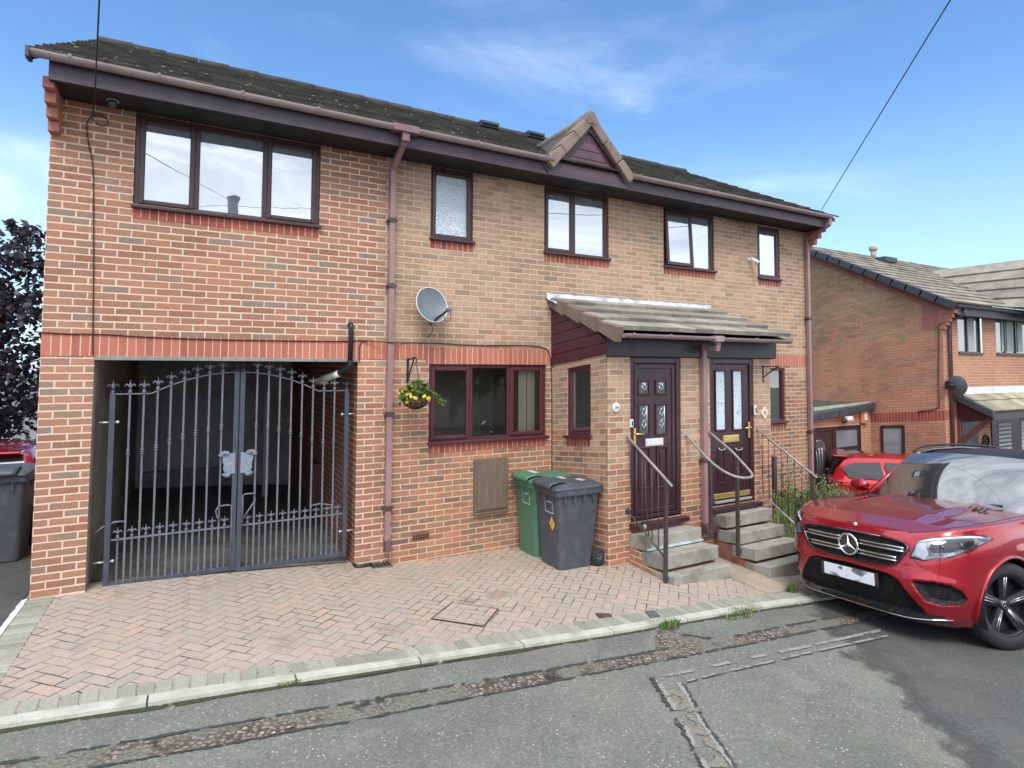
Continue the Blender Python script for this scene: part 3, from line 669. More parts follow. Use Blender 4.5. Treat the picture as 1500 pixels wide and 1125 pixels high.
# first door: six panels, four of them leaded
d1 = door_frame(D1); lf = MB(); a, b, c, d = D1[0]+.075, D1[1]-.075, D1[2]+.055, D1[3]-.08
lf.box(a, b, YD, YD+.05, c, d)
lfo = lf.build('leaf', M_upvc_dr, d1, bevel=.004)
ri = MB(); ring(ri, a+.012, b-.012, c+.012, d-.012, YD-.014, YD, .055); ri.build('leaf_frame', M_upvc_dr, d1, bevel=.010)
def pr_(xa, ya, xb, yb): return rectY(xa, ya, xb, yb, YD-.01)
sc = lambda X, Y: (915+X*95/668, 510+Y*160/1125)
for (xa, ya, xb, yb, kind) in ((135, 325, 262, 482, 'g'), (315, 325, 440, 480, 'g'), (135, 565, 265, 900, 'g'), (315, 565, 445, 893, 'g'), (140, 1020, 270, 1440, 'p'), (330, 1010, 450, 1430, 'p')):
    r = pr_(*sc(xa, ya), *sc(xb, yb)); m = MB(); ring(m, r[0], r[1], r[2], r[3], YD-.022, YD-.001, .028)
    o = m.build('panel', M_upvc_dr, d1, bevel=.012, seg=3)
    x0, x1, z0, z1 = r[0]+.028, r[1]-.028, r[2]+.028, r[3]-.028
    if kind == 'g':
        m = MB(); m.quad((x0, YD-.003, z0), (x1, YD-.003, z0), (x1, YD-.003, z1), (x0, YD-.003, z1)); m.build('pane', M_doorglass_dark, d1)
        m = MB(); cx = (x0+x1)/2+.015
        if z1-z0 < .3:
            zc = (z0+z1)/2
            for pts in (((cx-.04, zc+.05), (cx+.045, zc-.01)), ((cx-.05, zc+.02), (cx, zc-.05)), ((cx, zc+.055), (cx+.035, zc-.06)), ((cx-.05, zc-.0), (cx+.03, zc-.04)), ((cx-.04, zc+.055), (cx+.035, zc+.052))): m.tube([(q[0], YD-.006, q[1]) for q in pts], .0065, 6)
        else:
            m.tube([(x1-.028, YD-.006, z0+.004), (x1-.028, YD-.006, z1-.004)], .0065, 6)
            for zz in (z0+.12, z1-.10):
                m.tube([(cx-.05, YD-.006, zz), (cx, YD-.006, zz+.05), (cx+.018, YD-.006, zz), (cx-.012, YD-.006, zz-.05), (cx-.05, YD-.006, zz)], .006, 6); m.tube([(cx-.045, YD-.006, zz+.03), (cx+.02, YD-.006, zz+.07)], .005, 6)
        m.build('leading', M_lattice, d1)
    else:
        m = MB(); m.box(x0+.03, x1-.03, YD-.012, YD, z0+.03, z1-.03); m.build('panel_field', M_upvc_dr, d1, bevel=.012, seg=3)
r = pr_(*sc(215, 935), *sc(395, 998)); m = MB(); m.box(r[0], r[1], YD-.018, YD, r[2], r[3]); m.box(r[0]+.012, r[1]-.012, YD-.024, YD-.0185, r[2]+.012, r[3]-.012); m.build('letterbox', M_('brushed steel letterbox', (.72, .72, .72), .35, .06, metal=.3), d1, bevel=.004)
def handle(dr, x, z, left, mat):
    m = MB(); m.box(x-.018, x+.018, YD-.030, YD-.012, z-.13, z+.10); m.build('handle_plate', mat, dr, bevel=.008)
    m = MB(); s = 1 if left else -1
    m.tube([(x, YD-.02, z+.03), (x, YD-.06, z+.03), (x+s*.12, YD-.062, z+.022)], .011, 8); m.build('handle', mat, dr)
h = onY(*sc(92, 880), YD); handle(d1, h.x, h.z-.03, True, M_brass)
# second door: two tall etched lights
d2 = door_frame(D2); a, b, c, d = D2[0]+.03, D2[1]-.075, D2[2]+.055, D2[3]-.08
lf = MB(); lf.box(a+.045, b, YD, YD+.05, c, d); lf.build('leaf', M_upvc_dr, d2, bevel=.006)
sc2 = lambda X, Y: (1025+X*125/879, 510+Y*160/1125)
for (xa, ya, xb, yb) in ((160, 240, 268, 838), (338, 238, 440, 832)):
    r = pr_(*sc2(xa, ya), *sc2(xb, yb)); m = MB(); ring(m, r[0]-.01, r[1]+.012, r[2]-.016, r[3]+.02, YD-.018, YD, .022); m.build('panel', M_upvc_dr, d2, bevel=.008)
    m = MB(); m.quad((r[0]+.01, YD-.004, r[2]), (r[1]-.008, YD-.004, r[2]), (r[1]-.008, YD-.004, r[3]), (r[0]+.01, YD-.004, r[3])); m.build('pane', M_etched, d2)
r = pr_(*sc2(238, 900), *sc2(402, 960)); m = MB(); m.box(r[0], r[1], YD-.02, YD, r[2], r[3]); m.box(r[0]+.015, r[1]-.015, YD-.026, YD-.0205, r[2]+.014, r[3]-.014); m.build('letterbox', M_brass, d2, bevel=.004)
sc3 = lambda X, Y: (1020+X/6.25, 600+Y/6.25)
for (xa, xb) in ((195, 268), (350, 425)):
    r = pr_(*sc3(xa, 352), *sc3(xb, 672)); m = MB(); ring(m, r[0], r[1], r[2], r[3], YD-.016, YD, .02); m.box(r[0]+.05, r[1]-.05, YD-.012, YD, r[2]+.05, r[3]-.05); m.build('panel', M_upvc_dr, d2, bevel=.01)
    m = MB(); m.tube([(r[0]+.01, YD-.02, r[3]), (r[0]+.03, YD-.025, r[3]-.03), (r[1]-.03, YD-.025, r[3]-.03), (r[1]-.01, YD-.02, r[3])], .008, 6); m.build('panel_bead', M_lattice, d2)
r = pr_(*sc3(145, 800), *sc3(500, 750)); m = MB(); m.box(D2[0]+.08, D2[1]-.085, YD-.016, YD, D2[2]+.075, D2[2]+.145); m.build('kick_plate', M_brass, d2, bevel=.004)
m = MB(); m.box(D2[0]+.075, D2[1]-.08, YD-.05, YD-.0, D2[2]+.02, D2[2]+.05); m.build('weather_bar', M_galv, d2, bevel=.004)
h = onY(*sc2(497, 830), YD); handle(d2, h.x-.005, h.z, False, M_brass)

# small signs beside the doors ---------------------------------------------
def text_mesh(name, s, size, mat, parent, loc, ext=.002):
    c = bpy.data.curves.new(name, 'FONT'); c.body = s; c.size = size; c.extrude = ext; c.align_x = 'CENTER'; c.align_y = 'CENTER'
    o = bpy.data.objects.new(name, c); COL.objects.link(o); dg = bpy.context.evaluated_depsgraph_get()
    me = bpy.data.meshes.new_from_object(o.evaluated_get(dg)); COL.objects.unlink(o); bpy.data.objects.remove(o)
    q = bpy.data.objects.new(name, me); COL.objects.link(q); me.materials.clear(); me.materials.append(mat)
    q.rotation_euler = (rad(90), 0, 0); q.location = loc; q.parent = parent; return q
M_ink = M_('dark number paint', (.05, .06, .07), .5)
p = onY(902, 597, PY); s1 = thing('number_plaque', 'oval white house number plaque on the pier left of the six-panel door', 'house number', (p.x, PY, p.z))
m = MB(); m.lathe([(.004, -.018), (.05, -.018), (.056, -.012), (.056, 0.001)], (0, 0, 0), 'y', 28); o = m.build('plaque', M_('white ceramic', (.72, .74, .72), .25, .06), s1); o.scale = (1, 1, 1.1)
text_mesh('number', '34', .062, M_ink, s1, (0, -.019, .002))
p = onY(1119.5, 604.5, PY); s2 = thing('number_plaque', 'cream diamond house number plaque right of the door with etched glass', 'house number', (p.x, PY, p.z))
m = MB(); pts = []
for k in range(24):
    a = 2*math.pi*k/24; r = .072+.012*math.cos(4*a); pts.append((r*math.sin(a), -.014, r*math.cos(a)*1.1))
m.prism(pts, (0, .0135, 0)); m.build('plaque', M_('cream plaque', (.68, .58, .45), .45, .1, 14), s2, bevel=.004)
text_mesh('number', '32', .05, M_ink, s2, (0, -.016, 0))
for (px, py, hh, lab) in ((924, 620, .1, 'small white bell push on the frame of the six-panel door'), (1105, 601, .135, 'white video doorbell with black face beside the etched glass door')):
    p = onY(px, py, PY); q = thing('doorbell', lab, 'doorbell', (p.x, PY, p.z))
    m = MB(); m.box(-.024, .024, -.03, -.001, -hh/2, hh/2); m.build('bell_body', M_white, q, bevel=.008)
    m = MB(); m.box(-.011, .011, -.034, -.0305, -hh*.3, hh*.32); m.build('bell_button', M_black, q, bevel=.002)

# steps -----------------------------------------------------------------
def steps(name, label, x0, x1, treads, mat):
    q = thing(name, label, 'steps', (x0, PY, zg(x0, PY)))
    for i, (yb, yf, zt, zb) in enumerate(treads):
        yb = min(yb, yf+.36)
        m = MB(); xx1 = x1+random.uniform(-.012, .012)
        rows = []
        nx = 9
        m.box(x0-q.location.x+random.uniform(-.008, .008), xx1-q.location.x, yf-q.location.y, yb-q.location.y+.02, zb-q.location.z, zt-q.location.z)
        n0 = len(m.v)-8
        for j in range(n0, n0+8):                      # slabs follow the fall of the hill
            v = m.v[j]; m.v[j] = (v[0], v[1], v[2]-K_SLOPE*(v[1]+q.location.y-yf))
        o = m.build('step', mat, q, bevel=.014, seg=3)
    return q
q = steps('concrete_steps', 'three mossy concrete steps below the six-panel door', 6.155, 7.07, [(PY, -1.605, .16, -.02), (PY, -1.88, .01, -.16), (PY, -2.05, -.176, -.52)], M_step)
def base_under(q, w, treads, mat, uvoff=(0, 0)):
    m = MB(); z0 = q.location.z; last = PY
    for (yb, yf, zt, zb) in treads: m.box(.006, w-.02, yf+.02-PY, last-PY-.002, -.5, zb-z0-.012-(.115*.2)); last = yf+.02
    m.build('brick_base', mat, q, uvoff=uvoff)
base_under(q, .92, [(PY, -1.605, .16, -.02), (PY, -1.88, .01, -.16)], M_side, (6.1, -.2))
m = MB(); m.box(.0, .925, -.345, -.315, .255-.0, .275); m.build('mortar_seam', M_lead, q)
q = steps('concrete_steps', 'four pale concrete steps below the door with etched glass', 7.63, 8.535, [(PY, -1.52, .221, .05), (PY, -1.73, .044, -.11), (PY, -1.98, -.094, -.25), (PY, -2.18, -.26, -.62)], M_step)
base_under(q, .905, [(PY, -1.52, .221, .05), (PY, -1.73, .044, -.11), (PY, -1.98, -.094, -.25)], M_('painted red brick base', (.26, .12, .085), .9, .25, 7, bump=.6, bscale=30))

# handrails ----------------------------------------------------------------
def rail_thing(label, loc): return thing('handrail', label, 'handrail', loc)
h1 = rail_thing('straight metal handrail with bent balusters left of the three steps', (6.12, -1.28, zg(6.12, -1.5)))
o0 = Vector(h1.location); X = 6.12
def yz(y, z): return Vector((X, y, z))-o0
top = lambda y: 1.332+(y+1.292)/(-2.052+1.292)*(.863-1.332); bot = lambda y: .413+(y+1.286)/(-1.92+1.286)*(.029-.413)
m = MB(); m.tube([yz(-1.27, 1.345), yz(-2.052, .863)], .0165, 10); m.ball(yz(-2.055, .86), .018); m.build('top_rail', M_rail_worn, h1)
m = MB(); m.tube([yz(-1.27, .423), yz(-1.95, .012)], .013, 8); m.lathe([(.03, -.01), (.03, .01)], tuple(yz(-1.285, .42)), 'y', 12); m.build('bottom_rail', M_rail, h1)
m = MB(); m.tube([yz(-1.973, .90), yz(-1.948, -.32)], .019, square=True); m.build('post', M_rail, h1)
for i, (y, bent) in enumerate(((-1.36, .05), (-1.46, 0), (-1.56, .0), (-1.64, .06), (-1.73, 0), (-1.84, 0))):
    m = MB(); yt = y+(.03 if bent else 0); m.tube([yz(yt, top(yt)), yz(y+bent*.3, (top(y)+bot(y))/2), yz(y-bent*.6, bot(y-bent*.6))], .0068, 6); m.build('baluster', M_rail, h1)
m = MB(); m.lathe([(.018, -.012), (.03, -.008), (.03, .008), (.018, .012)], tuple(yz(-1.60, .285)), 'x', 14); m.build('scroll', M_rail_worn, h1)
h2 = rail_thing('looped metal handrail between the two flights of steps', (7.35, -1.28, zg(7.35, -1.5))); o0 = Vector(h2.location)
pth = [(7.13, -1.26, 1.325), (7.14, -1.459, 1.17), (7.14, -1.679, 1.016), (7.15, -1.85, .93), (7.19, -1.99, .875), (7.27, -2.06, .85), (7.37, -2.085, .845), (7.47, -2.06, .85), (7.545, -1.99, .872), (7.572, -1.90, .925), (7.572, -1.80, 1.0), (7.57, -1.622, 1.128), (7.57, -1.26, 1.325)]
def smooth_path(p, n=5):
    out = []; P = [Vector(x) for x in p]
    for i in range(len(P)-1):
        a, b, c, d = P[max(i-1, 0)], P[i], P[i+1], P[min(i+2, len(P)-1)]
        for k in range(n):
            t = k/n; out.append(.5*((2*b)+(c-a)*t+(2*a-5*b+4*c-d)*t*t+(3*b-a-3*c+d)*t**3))
    out.append(P[-1]); return out
m = MB(); m.tube([v-o0 for v in smooth_path(pth)], .0165, 10); m.build('top_rail', M_rail_worn, h2)
m = MB(); m.tube([Vector((7.14, -1.69, 1.01))-o0, Vector((7.14, -1.69, .03))-o0], .019, square=True); m.build('post', M_rail, h2)
m = MB(); m.tube([Vector((7.572, -1.745, 1.04))-o0, Vector((7.575, -1.743, -.24))-o0], .019, square=True); m.box(7.572-o0.x, 7.65-o0.x, -1.76-o0.y, -1.725-o0.y, -.2-o0.z, -.15-o0.z); m.build('post', M_rail, h2)
h3 = rail_thing('long straight handrail with seven thin balusters beside the weeds', (8.55, -1.28, zg(8.55, -1.5))); o0 = Vector(h3.location); X = 8.55
top = lambda y: 1.301+(y+1.292)/(-2.206+1.292)*(.761-1.301); bot = lambda y: .425+(y+1.293)/(-1.886+1.293)*(.074-.425)
m = MB(); m.tube([yz(-1.26, 1.32), yz(-2.206, .761)], .0165, 10); m.build('top_rail', M_rail_worn, h3)
m = MB(); m.tube([yz(-1.27, .44), yz(-2.14, bot(-2.14))], .012, 8); m.build('bottom_rail', M_rail_worn, h3)
m = MB(); m.tube([yz(-2.135, .80), yz(-2.13, -.45)], .019, square=True); m.build('post', M_rail, h3)
for i in range(7):
    y = -1.37-i*.102; m = MB(); m.tube([yz(y, top(y)), yz(y, bot(y))], .0065, 6); m.build('baluster', M_rail, h3)
# ------------------------------------------------------------------ ground
def curve(pts, dz=0.0):
    P = [G(*p) for p in pts]; xs = [p.x for p in P]; ys = [p.y for p in P]
    return xs, ys
def along(c, x):
    xs, ys = c
    if x < xs[0]: return ys[0]+(x-xs[0])*(ys[1]-ys[0])/(xs[1]-xs[0])
    if x > xs[-1]: return ys[-1]+(x-xs[-1])*(ys[-1]-ys[-2])/(xs[-1]-xs[-2])
    return float(np.interp(x, xs, ys))
C_in = curve([(0, 1031), (100, 1018), (200, 1002.4), (360, 981), (520, 960.8), (640, 944), (766, 921.3), (865, 909), (985, 890), (1102, 872.5)])
C_ku = curve([(0, 1052.6), (200, 1021.8), (432, 988.5), (520, 975.7), (613, 962.7), (766, 938.7), (892, 919.5), (1001, 902), (1102, 885), (1178, 874.7)])
C_kl = curve([(0, 1064), (200, 1034), (520, 984), (613, 970), (766, 946.7), (892, 928), (1003, 909), (1102, 892.5), (1183, 880.5)])
def herring(name):
    t = T(name); p = t.pos(); X, Y, Z = t.sep(p); W = .1045
    a = rad(-45); u = t.m('ADD', t.m('MULTIPLY', X, math.cos(a)/W), t.m('MULTIPLY', Y, -math.sin(a)/W)); v = t.m('ADD', t.m('MULTIPLY', X, math.sin(a)/W), t.m('MULTIPLY', Y, math.cos(a)/W))
    u = t.m('ADD', u, t.m('MULTIPLY_ADD', t.noise(2.2, p, 2), .30, -.15)); v = t.m('ADD', v, t.m('MULTIPLY_ADD', t.noise(2.6, t.comb(Y, X, 2.0), 2), .30, -.15))
    i, j = t.m('FLOOR', u), t.m('FLOOR', v); fx, fy = t.m('FRACT', u), t.m('FRACT', v)
    d = t.m('FLOORED_MODULO', t.m('SUBTRACT', i, j), 4.0)
    eq = lambda k: t.m('COMPARE', d, float(k), .1)
    e0, e1, e2, e3 = eq(0), eq(1), eq(2), eq(3)
    dl = t.m('MULTIPLY_ADD', e1, 9.0, fx); dr = t.m('MULTIPLY_ADD', e0, 9.0, t.m('SUBTRACT', 1.0, fx))
    db = t.m('MULTIPLY_ADD', e2, 9.0, fy); dt = t.m('MULTIPLY_ADD', e3, 9.0, t.m('SUBTRACT', 1.0, fy))
    dist = t.m('MULTIPLY', t.m('MINIMUM', t.m('MINIMUM', dl, dr), t.m('MINIMUM', db, dt)), W)
    idx, idy = t.m('SUBTRACT', i, e1), t.m('SUBTRACT', j, e2)
    rnd = t.white(t.comb(idx, idy, 3.0)); rnd2 = t.white(t.comb(idy, idx, 7.0))
    c = t.ramp(rnd, [(0, srgb(168, 154, 142)), (.3, srgb(176, 159, 146)), (.6, srgb(172, 157, 145)), (.8, srgb(165, 155, 144)), (.93, srgb(184, 158, 143)), (1, srgb(158, 152, 141))])
    big = t.noise(.8, p, 5, .6)
    c = t.mix(t.m('MULTIPLY', t.smooth(big, .46, .66), .5), c, srgb(158, 150, 138))
    g = t.noise(1.9, p, 5, .65)
    c = t.mix(t.m('MULTIPLY', t.smooth(g, .56, .72), .45), c, srgb(118, 116, 100))
    f = t.noise(120, p, 4, .75); c = t.mix(1.0, c, t.ramp(f, [(.3, (.70, .70, .70)), (.7, (1.26, 1.25, 1.24))]), 'MULTIPLY'); c = t.mix(t.m('MULTIPLY', t.smooth(t.noise(6, p, 4, .6), .5, .7), .35), c, srgb(150, 148, 136))
    for (px, py, r) in ((622, 899, .16), (742, 811, .22), (625, 824, .16), (545, 826, .18)):       # sand spilt on the blocks
        q = G(px, py); dd = t.m('SQRT', t.m('ADD', t.m('POWER', t.m('SUBTRACT', X, q.x), 2.0), t.m('POWER', t.m('SUBTRACT', Y, q.y), 2.0)))
        dd = t.m('ADD', dd, t.m('MULTIPLY_ADD', t.noise(9, p, 4), .24, -.12)); c = t.mix(t.m('MULTIPLY', t.smooth(dd, r, r*.3), .5), c, srgb(186, 160, 126))
    for (px, py, r) in ((735, 870, .30), (690, 880, .22), (820, 800, .3)):                         # oil and tyre dirt
        q = G(px, py); dd = t.m('SQRT', t.m('ADD', t.m('POWER', t.m('SUBTRACT', X, q.x), 2.0), t.m('POWER', t.m('MULTIPLY', t.m('SUBTRACT', Y, q.y), 1.6), 2.0)))
        dd = t.m('ADD', dd, t.m('MULTIPLY_ADD', t.noise(5, p, 4), .4, -.2)); c = t.mix(t.m('MULTIPLY', t.smooth(dd, r, r*.3), .45), c, srgb(110, 102, 94))
    jw = t.m('MULTIPLY_ADD', t.noise(5.5, p, 4, .65), .016, -.0052)                                       # joints open and close
    k = t.smooth(t.m('SUBTRACT', t.m('ADD', dist, t.m('MULTIPLY_ADD', t.noise(90, p, 2), .003, -.0015)), jw), -.001, .0025)
    sand = t.smooth(t.noise(1.7, p, 4, .6), .44, .58)                                                # some joints are full of sand
    jc = t.mix(sand, srgb(66, 60, 52), srgb(138, 122, 106))
    c = t.mix(k, jc, c)
    h = t.m('ADD', t.m('MULTIPLY', k, .8), t.m('MULTIPLY', rnd2, .3))
    return t.done(t.pbr(c, .9, t.bump(h, .6, .006), spec=.25))
M_herr = herring('pink herringbone block paving')
dv = MB(); rows = []
xs = np.linspace(-.005, 9.2, 72)
for k in range(26):
    f = k/25; rows.append([(x, .30+(along(C_ku, x)+.01-.30)*f, zg(x, .30+(along(C_ku, x)-.30)*f)) for x in xs])
dv.grid(rows); struct(dv.build('driveway', M_herr))
def shadec(name, stops, sc=60):
    t = T(name); p = t.pos(); r = t.n('ShaderNodeAttribute', attribute_name='shade').outputs['Fac']
    c = t.ramp(r, stops); f = t.noise(sc, p, 4, .7); c = t.mix(1.0, c, t.ramp(f, [(.3, (.8, .8, .8)), (.7, (1.15, 1.15, 1.15))]), 'MULTIPLY')
    c = t.mix(t.m('MULTIPLY', t.smooth(t.noise(1.5, p, 4), .5, .7), .3), c, srgb(120, 116, 102))
    return t.done(t.pbr(c, .9, t.bump(f, .5, .006), spec=.25))
M_border = shadec('grey border blocks', [(0, srgb(138, 138, 124)), (.5, srgb(152, 151, 138)), (1, srgb(164, 162, 150))])
bd = MB(); sh = []
def slab(mb, q4, thick, top=0.0, sh=None, j=.003):
    n0 = len(mb.v); ps = [(x, y, zg(x, y)+top+random.uniform(-j, j)) for x, y in q4]; lo = [(x, y, z-thick) for x, y, z in ps]
    mb.add(ps+lo, [(0, 1, 2, 3), (4, 5, 1, 0), (5, 6, 2, 1), (6, 7, 3, 2), (7, 4, 0, 3)])
    if sh is not None: s = random.random(); sh += [s]*5
x = -.05
while x < 8.6:
    w_ = .1075; gp = .009; r = .012*math.sin(x*3)
    ya, yb = along(C_in, x), along(C_ku, x); yc, yd = along(C_in, x+w_-gp), along(C_ku, x+w_-gp)
    slab(bd, [(x, ya-.004), (x+r, yb+.006), (x+w_-gp+r, yd+.006), (x+w_-gp, yc-.004)], .06, .008, sh); x += w_
y = -.02
while y > along(C_in, .1)+.05:
    slab(bd, [(-.01, y), (-.01, y-.089), (.196, y-.091), (.196, y-.002)], .06, .008, sh); y -= .1075
o = struct(bd.build('paving_border', M_border, bevel=.006, seg=1)); shade_attr(o, sh)
kb_ = MB(); js = [-1.7, -.72, .25, G(216, 1026).x, G(432.5, 992).x, G(613, 965).x, G(765, 944).x, G(892, 922).x, G(1001, 905).x]
while js[-1] < 22: js.append(js[-1]+.93)
for a, b in zip(js, js[1:]):
    n = 6
    for k in range(n):
        xa, xb = a+(b-a)*k/n+(.006 if k == 0 else 0), a+(b-a)*(k+1)/n-(.006 if k == n-1 else 0)
        q = [(xa, along(C_ku, xa)), (xa, along(C_kl, xa)), (xb, along(C_kl, xb)), (xb, along(C_ku, xb))]
        slab(kb_, q, .12, .010, None, 0)
struct(kb_.build('kerb', M_kerb, weld=.002, bevel=.010))
wk = MB()
for k in range(14): slab(wk, [(-.055, .0-k*.2), (-.06, -.2-k*.2), (-.012, -.2-k*.2), (-.012, -k*.2)], .05, .012, None, .006)
struct(wk.build('edging_strip', M_('chipped white edging', (.60, .59, .54), .9, .25, 14, bump=.6, bscale=40), weld=.002))
# concrete pad in front of the right-hand door
M_pad = concrete('pinkish concrete flags', srgb(178, 160, 146), srgb(160, 148, 134), srgb(140, 132, 116))
pdm = MB()
for (xa, xb) in ((7.09, 7.62), (7.63, 8.16), (8.17, 8.75)):
    for (ya, yb) in ((-1.3, -1.95), (-1.96, -2.56)):
        n = 4
        for i in range(n):
            for j in range(n):
                u0, u1, v0, v1 = xa+(xb-xa)*i/n, xa+(xb-xa)*(i+1)/n, ya+(yb-ya)*j/n, ya+(yb-ya)*(j+1)/n
                slab(pdm, [(u0, v0), (u0, v1), (u1, v1), (u1, v0)], .05, .012, None, 0)
struct(pdm.build('path', M_pad, weld=.002))
# road --------------------------------------------------------------------
def asphalt():
    t = T('worn chipped asphalt'); p = t.pos(); X, Y, Z = t.sep(p)
    n = t.noise(.9, p, 5, .6); fine = t.noise(150, p, 4, .75); st = t.voro(80, p, 'Color'); sv = t.sep(st)[0]
    vd = t.voro(80, p)
    c = t.ramp(n, [(.3, srgb(104, 105, 99)), (.55, srgb(114, 115, 108)), (.75, srgb(124, 124, 116))])
    c = t.mix(1.0, c, t.ramp(sv, [(0, (.80, .80, .80)), (.6, (1.0, 1.0, 1.0)), (.92, (1.12, 1.12, 1.10)), (1, (1.6, 1.55, 1.46))]), 'MULTIPLY')
    c = t.mix(1.0, c, t.ramp(fine, [(.3, (.72, .72, .72)), (.7, (1.25, 1.25, 1.25))]), 'MULTIPLY')
    chips = t.smooth(t.voro(21, p), .16, .08); c = t.mix(t.m('MULTIPLY', chips, t.smooth(t.noise(2.5, p, 3), .42, .56)), c, srgb(190, 184, 170))
    pits = t.smooth(t.noise(30, p, 4, .65), .64, .70); c = t.mix(t.m('MULTIPLY', pits, .75), c, srgb(54, 54, 51)); rub = t.smooth(t.noise(2.6, p, 5, .7), .5, .66); c = t.mix(t.m('MULTIPLY', rub, .22), c, srgb(150, 150, 141))
    pk = t.m('MULTIPLY', t.smooth(t.noise(1.4, p, 4), .52, .7), .25); c = t.mix(pk, c, srgb(142, 128, 114))
    # old damp and oil mark on the right; also paints shade under the car
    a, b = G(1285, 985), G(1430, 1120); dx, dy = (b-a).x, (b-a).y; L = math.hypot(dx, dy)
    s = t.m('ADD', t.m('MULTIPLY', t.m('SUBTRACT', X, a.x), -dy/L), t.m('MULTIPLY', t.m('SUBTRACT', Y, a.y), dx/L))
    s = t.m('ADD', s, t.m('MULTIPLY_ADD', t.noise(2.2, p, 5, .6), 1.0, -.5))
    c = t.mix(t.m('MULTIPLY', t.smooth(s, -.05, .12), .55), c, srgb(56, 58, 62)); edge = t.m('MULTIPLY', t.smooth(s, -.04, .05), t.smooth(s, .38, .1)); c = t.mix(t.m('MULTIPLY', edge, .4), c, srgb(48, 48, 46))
    h = t.m('ADD', t.m('MULTIPLY', vd, -1.0), t.m('MULTIPLY', fine, .7))
    return t.done(t.pbr(c, .88, t.bump(h, .38, .006), spec=.3))
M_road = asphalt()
rd = MB(); gx = sorted(set([-600, -300, -120, -60, -30, -18]+list(np.arange(-12, 26.01, .35))+[32, 45, 80, 160, 320, 600])); gy = sorted(set([-600, -200, -80, -40, -22]+list(np.arange(-15, 9.01, .35))+[13, 20, 35, 70, 150, 320, 600]))
rd.grid([[(x, y, zg(x, y)-.022-(.05 if (.1 < x < 9.0 and along(C_ku, x)+.1 < y < .2) else 0)) for x in gx] for y in gy])
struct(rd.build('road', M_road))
pf = MB(); pf.grid([[(x, y, zg(x, min(y, .2))+.002) for x in np.linspace(.43, 3.03, 10)] for y in np.linspace(.28, 5.5, 12)])
struct(pf.build('passage_floor', concrete('dirty passage concrete', srgb(112, 108, 102), srgb(92, 89, 84), srgb(66, 64, 60))))
# strips of worn patching laid on the road
def strip(name, upper, lower, mat, n=90, z=-.018, jag=.02):
    U = [G(*p, -.02) for p in upper]; Lw = [G(*p, -.02) for p in lower]
    def res(P):
        d = [0]
        for a, b in zip(P, P[1:]): d.append(d[-1]+(b-a).length)
        t = np.linspace(0, d[-1], n); return np.interp(t, d, [p.x for p in P]), np.interp(t, d, [p.y for p in P])
    ux, uy = res(U); lx, ly = res(Lw); m = MB(); rows = [[], [], [], []]
    for i in range(n):
        dx, dy = lx[i]-ux[i], ly[i]-uy[i]; L = math.hypot(dx, dy) or 1; j0, j1 = random.uniform(-jag, jag)/L, random.uniform(-jag, jag)/L
        for k, f in enumerate((j0, .33, .67, 1+j1)):
            x, y = ux[i]+dx*f, uy[i]+dy*f; rows[k].append((x, y, zg(x, y)+z))
    m.grid(rows, smooth=False); return struct(m.build(name, mat))
def patchmat():
    t = T('crumbling trench patch'); p = t.pos(); v = t.voro(33, p, 'Color'); r = t.sep(v)[0]; vd = t.voro(33, p)
    a = t.smooth(t.noise(2.0, p, 5, .65), .42, .58)
    sto = t.ramp(r, [(0, srgb(110, 103, 96)), (.4, srgb(148, 134, 123)), (.7, srgb(130, 124, 115)), (1, srgb(184, 168, 155))]); sto = t.mix(t.smooth(vd, .34, .55), sto, srgb(84, 78, 70))
    c = t.mix(a, t.ramp(t.noise(55, p, 4, .7), [(.3, srgb(92, 92, 84)), (.7, srgb(134, 132, 120))]), sto)
    hole = t.smooth(t.noise(4.5, p, 4, .6), .60, .68); c = t.mix(t.m('MULTIPLY', hole, .8), c, srgb(44, 42, 38))
    return t.done(t.pbr(c, .92, t.bump(t.m('ADD', vd, t.noise(50, p)), .9, .012), spec=.2))
M_patch = patchmat()
up1 = [(-60, 1130), (0, 1120), (200, 1085.6), (306, 1066.4), (381, 1053.6), (520, 1029), (646, 1008), (766, 988), (900, 965), (980, 950)]
lo1 = [(-60, 1165), (0, 1152), (200, 1114), (349, 1087.6), (451, 1067.4), (520, 1056.7), (646, 1030.7), (766, 1008), (900, 981), (980, 966.7)]
up2 = [(960, 915), (1000, 930), (1038, 936), (1086, 930.7), (1166, 914.7), (1212, 906.7), (1300, 889)]
lo2 = [(960, 968), (1010, 961), (1060, 950.7), (1100, 943), (1140, 934.7), (1233, 917), (1320, 899)]
strip('road_patch', up1, lo1, M_patch, 110); strip('road_patch', up2, lo2, M_patch, 60)
def ragged(name, a, b, alpha_lo):                   # a seam that breaks up along its length
    t = T(name); p = t.pos(); c = t.ramp(t.noise(60, p, 3), [(.3, a), (.7, b)]); tr = t.n('ShaderNodeBsdfTransparent')
    x = t.n('ShaderNodeMixShader'); t.set(x.inputs[0], t.smooth(t.noise(7, p, 4, .6), alpha_lo, alpha_lo+.06)); t.nt.links.new(tr.outputs[0], x.inputs[1]); t.nt.links.new(t.pbr(c, .9), x.inputs[2])
    return t.done(x.outputs[0])
M_crack = ragged('open road seam', srgb(52, 52, 49), srgb(74, 72, 67), .42)
M_seal = ragged('pale road seal', srgb(126, 127, 121), srgb(150, 150, 143), .42)
off = lambda P, d: [(x, y+d) for x, y in P]
for P, wd, mt, jg in ((up1, 3.2, M_crack, .010), (lo1, 2.4, M_crack, .010), (up2[1:], 3.0, M_crack, .012), (lo2, 2.6, M_crack, .012)):
    strip('road_seam', off(P, -wd/2), off(P, wd/2), mt, 120, -.014, jg)
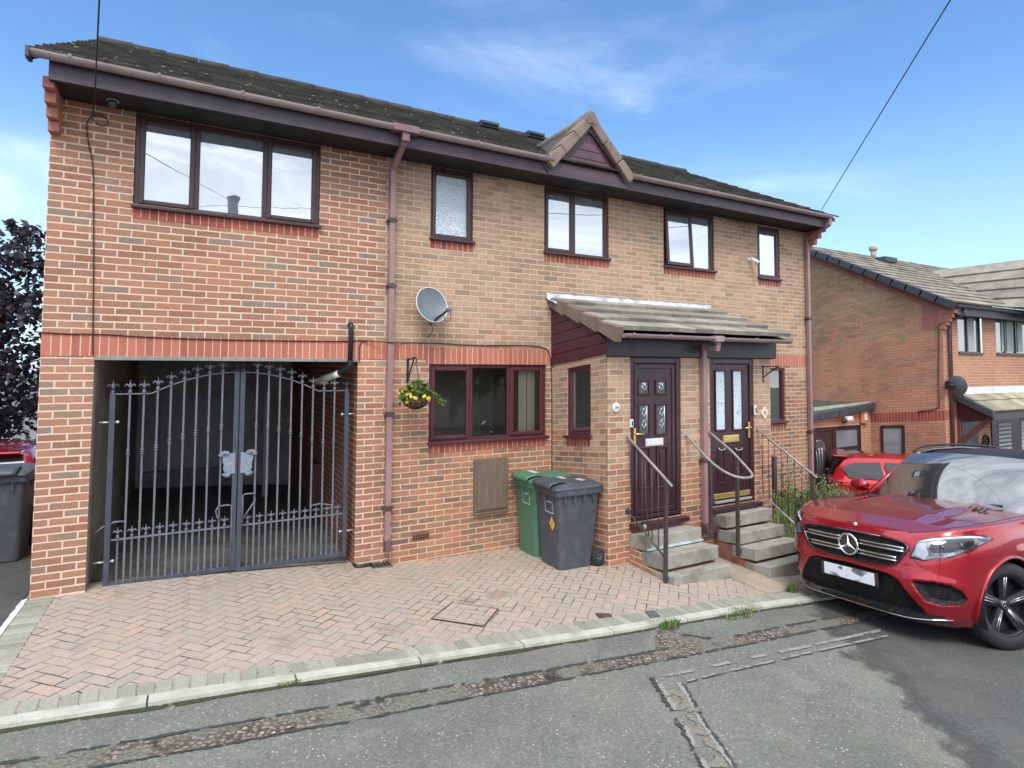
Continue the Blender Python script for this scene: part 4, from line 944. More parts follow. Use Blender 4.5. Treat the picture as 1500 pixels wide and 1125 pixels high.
so1 = [(1290, 924), (1188, 946.7), (1121, 960), (1060, 973), (990, 988), (958.7, 994.7)]; so2 = [(958.7, 993), (988, 1044), (1012, 1084), (1033, 1125), (1050, 1160)]
si1 = [(1300, 932), (1220, 949), (1126, 970.7), (1054, 986.7), (1006, 998.7)]; si2 = [(992, 1001), (1003, 1014.7), (1022, 1052), (1046, 1086.7), (1073, 1125), (1092, 1160)]
offx = lambda P, a, b: ([(x+a, y) for x, y in P], [(x+b, y) for x, y in P])
strip('road_seal', off(so1, -2), off(so1, 2), M_seal, 90, -.014, .006); strip('road_seal', off(si1, -1.5), off(si1, 1.5), M_seal, 90, -.014, .006)
strip('road_seal', *offx(so2, -2, 6), M_seal, 70, -.014, .008); strip('road_seal', *offx(si2, -2, 5), M_seal, 70, -.014, .008)
strip('road_seam', *offx(so2, -7, -1), M_crack, 70, -.0135, .014); strip('road_seam', *offx(si2, 4, 8), M_crack, 70, -.0135, .012)
strip('road_seam', off(si1, 1.2), off(si1, 2.6), M_crack, 80, -.0135, .006)
strip('road_patch', [(1003, 1004), (1030, 1050), (1050, 1090), (1068, 1125)], [(966, 1002), (994, 1050), (1016, 1090), (1040, 1125)], ragged('gravelly trench', srgb(104, 98, 88), srgb(140, 134, 122), .45), 60, -.0165, .01)
C2 = C_kl; mo = MB(); rows = [[], []]
for x in np.linspace(-1.5, 8.4, 160):
    y = along(C_kl, x); rows[0].append((x, y+.004, zg(x, y)-.016)); y2 = y-.028-.03*max(0, math.sin(x*2.1)+math.sin(x*5.3+1))/2-random.uniform(0, .012); rows[1].append((x, y2, zg(x, y2)-.019))
mo.grid(rows, smooth=False); o = mo.build('moss', ragged('kerb moss and grit', srgb(44, 46, 28), srgb(70, 68, 46), .36)); o['kind'] = 'stuff'
# covers in the paving
q4 = [G(662, 884), G(631, 908), G(709, 919.5), G(731, 893)]
c0 = sum(q4, Vector())/4
t_ = thing('manhole_cover', 'square recessed manhole cover filled with paving blocks in the driveway', 'manhole cover', c0)
m = MB(); ins = [c0+(p-c0)*.95 for p in q4]; m.poly([p-c0+Vector((0, 0, .010)) for p in ins]); m.build('block_infill', M_herr, t_)
m = MB()
for k in range(4):
    a, b = q4[k], q4[(k+1) % 4]; ia, ib = ins[k], ins[(k+1) % 4]; m.poly([p-c0+Vector((0, 0, .013)) for p in (a, b, ib, ia)])
m.build('steel_rim', M_('dark steel rim', (.05, .047, .043), .7, .3), t_)
P = [G(872, 900), G(880, 907), G(897, 904), G(893, 901)]; c0 = sum(P, Vector())/4
m = MB(); m.prism([p-c0+Vector((0, 0, .004)) for p in P], (0, 0, .012)); m.prism([(p-c0)*.5+Vector((0, 0, .012)) for p in P], (0, 0, .007)); o = tag(m.build('valve_cover', M_('rusty iron', (.085, .045, .035), .8, .3), bevel=.003), 'small rusty stopcock cover set in the paving near the kerb', 'valve cover'); o.location = c0
P = [G(945, 898), G(953, 907), G(967, 905), G(958, 896.5)]; c0 = sum(P, Vector())/4
m = MB(); m.prism([p-c0+Vector((0, 0, .010)) for p in P], (0, 0, .012)); m.prism([(p-c0)*.6+Vector((0, 0, .018)) for p in P], (0, 0, .006)); o = tag(m.build('valve_cover', M_('slate grey iron', (.10, .11, .12), .7, .2), bevel=.003), 'small slate grey cover in the border blocks by the kerb', 'valve cover'); o.location = c0
c0 = G(556, 829); t_ = thing('drain_cover', 'dark drain grating at the foot of the mauve downpipe beside the gate pier', 'drain', c0)
m = MB(); m.box(-.12, .14, -.09, .09, -.02, .012); m.build('drain_frame', M_('drain frame', (.10, .10, .09), .8, .2), t_, bevel=.004)
for k in range(5): m = MB(); m.box(-.09+k*.045, -.065+k*.045, -.07, .07, .0125, .022); m.build('grate_bar', M_black, t_)
c1 = G(512, 819); m = MB(); m.tube(smooth_path([c1-c0+Vector((.02, .1, .03)), c1-c0+Vector((.05, 0.0, .03)), Vector((-.28, .02, .035)), Vector((-.1, .02, .03))]), .022, 8); m.build('drain_hose', M_black, t_)
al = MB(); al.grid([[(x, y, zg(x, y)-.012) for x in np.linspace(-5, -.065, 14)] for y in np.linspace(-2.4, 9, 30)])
t = T('alley tarmac with painted shade'); p_ = t.pos(); c_ = t.ramp(t.noise(1.4, p_, 5, .65), [(.3, srgb(58, 57, 56)), (.6, srgb(78, 77, 74)), (.8, srgb(96, 94, 88))]); c_ = t.mix(t.m('MULTIPLY', t.smooth(t.voro(40, p_), .16, .08), .35), c_, srgb(140, 138, 130))  # the tree's shade over the alley is put into this darker colour
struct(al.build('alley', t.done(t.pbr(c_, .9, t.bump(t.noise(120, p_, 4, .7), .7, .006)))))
# ------------------------------------------------------------------ iron gates
GYT = .13
def fleur(mb, x, y, z, s=1.0):
    mb.lathe([(.012*s, 0), (.024*s, .012*s), (.014*s, .022*s), (.02*s, .032*s), (.010*s, .044*s)], (x, y, z), 'z', 8)
    mb.ball((x, y, z+.082*s), (.013*s, .010*s, .036*s), 8); mb.ball((x, y, z+.125*s), (.006*s, .006*s, .016*s), 6)
    for d in (-1, 1): mb.tube([(x, y, z+.05*s), (x+d*.014*s, y, z+.085*s), (x+d*.032*s, y, z+.098*s), (x+d*.045*s, y, z+.085*s), (x+d*.042*s, y, z+.07*s)], [.008*s, .009*s, .009*s, .008*s, .004*s], 6)
def top_z(u): return 1.905+(0 if u < .30 else .225*(1-((1-u)/.70)**2.0))   # u from hinge to meeting stile
def gate(label, xa, xb, hinge_left, zb):
    q = thing('iron_gate', label, 'gate', (xa if hinge_left else xb, GYT, zb), group=None); o = Vector(q.location)
    rel = lambda x, z, y=GYT: (x-o.x, y-o.y, z-o.z)
    U = lambda x: (x-xa)/(xb-xa) if hinge_left else (xb-x)/(xb-xa)
    hs, ms = (xa+.024, xb-.024) if hinge_left else (xb-.024, xa+.024)
    for x, w_, nm in ((hs, .024, 'hinge_stile'), (ms, .024, 'meeting_stile')):
        m = MB(); zt = top_z(U(x)); m.box(x-w_-o.x, x+w_-o.x, -.024, .024, zb-o.z, zt-o.z); fleur(m, x-o.x, 0, zt-o.z, 1.05); m.build(nm, M_iron, q, bevel=.002, seg=1)
    n = 40; m = MB(); m.tube([rel(xa+(xb-xa)*i/n, top_z(U(xa+(xb-xa)*i/n))) for i in range(n+1)], .0075, 6); m.build('top_rail', M_iron_lt, q)
    a_, b_ = xa+.05, xb-.05; zm = .43
    m = MB(); m.box(a_-o.x, b_-o.x, -.011, .011, zm-.009-o.z, zm+.009-o.z); m.build('middle_rail', M_iron_lt, q, bevel=.002, seg=1)
    m = MB(); m.box(a_-o.x, b_-o.x, -.019, .019, zb+.002-o.z, zb+.05-o.z); m.build('bottom_rail', M_iron, q, bevel=.002, seg=1)
    sp = (xb-xa-.096)/9; z0 = zb+.05
    for i in range(8):
        x = xa+.048+sp*(i+1)+random.uniform(-.003, .003); zt = top_z(U(x)); m = MB(); cz = zt-.60
        m.tube([rel(x, z0), rel(x+random.uniform(-.002, .002), (z0+cz)/2), rel(x, cz-.03), rel(x, zt+.004)], .0092, square=True)
        for k in (-.022, 0, .022): m.lathe([(.012, -.009), (.020, -.004), (.020, .004), (.012, .009)], (x-o.x, 0, cz+k-o.z), 'z', 8)
        fleur(m, x-o.x, 0, zt-o.z+.004); m.build('bar', M_iron_lt, q)
    for i in range(9):
        x = xa+.048+sp*(i+.5); m = MB(); nn = 26
        m.tube([rel(x, z0+(zm-z0)*k/nn) for k in range(nn+1)], .0075, square=True, twist=.55); fleur(m, x-o.x, 0, zm+.008-o.z, .82); m.build('twisted_bar', M_iron_lt, q)
    # half of the crest, with fanned ribs
    s = 1 if hinge_left else -1; xe = xb if hinge_left else xa; zc = 1.115
    m = MB(); n = 18; pts = []
    prof = [(.02, .125), (.06, .12), (.10, .115), (.145, .10), (.150, .05), (.135, .0), (.140, -.05), (.12, -.09), (.07, -.105), (.02, -.105)]
    m.prism([(xe-s*d-o.x, -.034, zc+h-o.z) for d, h in prof], (0, .012, 0))
    m.build('crest', M_crest, q, bevel=.003)
    m = MB()
    for k in range(6):
        an = rad(20+k*22); m.tube([(xe-s*(.125+.02*math.cos(an))-o.x, -.04, zc+.085+.02*math.sin(an)-o.z), (xe-s*(.125+.068*math.cos(an))-o.x, -.042, zc+.085+.068*math.sin(an)-o.z)], [.008, .011], 6)
    m.build('crest_ribs', M_crest, q); m = MB()
    for k in range(5):
        an = rad(-30-k*24); m.tube([(xe-s*(.10+.02*math.cos(an))-o.x, -.04, zc-.08+.02*math.sin(an)-o.z), (xe-s*(.10+.058*math.cos(an))-o.x, -.042, zc-.08+.058*math.sin(an)-o.z)], [.007, .010], 6)
    m.build('crest_ribs', M_crest, q)
    m = MB()
    for zz in (1.62, .22):
        m.tube([rel(hs, zz), rel(hs-s*.11, zz+.0)], .010, 8); m.lathe([(.016, -.012), (.016, .012)], rel(hs+s*.05, zz), 'x', 8); m.tube([rel(hs, zz), rel(hs+s*.05, zz)], .006, 6)
    m.build('hinge', M_galv, q)
    m = MB(); xk = xe-s*.075
    if hinge_left: m.tube([rel(xk+.03, zb-.02, GYT-.03), rel(xk+.03, .66, GYT-.03), rel(xk-.005, .675, GYT-.03), rel(xk-.10, .67, GYT-.03)], .009, 8); m.tube([rel(xk-.10, .67, GYT-.03), rel(xk-.125, .62, GYT-.03), rel(xk-.11, .55, GYT-.03), rel(xk-.08, .53, GYT-.03)], .008, 8)
    else: m.tube([rel(xk-.02, .46, GYT-.03), rel(xk-.02, .76, GYT-.03), rel(xk+.0, .775, GYT-.03), rel(xk+.11, .775, GYT-.03)], .009, 8); m.tube([rel(xk+.11, .70, GYT-.03), rel(xk-.01, .52, GYT-.03)], .008, 8)
    m.build('drop_bolt', M_iron_lt, q)
    m = MB()
    if hinge_left: m.tube([rel(xa-.10, .50), rel(xa-.02, .57), rel(xa+.08, .61), rel(xa+.18, .605)], .009, 8)
    else: m.tube([rel(xb-.42, .56), rel(xb-.32, .575), rel(xb-.18, .55), rel(xb-.17, .2)], .009, 8)
    m.build('latch_rod', M_iron_lt, q)
    return q
M_crest = M_('pale blue grey crest', (.20, .235, .295), .45, .35, 60, bump=.8, bscale=90)
gate('left leaf of the blue-grey wrought-iron gate with half the crest', .553, 1.748, True, -.045)
gate('right leaf of the blue-grey wrought-iron gate with half the crest', 1.760, 2.962, False, -.075)
# things inside the passage
t_ = thing('mesh_panel', 'low ribbed metal panel leaning at the back of the dark passage', 'panel', (1.0, 4.6, zg(1, .2)))
for k in range(44):
    m = MB(); m.tube([(-.4+k*.035, 0, .02), (-.4+k*.035, .12, .40)], .005, 5); m.build('wire', M_iron, t_)
m = MB(); m.tube([(-.42, .12, .40), (1.13, .12, .40)], .009, 6); m.tube([(-.42, 0, .02), (1.13, 0, .02)], .009, 6); m.tube([(-.42, 0, .02), (-.42, .12, .40)], .009, 6); m.build('panel_frame', M_iron, t_)
# black flue pipe
x = onY(514, 500, -.07).x; t_ = thing('flue_pipe', 'black bent waste pipe running down the brick wall into the gateway', 'pipe', (x, -.065, 2.68)); o = Vector(t_.location)
m = MB(); m.tube([Vector(p)-o for p in smooth_path([(x, .02, 2.70), (x, -.05, 2.70), (x, -.072, 2.67), (x, -.072, 2.60)])]+[Vector((x-.005, -.072, 2.26))-o], .030, 12); m.build('upper_pipe', M_black, t_)
m = MB(); m.tube([Vector(p)-o for p in smooth_path([(x-.005, -.072, 2.27), (x-.008, -.06, 2.20), (x-.05, .02, 2.15), (x-.10, .09, 2.115)])], .036, 12); m.build('elbow', M_black, t_)
m = MB(); m.tube([Vector(p)-o for p in ((x-.095, .085, 2.118), (x-.15, .16, 2.085))], .041, 12); m.build('collar', M_white, t_)
m = MB(); m.tube([Vector(p)-o for p in ((x-.15, .16, 2.085), (x-.30, .38, 2.01))], .045, 12); m.build('lower_pipe', M_('dirty grey pipe', (.30, .29, .26), .6, .2), t_)
# cables ----------------------------------------------------------------
def cable(name, label, pts, r=.006, cat='cable'):
    m = MB(); m.tube(smooth_path(pts, 6), r, 6); o = m.build(name, M_cable, None); return tag(o, label, cat)
W = lambda px, py, y=-.012: tuple(onY(px, py, y))
cable('wall_cable', 'black cable run along the top of the red brick band', [W(50, 486), W(95, 489), W(150, 490), W(220, 494), W(300, 497), W(400, 499), W(505, 500), W(530, 499, -.014), W(575, 502, -.10), W(590, 502), W(640, 503), W(700, 506), W(760, 506), W(795, 509), W(805, 520), W(807.5, 545), W(808.5, 600), W(808.5, 695)], .0065)
cable('wall_cable', 'black cable dropping from the brick band beside the flue pipe', [W(538, 499, -.016), W(531, 501), W(527, 508), W(526, 530)], .006)
cable('wall_cable', 'thin looped cable hanging down the wall left of the wide upstairs window', [W(138, 155, -.05), W(136, 172, -.03), W(145, 183, -.03), W(156, 183, -.03), W(157, 176, -.03), W(147, 168, -.03), W(134, 171, -.03), W(127, 184, -.02), W(131, 215), W(136, 245), W(137, 320), W(137, 400), W(136, 490), W(136, 520)], .0055)
def wire(label, a, b, sag):
    P = [Vector(a).lerp(Vector(b), k/24)-Vector((0, 0, sag*4*(k/24)*(1-k/24))) for k in range(25)]
    m = MB(); m.tube(P, .0065, 5); tag(m.build('overhead_wire', M_cable), label, 'wire')
POLE = Vector((2.28, -14, 7.6))
wire('overhead phone wire reaching the eaves above the wide upstairs window', onY(138, 158, -.25), POLE, .0)
A = onY(1203, 308, -.32); B_ = CAM+ray(1392, 0)*5.5; wire('overhead phone wire reaching the right end of the long gutter', A, A+(B_-A)*3.2, .0)
t_ = thing('telegraph_pole', 'dark wooden telegraph pole across the street carrying the phone wires', 'pole', (POLE.x, POLE.y, zg(POLE.x, POLE.y)))
m = MB(); m.tube([(0, 0, -.2), (0, 0, POLE.z-t_.location.z+.15)], [.24, .19], 14); m.build('pole', M_('dark creosoted wood', (.05, .04, .03), .9, .2), t_)
m = MB(); m.lathe([(.20, 0), (.20, .08), (.05, .16)], (0, 0, POLE.z-t_.location.z+.1), 'z', 14); m.build('pole_cap', M_('dark cap', (.06, .05, .04), .9), t_)
# dome camera, security camera ------------------------------------------------
p = onY(165, 149, -.20); t_ = thing('dome_camera', 'small dark dome camera under the eaves above the wide upstairs window', 'security camera', (p.x, p.y, 4.85))
m = MB(); m.lathe([(.055, 0), (.055, -.03), (.045, -.035)], (0, 0, 0), 'z', 16); m.build('camera_base', M_('grey camera base', (.25, .27, .30), .4), t_)
m = MB(); m.ball((0, -.01, -.055), .045, 14); m.build('camera_dome', M_('smoky dome', (.03, .035, .045), .1, spec=.8), t_)
p = onY(1097, 381, 0); t_ = thing('security_camera', 'white bullet security camera on the wall left of the narrow end window', 'security camera', p)
m = MB(); m.lathe([(.032, -.025), (.032, 0)], (0, 0, 0), 'y', 14); m.tube([(0, -.02, 0), (.0, -.07, -.0)], .013, 8); m.build('camera_bracket', M_white, t_)
m = MB(); d = Vector((.50, -.62, -.55)).normalized(); c = Vector((.01, -.07, 0)); m.tube([c-d*.03, c+d*.12], [.034, .038], 14); m.build('camera_body', M_white, t_)
m = MB(); m.tube([c+d*.121, c+d*.128], .032, 14); m.build('camera_lens', M_black, t_)
# satellite dishes ---------------------------------------------------------------
def dish(label, base, nrm, rx, rz, mat, arm, lnb_off):
    q = thing('satellite_dish', label, 'satellite dish', base); n = Vector(nrm).normalized(); s = n.cross(Vector((0, 0, 1))).normalized()*-1; s = Vector((0, 0, 1)).cross(n).normalized(); u = n.cross(s)
    c = Vector(arm); rows = []; back = []
    for i in range(8):
        f = i/7; rows.append([c+s*(rx*f*math.cos(a))+u*(rz*f*math.sin(a))-n*(.055*(1-f*f)) for a in [2*math.pi*k/32 for k in range(33)]]); back.append([v-n*.006 for v in rows[-1]])
    m = MB(); m.grid(rows); m.grid(back, flip=True); m.build('dish', mat, q)
    m = MB(); m.tube(rows[-1][:-1]+[rows[-1][0]], .0065, 6, cap=False); m.build('rim', M_dishrim, q)
    foot = c-u*rz*.93+n*.01; lnb = c+n*lnb_off[0]-u*lnb_off[1]+s*lnb_off[2]
    m = MB(); m.tube([foot, lnb], .010, square=True); m.build('feed_arm', M_black, q)
    m = MB(); m.tube([lnb-(n*-.03), lnb+n*-.03], [.022, .030], 12); m.box(lnb.x-.01, lnb.x+.035, lnb.y-.02, lnb.y+.03, lnb.z-.045, lnb.z+.005); m.build('feed_horn', M_('grey feed horn', (.24, .23, .22), .5), q)
    m = MB(); m.lathe([(.05, -.012), (.05, 0)], (0, 0, 0), 'y', 14); m.tube([(0, -.01, 0), (0, -.10, -.02), tuple(c-n*.07)], .018, 8); m.build('wall_mount', M_black, q)
    m = MB(); m.tube(smooth_path([lnb+Vector((.02, 0, -.03)), lnb+Vector((.03, .02, -.13)), lnb+Vector((-.02, .05, -.15)), lnb+Vector((-.06, .06, -.06)), foot+Vector((0, .02, .02))]), .004, 5)
    m.tube(smooth_path([foot+Vector((0, .01, 0)), foot+Vector((-.05, .05, -.05)), foot+Vector((-.01, .10, -.03)), foot+Vector((.02, .13, -.12)), Vector((foot.x+.01, -.01, foot.z-.20))]), .0045, 5); m.build('dish_cable', M_cable, q)
    return q
p = onY(628, 452, 0); dish('grey satellite dish on the buff brick wall above the kitchen window', p, (.12, -.92, .30), .215, .235, M_dish, (-.03, -.20, .03), (.235, .15, .09))
# hanging basket ------------------------------------------------------------------
p0 = onY(597, 541, 0); hook = onY(610, 531, -.30)
t_ = thing('wall_bracket', 'black scrolled bracket on the wall holding up the flower basket', 'bracket', (p0.x, 0, p0.z)); o = Vector(t_.location)
m = MB(); m.box(-.014, .014, -.008, -.001, -.17, .14); m.build('back_plate', M_black, t_)
m = MB(); hx = 0.0; m.tube([(0, -.005, .12), (0, -.31, .15)], .008, square=True); m.tube(smooth_path([(0, -.31, .15), (0, -.335, .13), (0, -.33, .095), (0, -.30, .09)]), .007, 6); m.build('arm', M_black, t_)
m = MB(); m.tube([(0, -.005, -.14), (0, -.10, -.02), (0, -.24, .135)], .007, square=True); m.build('brace', M_black, t_)
bc = Vector((p0.x+.0, -.315, p0.z-.33))
t_ = thing('hanging_basket', 'wire hanging basket of yellow flowers on the wall beside the kitchen window', 'hanging basket', bc)
R_ = .165; m = MB(); rows = []
for i in range(9):
    a = math.pi/2*i/8; rows.append([(R_*.93*math.cos(a)*math.cos(b), R_*.93*math.cos(a)*math.sin(b), -R_*.85*math.sin(a)) for b in [2*math.pi*k/24 for k in range(25)]])
m.grid(rows); m.build('coir_liner', M_coir, t_)
m = MB()
for a in (0, .5, .95): m.tube([(R_*math.cos(a)*math.cos(b), R_*math.cos(a)*math.sin(b), -R_*.9*math.sin(a)) for b in [2*math.pi*k/24 for k in range(25)]], .005, 5)
for k in range(12):
    for dr in (-1, 1): m.tube([(R_*math.cos(a)*math.cos(k*math.pi/6+dr*a*.5), R_*math.cos(a)*math.sin(k*math.pi/6+dr*a*.5), -R_*.9*math.sin(a)) for a in [math.pi/2*i/7 for i in range(8)]], .0035, 4)
m.build('wire_frame', M_black, t_)
top = Vector((0, .0, p0.z+.09-bc.z))
for k in range(3): a = 2*math.pi*k/3+.6; m = MB(); m.tube([top, (R_*math.cos(a), R_*math.sin(a), 0)], .003, 5); m.build('chain', M_black, t_)
def leaf_cloud(mb, c, rx, ry, rz, n, size, mis, droop=0.0, mode='ell'):
    for i in range(n):
        while True:
            v = Vector((random.uniform(-1, 1), random.uniform(-1, 1), random.uniform(-1, 1)))
            if v.length < 1: break
        p = Vector((c[0]+v.x*rx, c[1]+v.y*ry, c[2]+v.z*rz)); d = Vector((random.gauss(0, 1), random.gauss(0, 1), random.gauss(.2, .8)-droop)).normalized()
        s = size*random.uniform(.6, 1.3); w_ = d.cross(Vector((random.gauss(0, 1), random.gauss(0, 1), random.gauss(0, 1)))).normalized()*s*.42; n_ = d.cross(w_).normalized()*s*.12
        mb.add([p, p+d*s*.5+w_+n_, p+d*s, p+d*s*.5-w_+n_], [(0, 1, 2, 3)], random.choice(mis))
m = MB(); leaf_cloud(m, (0, 0, .05), .19, .16, .085, 520, .05, [0, 1, 2, 0, 1]); leaf_cloud(m, (.02, -.02, .12), .12, .1, .07, 160, .05, [0, 1, 2])
leaf_cloud(m, (-.14, -.05, -.02), .08, .08, .06, 90, .045, [0, 1])
for i in range(5):
    P = smooth_path([(.1, -.05, .06), (.2, -.06+.03*i, .04), (.27+.01*i, -.07+.02*i, -.01-.01*i), (.31+.012*i, -.07, -.07)], 4); m.tube(P, .003, 4, mi=1)
    for q in P[4::2]: leaf_cloud(m, q, .025, .02, .02, 7, .035, [0, 1])
m.build('foliage', M_leafg, t_)
for i in range(24):
    m = MB(); a = random.uniform(math.pi*.75, math.pi*2.1); rr = random.uniform(.12, .2); c = Vector((rr*math.cos(a)*1.05, rr*math.sin(a), random.uniform(-.06, .1)))
    for k in range(5):
        b = 2*math.pi*k/5; m.ball((c.x+.012*math.cos(b), c.y-.006, c.z+.012*math.sin(b)), (.009, .006, .009), 6)
    m.build('flower', M_yellow, t_)
p0 = onY(1117.5, 548, PY); t_ = thing('wall_bracket', 'empty black wall bracket on the brick pier right of the etched glass door', 'bracket', (p0.x, PY, p0.z)); 
m = MB(); m.box(-.012, .012, -.008, -.001, -.12, .13); m.build('back_plate', M_black, t_)
m = MB(); m.tube([(0, -.004, -.05), (0, -.25, .11)], .007, square=True); m.tube([(0, -.004, .11), (0, -.26, .115)], .007, square=True); m.tube(smooth_path([(0, -.26, .115), (0, -.28, .10), (0, -.27, .07)]), .006, 6); m.build('arm', M_black, t_)
# wheelie bins ---------------------------------------------------------------------
def rrect(x0, x1, y0, y1, r, z, n=5):
    P = []
    for cx, cy, a0 in ((x1-r, y1-r, 0), (x0+r, y1-r, 90), (x0+r, y0+r, 180), (x1-r, y0+r, 270)):
        for k in range(n): a = rad(a0+90*k/(n-1)); P.append((cx+r*math.cos(a), cy+r*math.sin(a), z))
    return P+[P[0]]
def binmat(name, col, dirt):
    t = T(name); p = t.obj(); x, y, z = t.sep(p); n = t.noise(7, p, 5, .65); st = t.noise(1, t.comb(t.m('MULTIPLY', x, 30), t.m('MULTIPLY', y, 30), t.m('MULTIPLY', z, 4)), 4, .6)
    c = t.mix(t.m('MULTIPLY', t.smooth(n, .45, .7), .35), col, dirt); c = t.mix(t.m('MULTIPLY', t.smooth(st, .55, .75), .2), c, dirt)
    return t.done(t.pbr(c, t.m('MULTIPLY_ADD', n, .25, .36), t.bump(t.noise(220, p, 2), .12, .002), spec=.45))
M_bing = binmat('green bin plastic', (.070, .175, .105, 1), (.14, .22, .16, 1)); M_bink = binmat('charcoal bin plastic', (.060, .066, .082, 1), (.14, .15, .17, 1))
def bin_(label, mat, loc, rot, stickers=True, diamond=True):
    q = thing('wheelie_bin', label, 'wheelie bin', loc); q.rotation_euler = (0, 0, rot)
    H = .97; m = MB(); rows = []
    for z, g, r in ((0, 0, .05), (.02, .012, .06), (.5, .5, .055), (.86, .86, .05), (.90, .90, .05)):
        rows.append(rrect(.0-.055*g, .49+.085*g, -.225-.045*g, .225+.045*g, r, z))
    m.grid(rows); m.poly(rows[0][:-1][::-1])
    rows = [rrect(-.075, .595, -.29, .29, .05, .885), rrect(-.082, .602, -.297, .297, .05, .90), rrect(-.082, .602, -.297, .297, .05, .955), rrect(-.07, .59, -.285, .285, .05, .962)]; m.grid(rows, smooth=False)
    for k in range(4): m.box(.02+k*.14, .045+k*.14, -.288, -.262, .80, .89)
    for k in range(3): m.box(-.072, -.048, -.17+k*.155, -.15+k*.155, .80, .89)
    m.build('bin_body', mat, q)
    m = MB(); rows = []
    for (g, z) in ((0, .962), (0, .985), (.012, .995), (.10, 1.025), (.16, 1.03)):
        rows.append(rrect(-.10+g*1.1, .60-g*.6, -.30+g, .30-g, .05, z))
    m.grid(rows); m.poly(rows[-1][:-1]); m.poly(rows[0][:-1][::-1])
    m.build('lid', mat, q)
    m = MB(); rows = []
    for x, dz in ((-.125, -.03), (-.13, .0), (-.10, .03), (.02, .055), (.10, .035)): rows.append([(x, y, 1.0+dz*(1-.25*(y/.2)**2)) for y in np.linspace(-.2, .2, 9)])
    m.grid(rows); m.build('lid_grip', mat, q).modifiers.new('s', 'SOLIDIFY').thickness = .012
    m = MB(); m.tube([(.60, -.26, .95), (.67, -.25, .965), (.67, .25, .965), (.60, .26, .95)], .016, 8); m.build('handle', mat, q)
    for s in (-1, 1):
        m = MB(); m.lathe([(.06, -.024), (.088, -.024), (.1, -.016), (.1, .016), (.088, .024), (.06, .024)], (.545, s*.262, .10), 'y', 28); w_ = m.build('wheel', M_('bin rubber', (.022, .022, .022), .8), q)
        m = MB(); m.lathe([(.02, -.022), (.062, -.018), (.062, .018), (.02, .022)], (.545, s*.262, .10), 'y', 20)
        for k in range(6): a = math.pi*k/3; m.tube([(.545, s*.262-s*0-.02, .10), (.545+.058*math.cos(a), s*.262-.022, .10+.058*math.sin(a))], .008, 5)
        m.build('hub', M_('bin hub', (.10, .10, .10), .5), w_)
    if stickers:
        fx = lambda z: -.055*z/.9-.004
        m = MB(); z0, z1, y0, y1 = .665, .80, -.145, .04; e = .008
        for qd in ((y0, y1, z0, z0+e), (y0, y1, z1-e, z1), (y0, y0+e, z0+e, z1-e), (y1-e, y1, z0+e, z1-e)): m.quad((fx(qd[2]), qd[1], qd[2]), (fx(qd[2]), qd[0], qd[2]), (fx(qd[3]), qd[0], qd[3]), (fx(qd[3]), qd[1], qd[3]))
        m.build('address_panel', M_white, q)
    if diamond:
        c = (.0, -.10, .555); m = MB(); m.quad(*[(fx(z)-.001, y, z) for y, z in ((-.105+0, .455), (-.165, .54), (-.105, .63), (-.045, .54))]); st = m.build('sticker', M_('yellow warning sticker', (.85, .52, .05), .5, .1), q)
        m = MB()
        for k, (w_, zz) in enumerate(((.02, .59), (.05, .565), (.065, .54), (.05, .515), (.02, .49))): m.quad(*[(fx(z)-.002, y, z) for y, z in ((-.105-w_/2, zz-.006), (-.105-w_/2+.006*k, zz+.004), (-.105+w_/2, zz+.006), (-.105+w_/2-.008, zz-.004))])
        m.build('sticker_print', M_black, st)
    return q
M_lidpatch = M_('pale lid patch', (.55, .57, .57), .4, .3, 9)
g1 = bin_('green wheelie bin against the wall behind the charcoal one', M_bing, (5.215, -.345, zg(5.3, -.35)), rad(0), True, False)
k1 = bin_('charcoal wheelie bin with a yellow diamond sticker beside the porch', M_bink, (5.20, -.925, zg(5.3, -.95)), rad(0))
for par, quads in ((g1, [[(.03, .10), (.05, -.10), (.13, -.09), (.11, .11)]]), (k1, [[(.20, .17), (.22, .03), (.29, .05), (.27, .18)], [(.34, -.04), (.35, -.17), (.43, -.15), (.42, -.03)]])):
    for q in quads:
        m = MB(); z = 1.0325 if par is k1 else 1.058; m.prism([(x, y, z) for x, y in q][::-1], (0, 0, .002)); m.build('lid_patch', M_lidpatch, par)  # flat pale patches laid on the bin lids
b3 = bin_('charcoal wheelie bin standing in the alley left of the house', M_bink, (-.62, 1.52, zg(-.6, 1.6)), rad(90), False, False)
t_ = thing('storage_crate', 'small white plastic crate on the ground behind the alley bin', 'crate', (-.36, 2.35, zg(-.4, 2.4)))
m = MB(); m.box(-.16, .16, -.14, .14, .50, .78); m.build('crate_body', M_white, t_, bevel=.012)
for k in range(4): m = MB(); m.box(-.13+k*.075, -.10+k*.075, -.146, -.1405, .54, .74); m.build('crate_slot', M_('grey slot', (.2, .22, .22), .6), t_)
m = MB(); m.box(-.15, .15, -.13, .13, 0, .495); m.build('crate_stand', M_black, t_, bevel=.01)
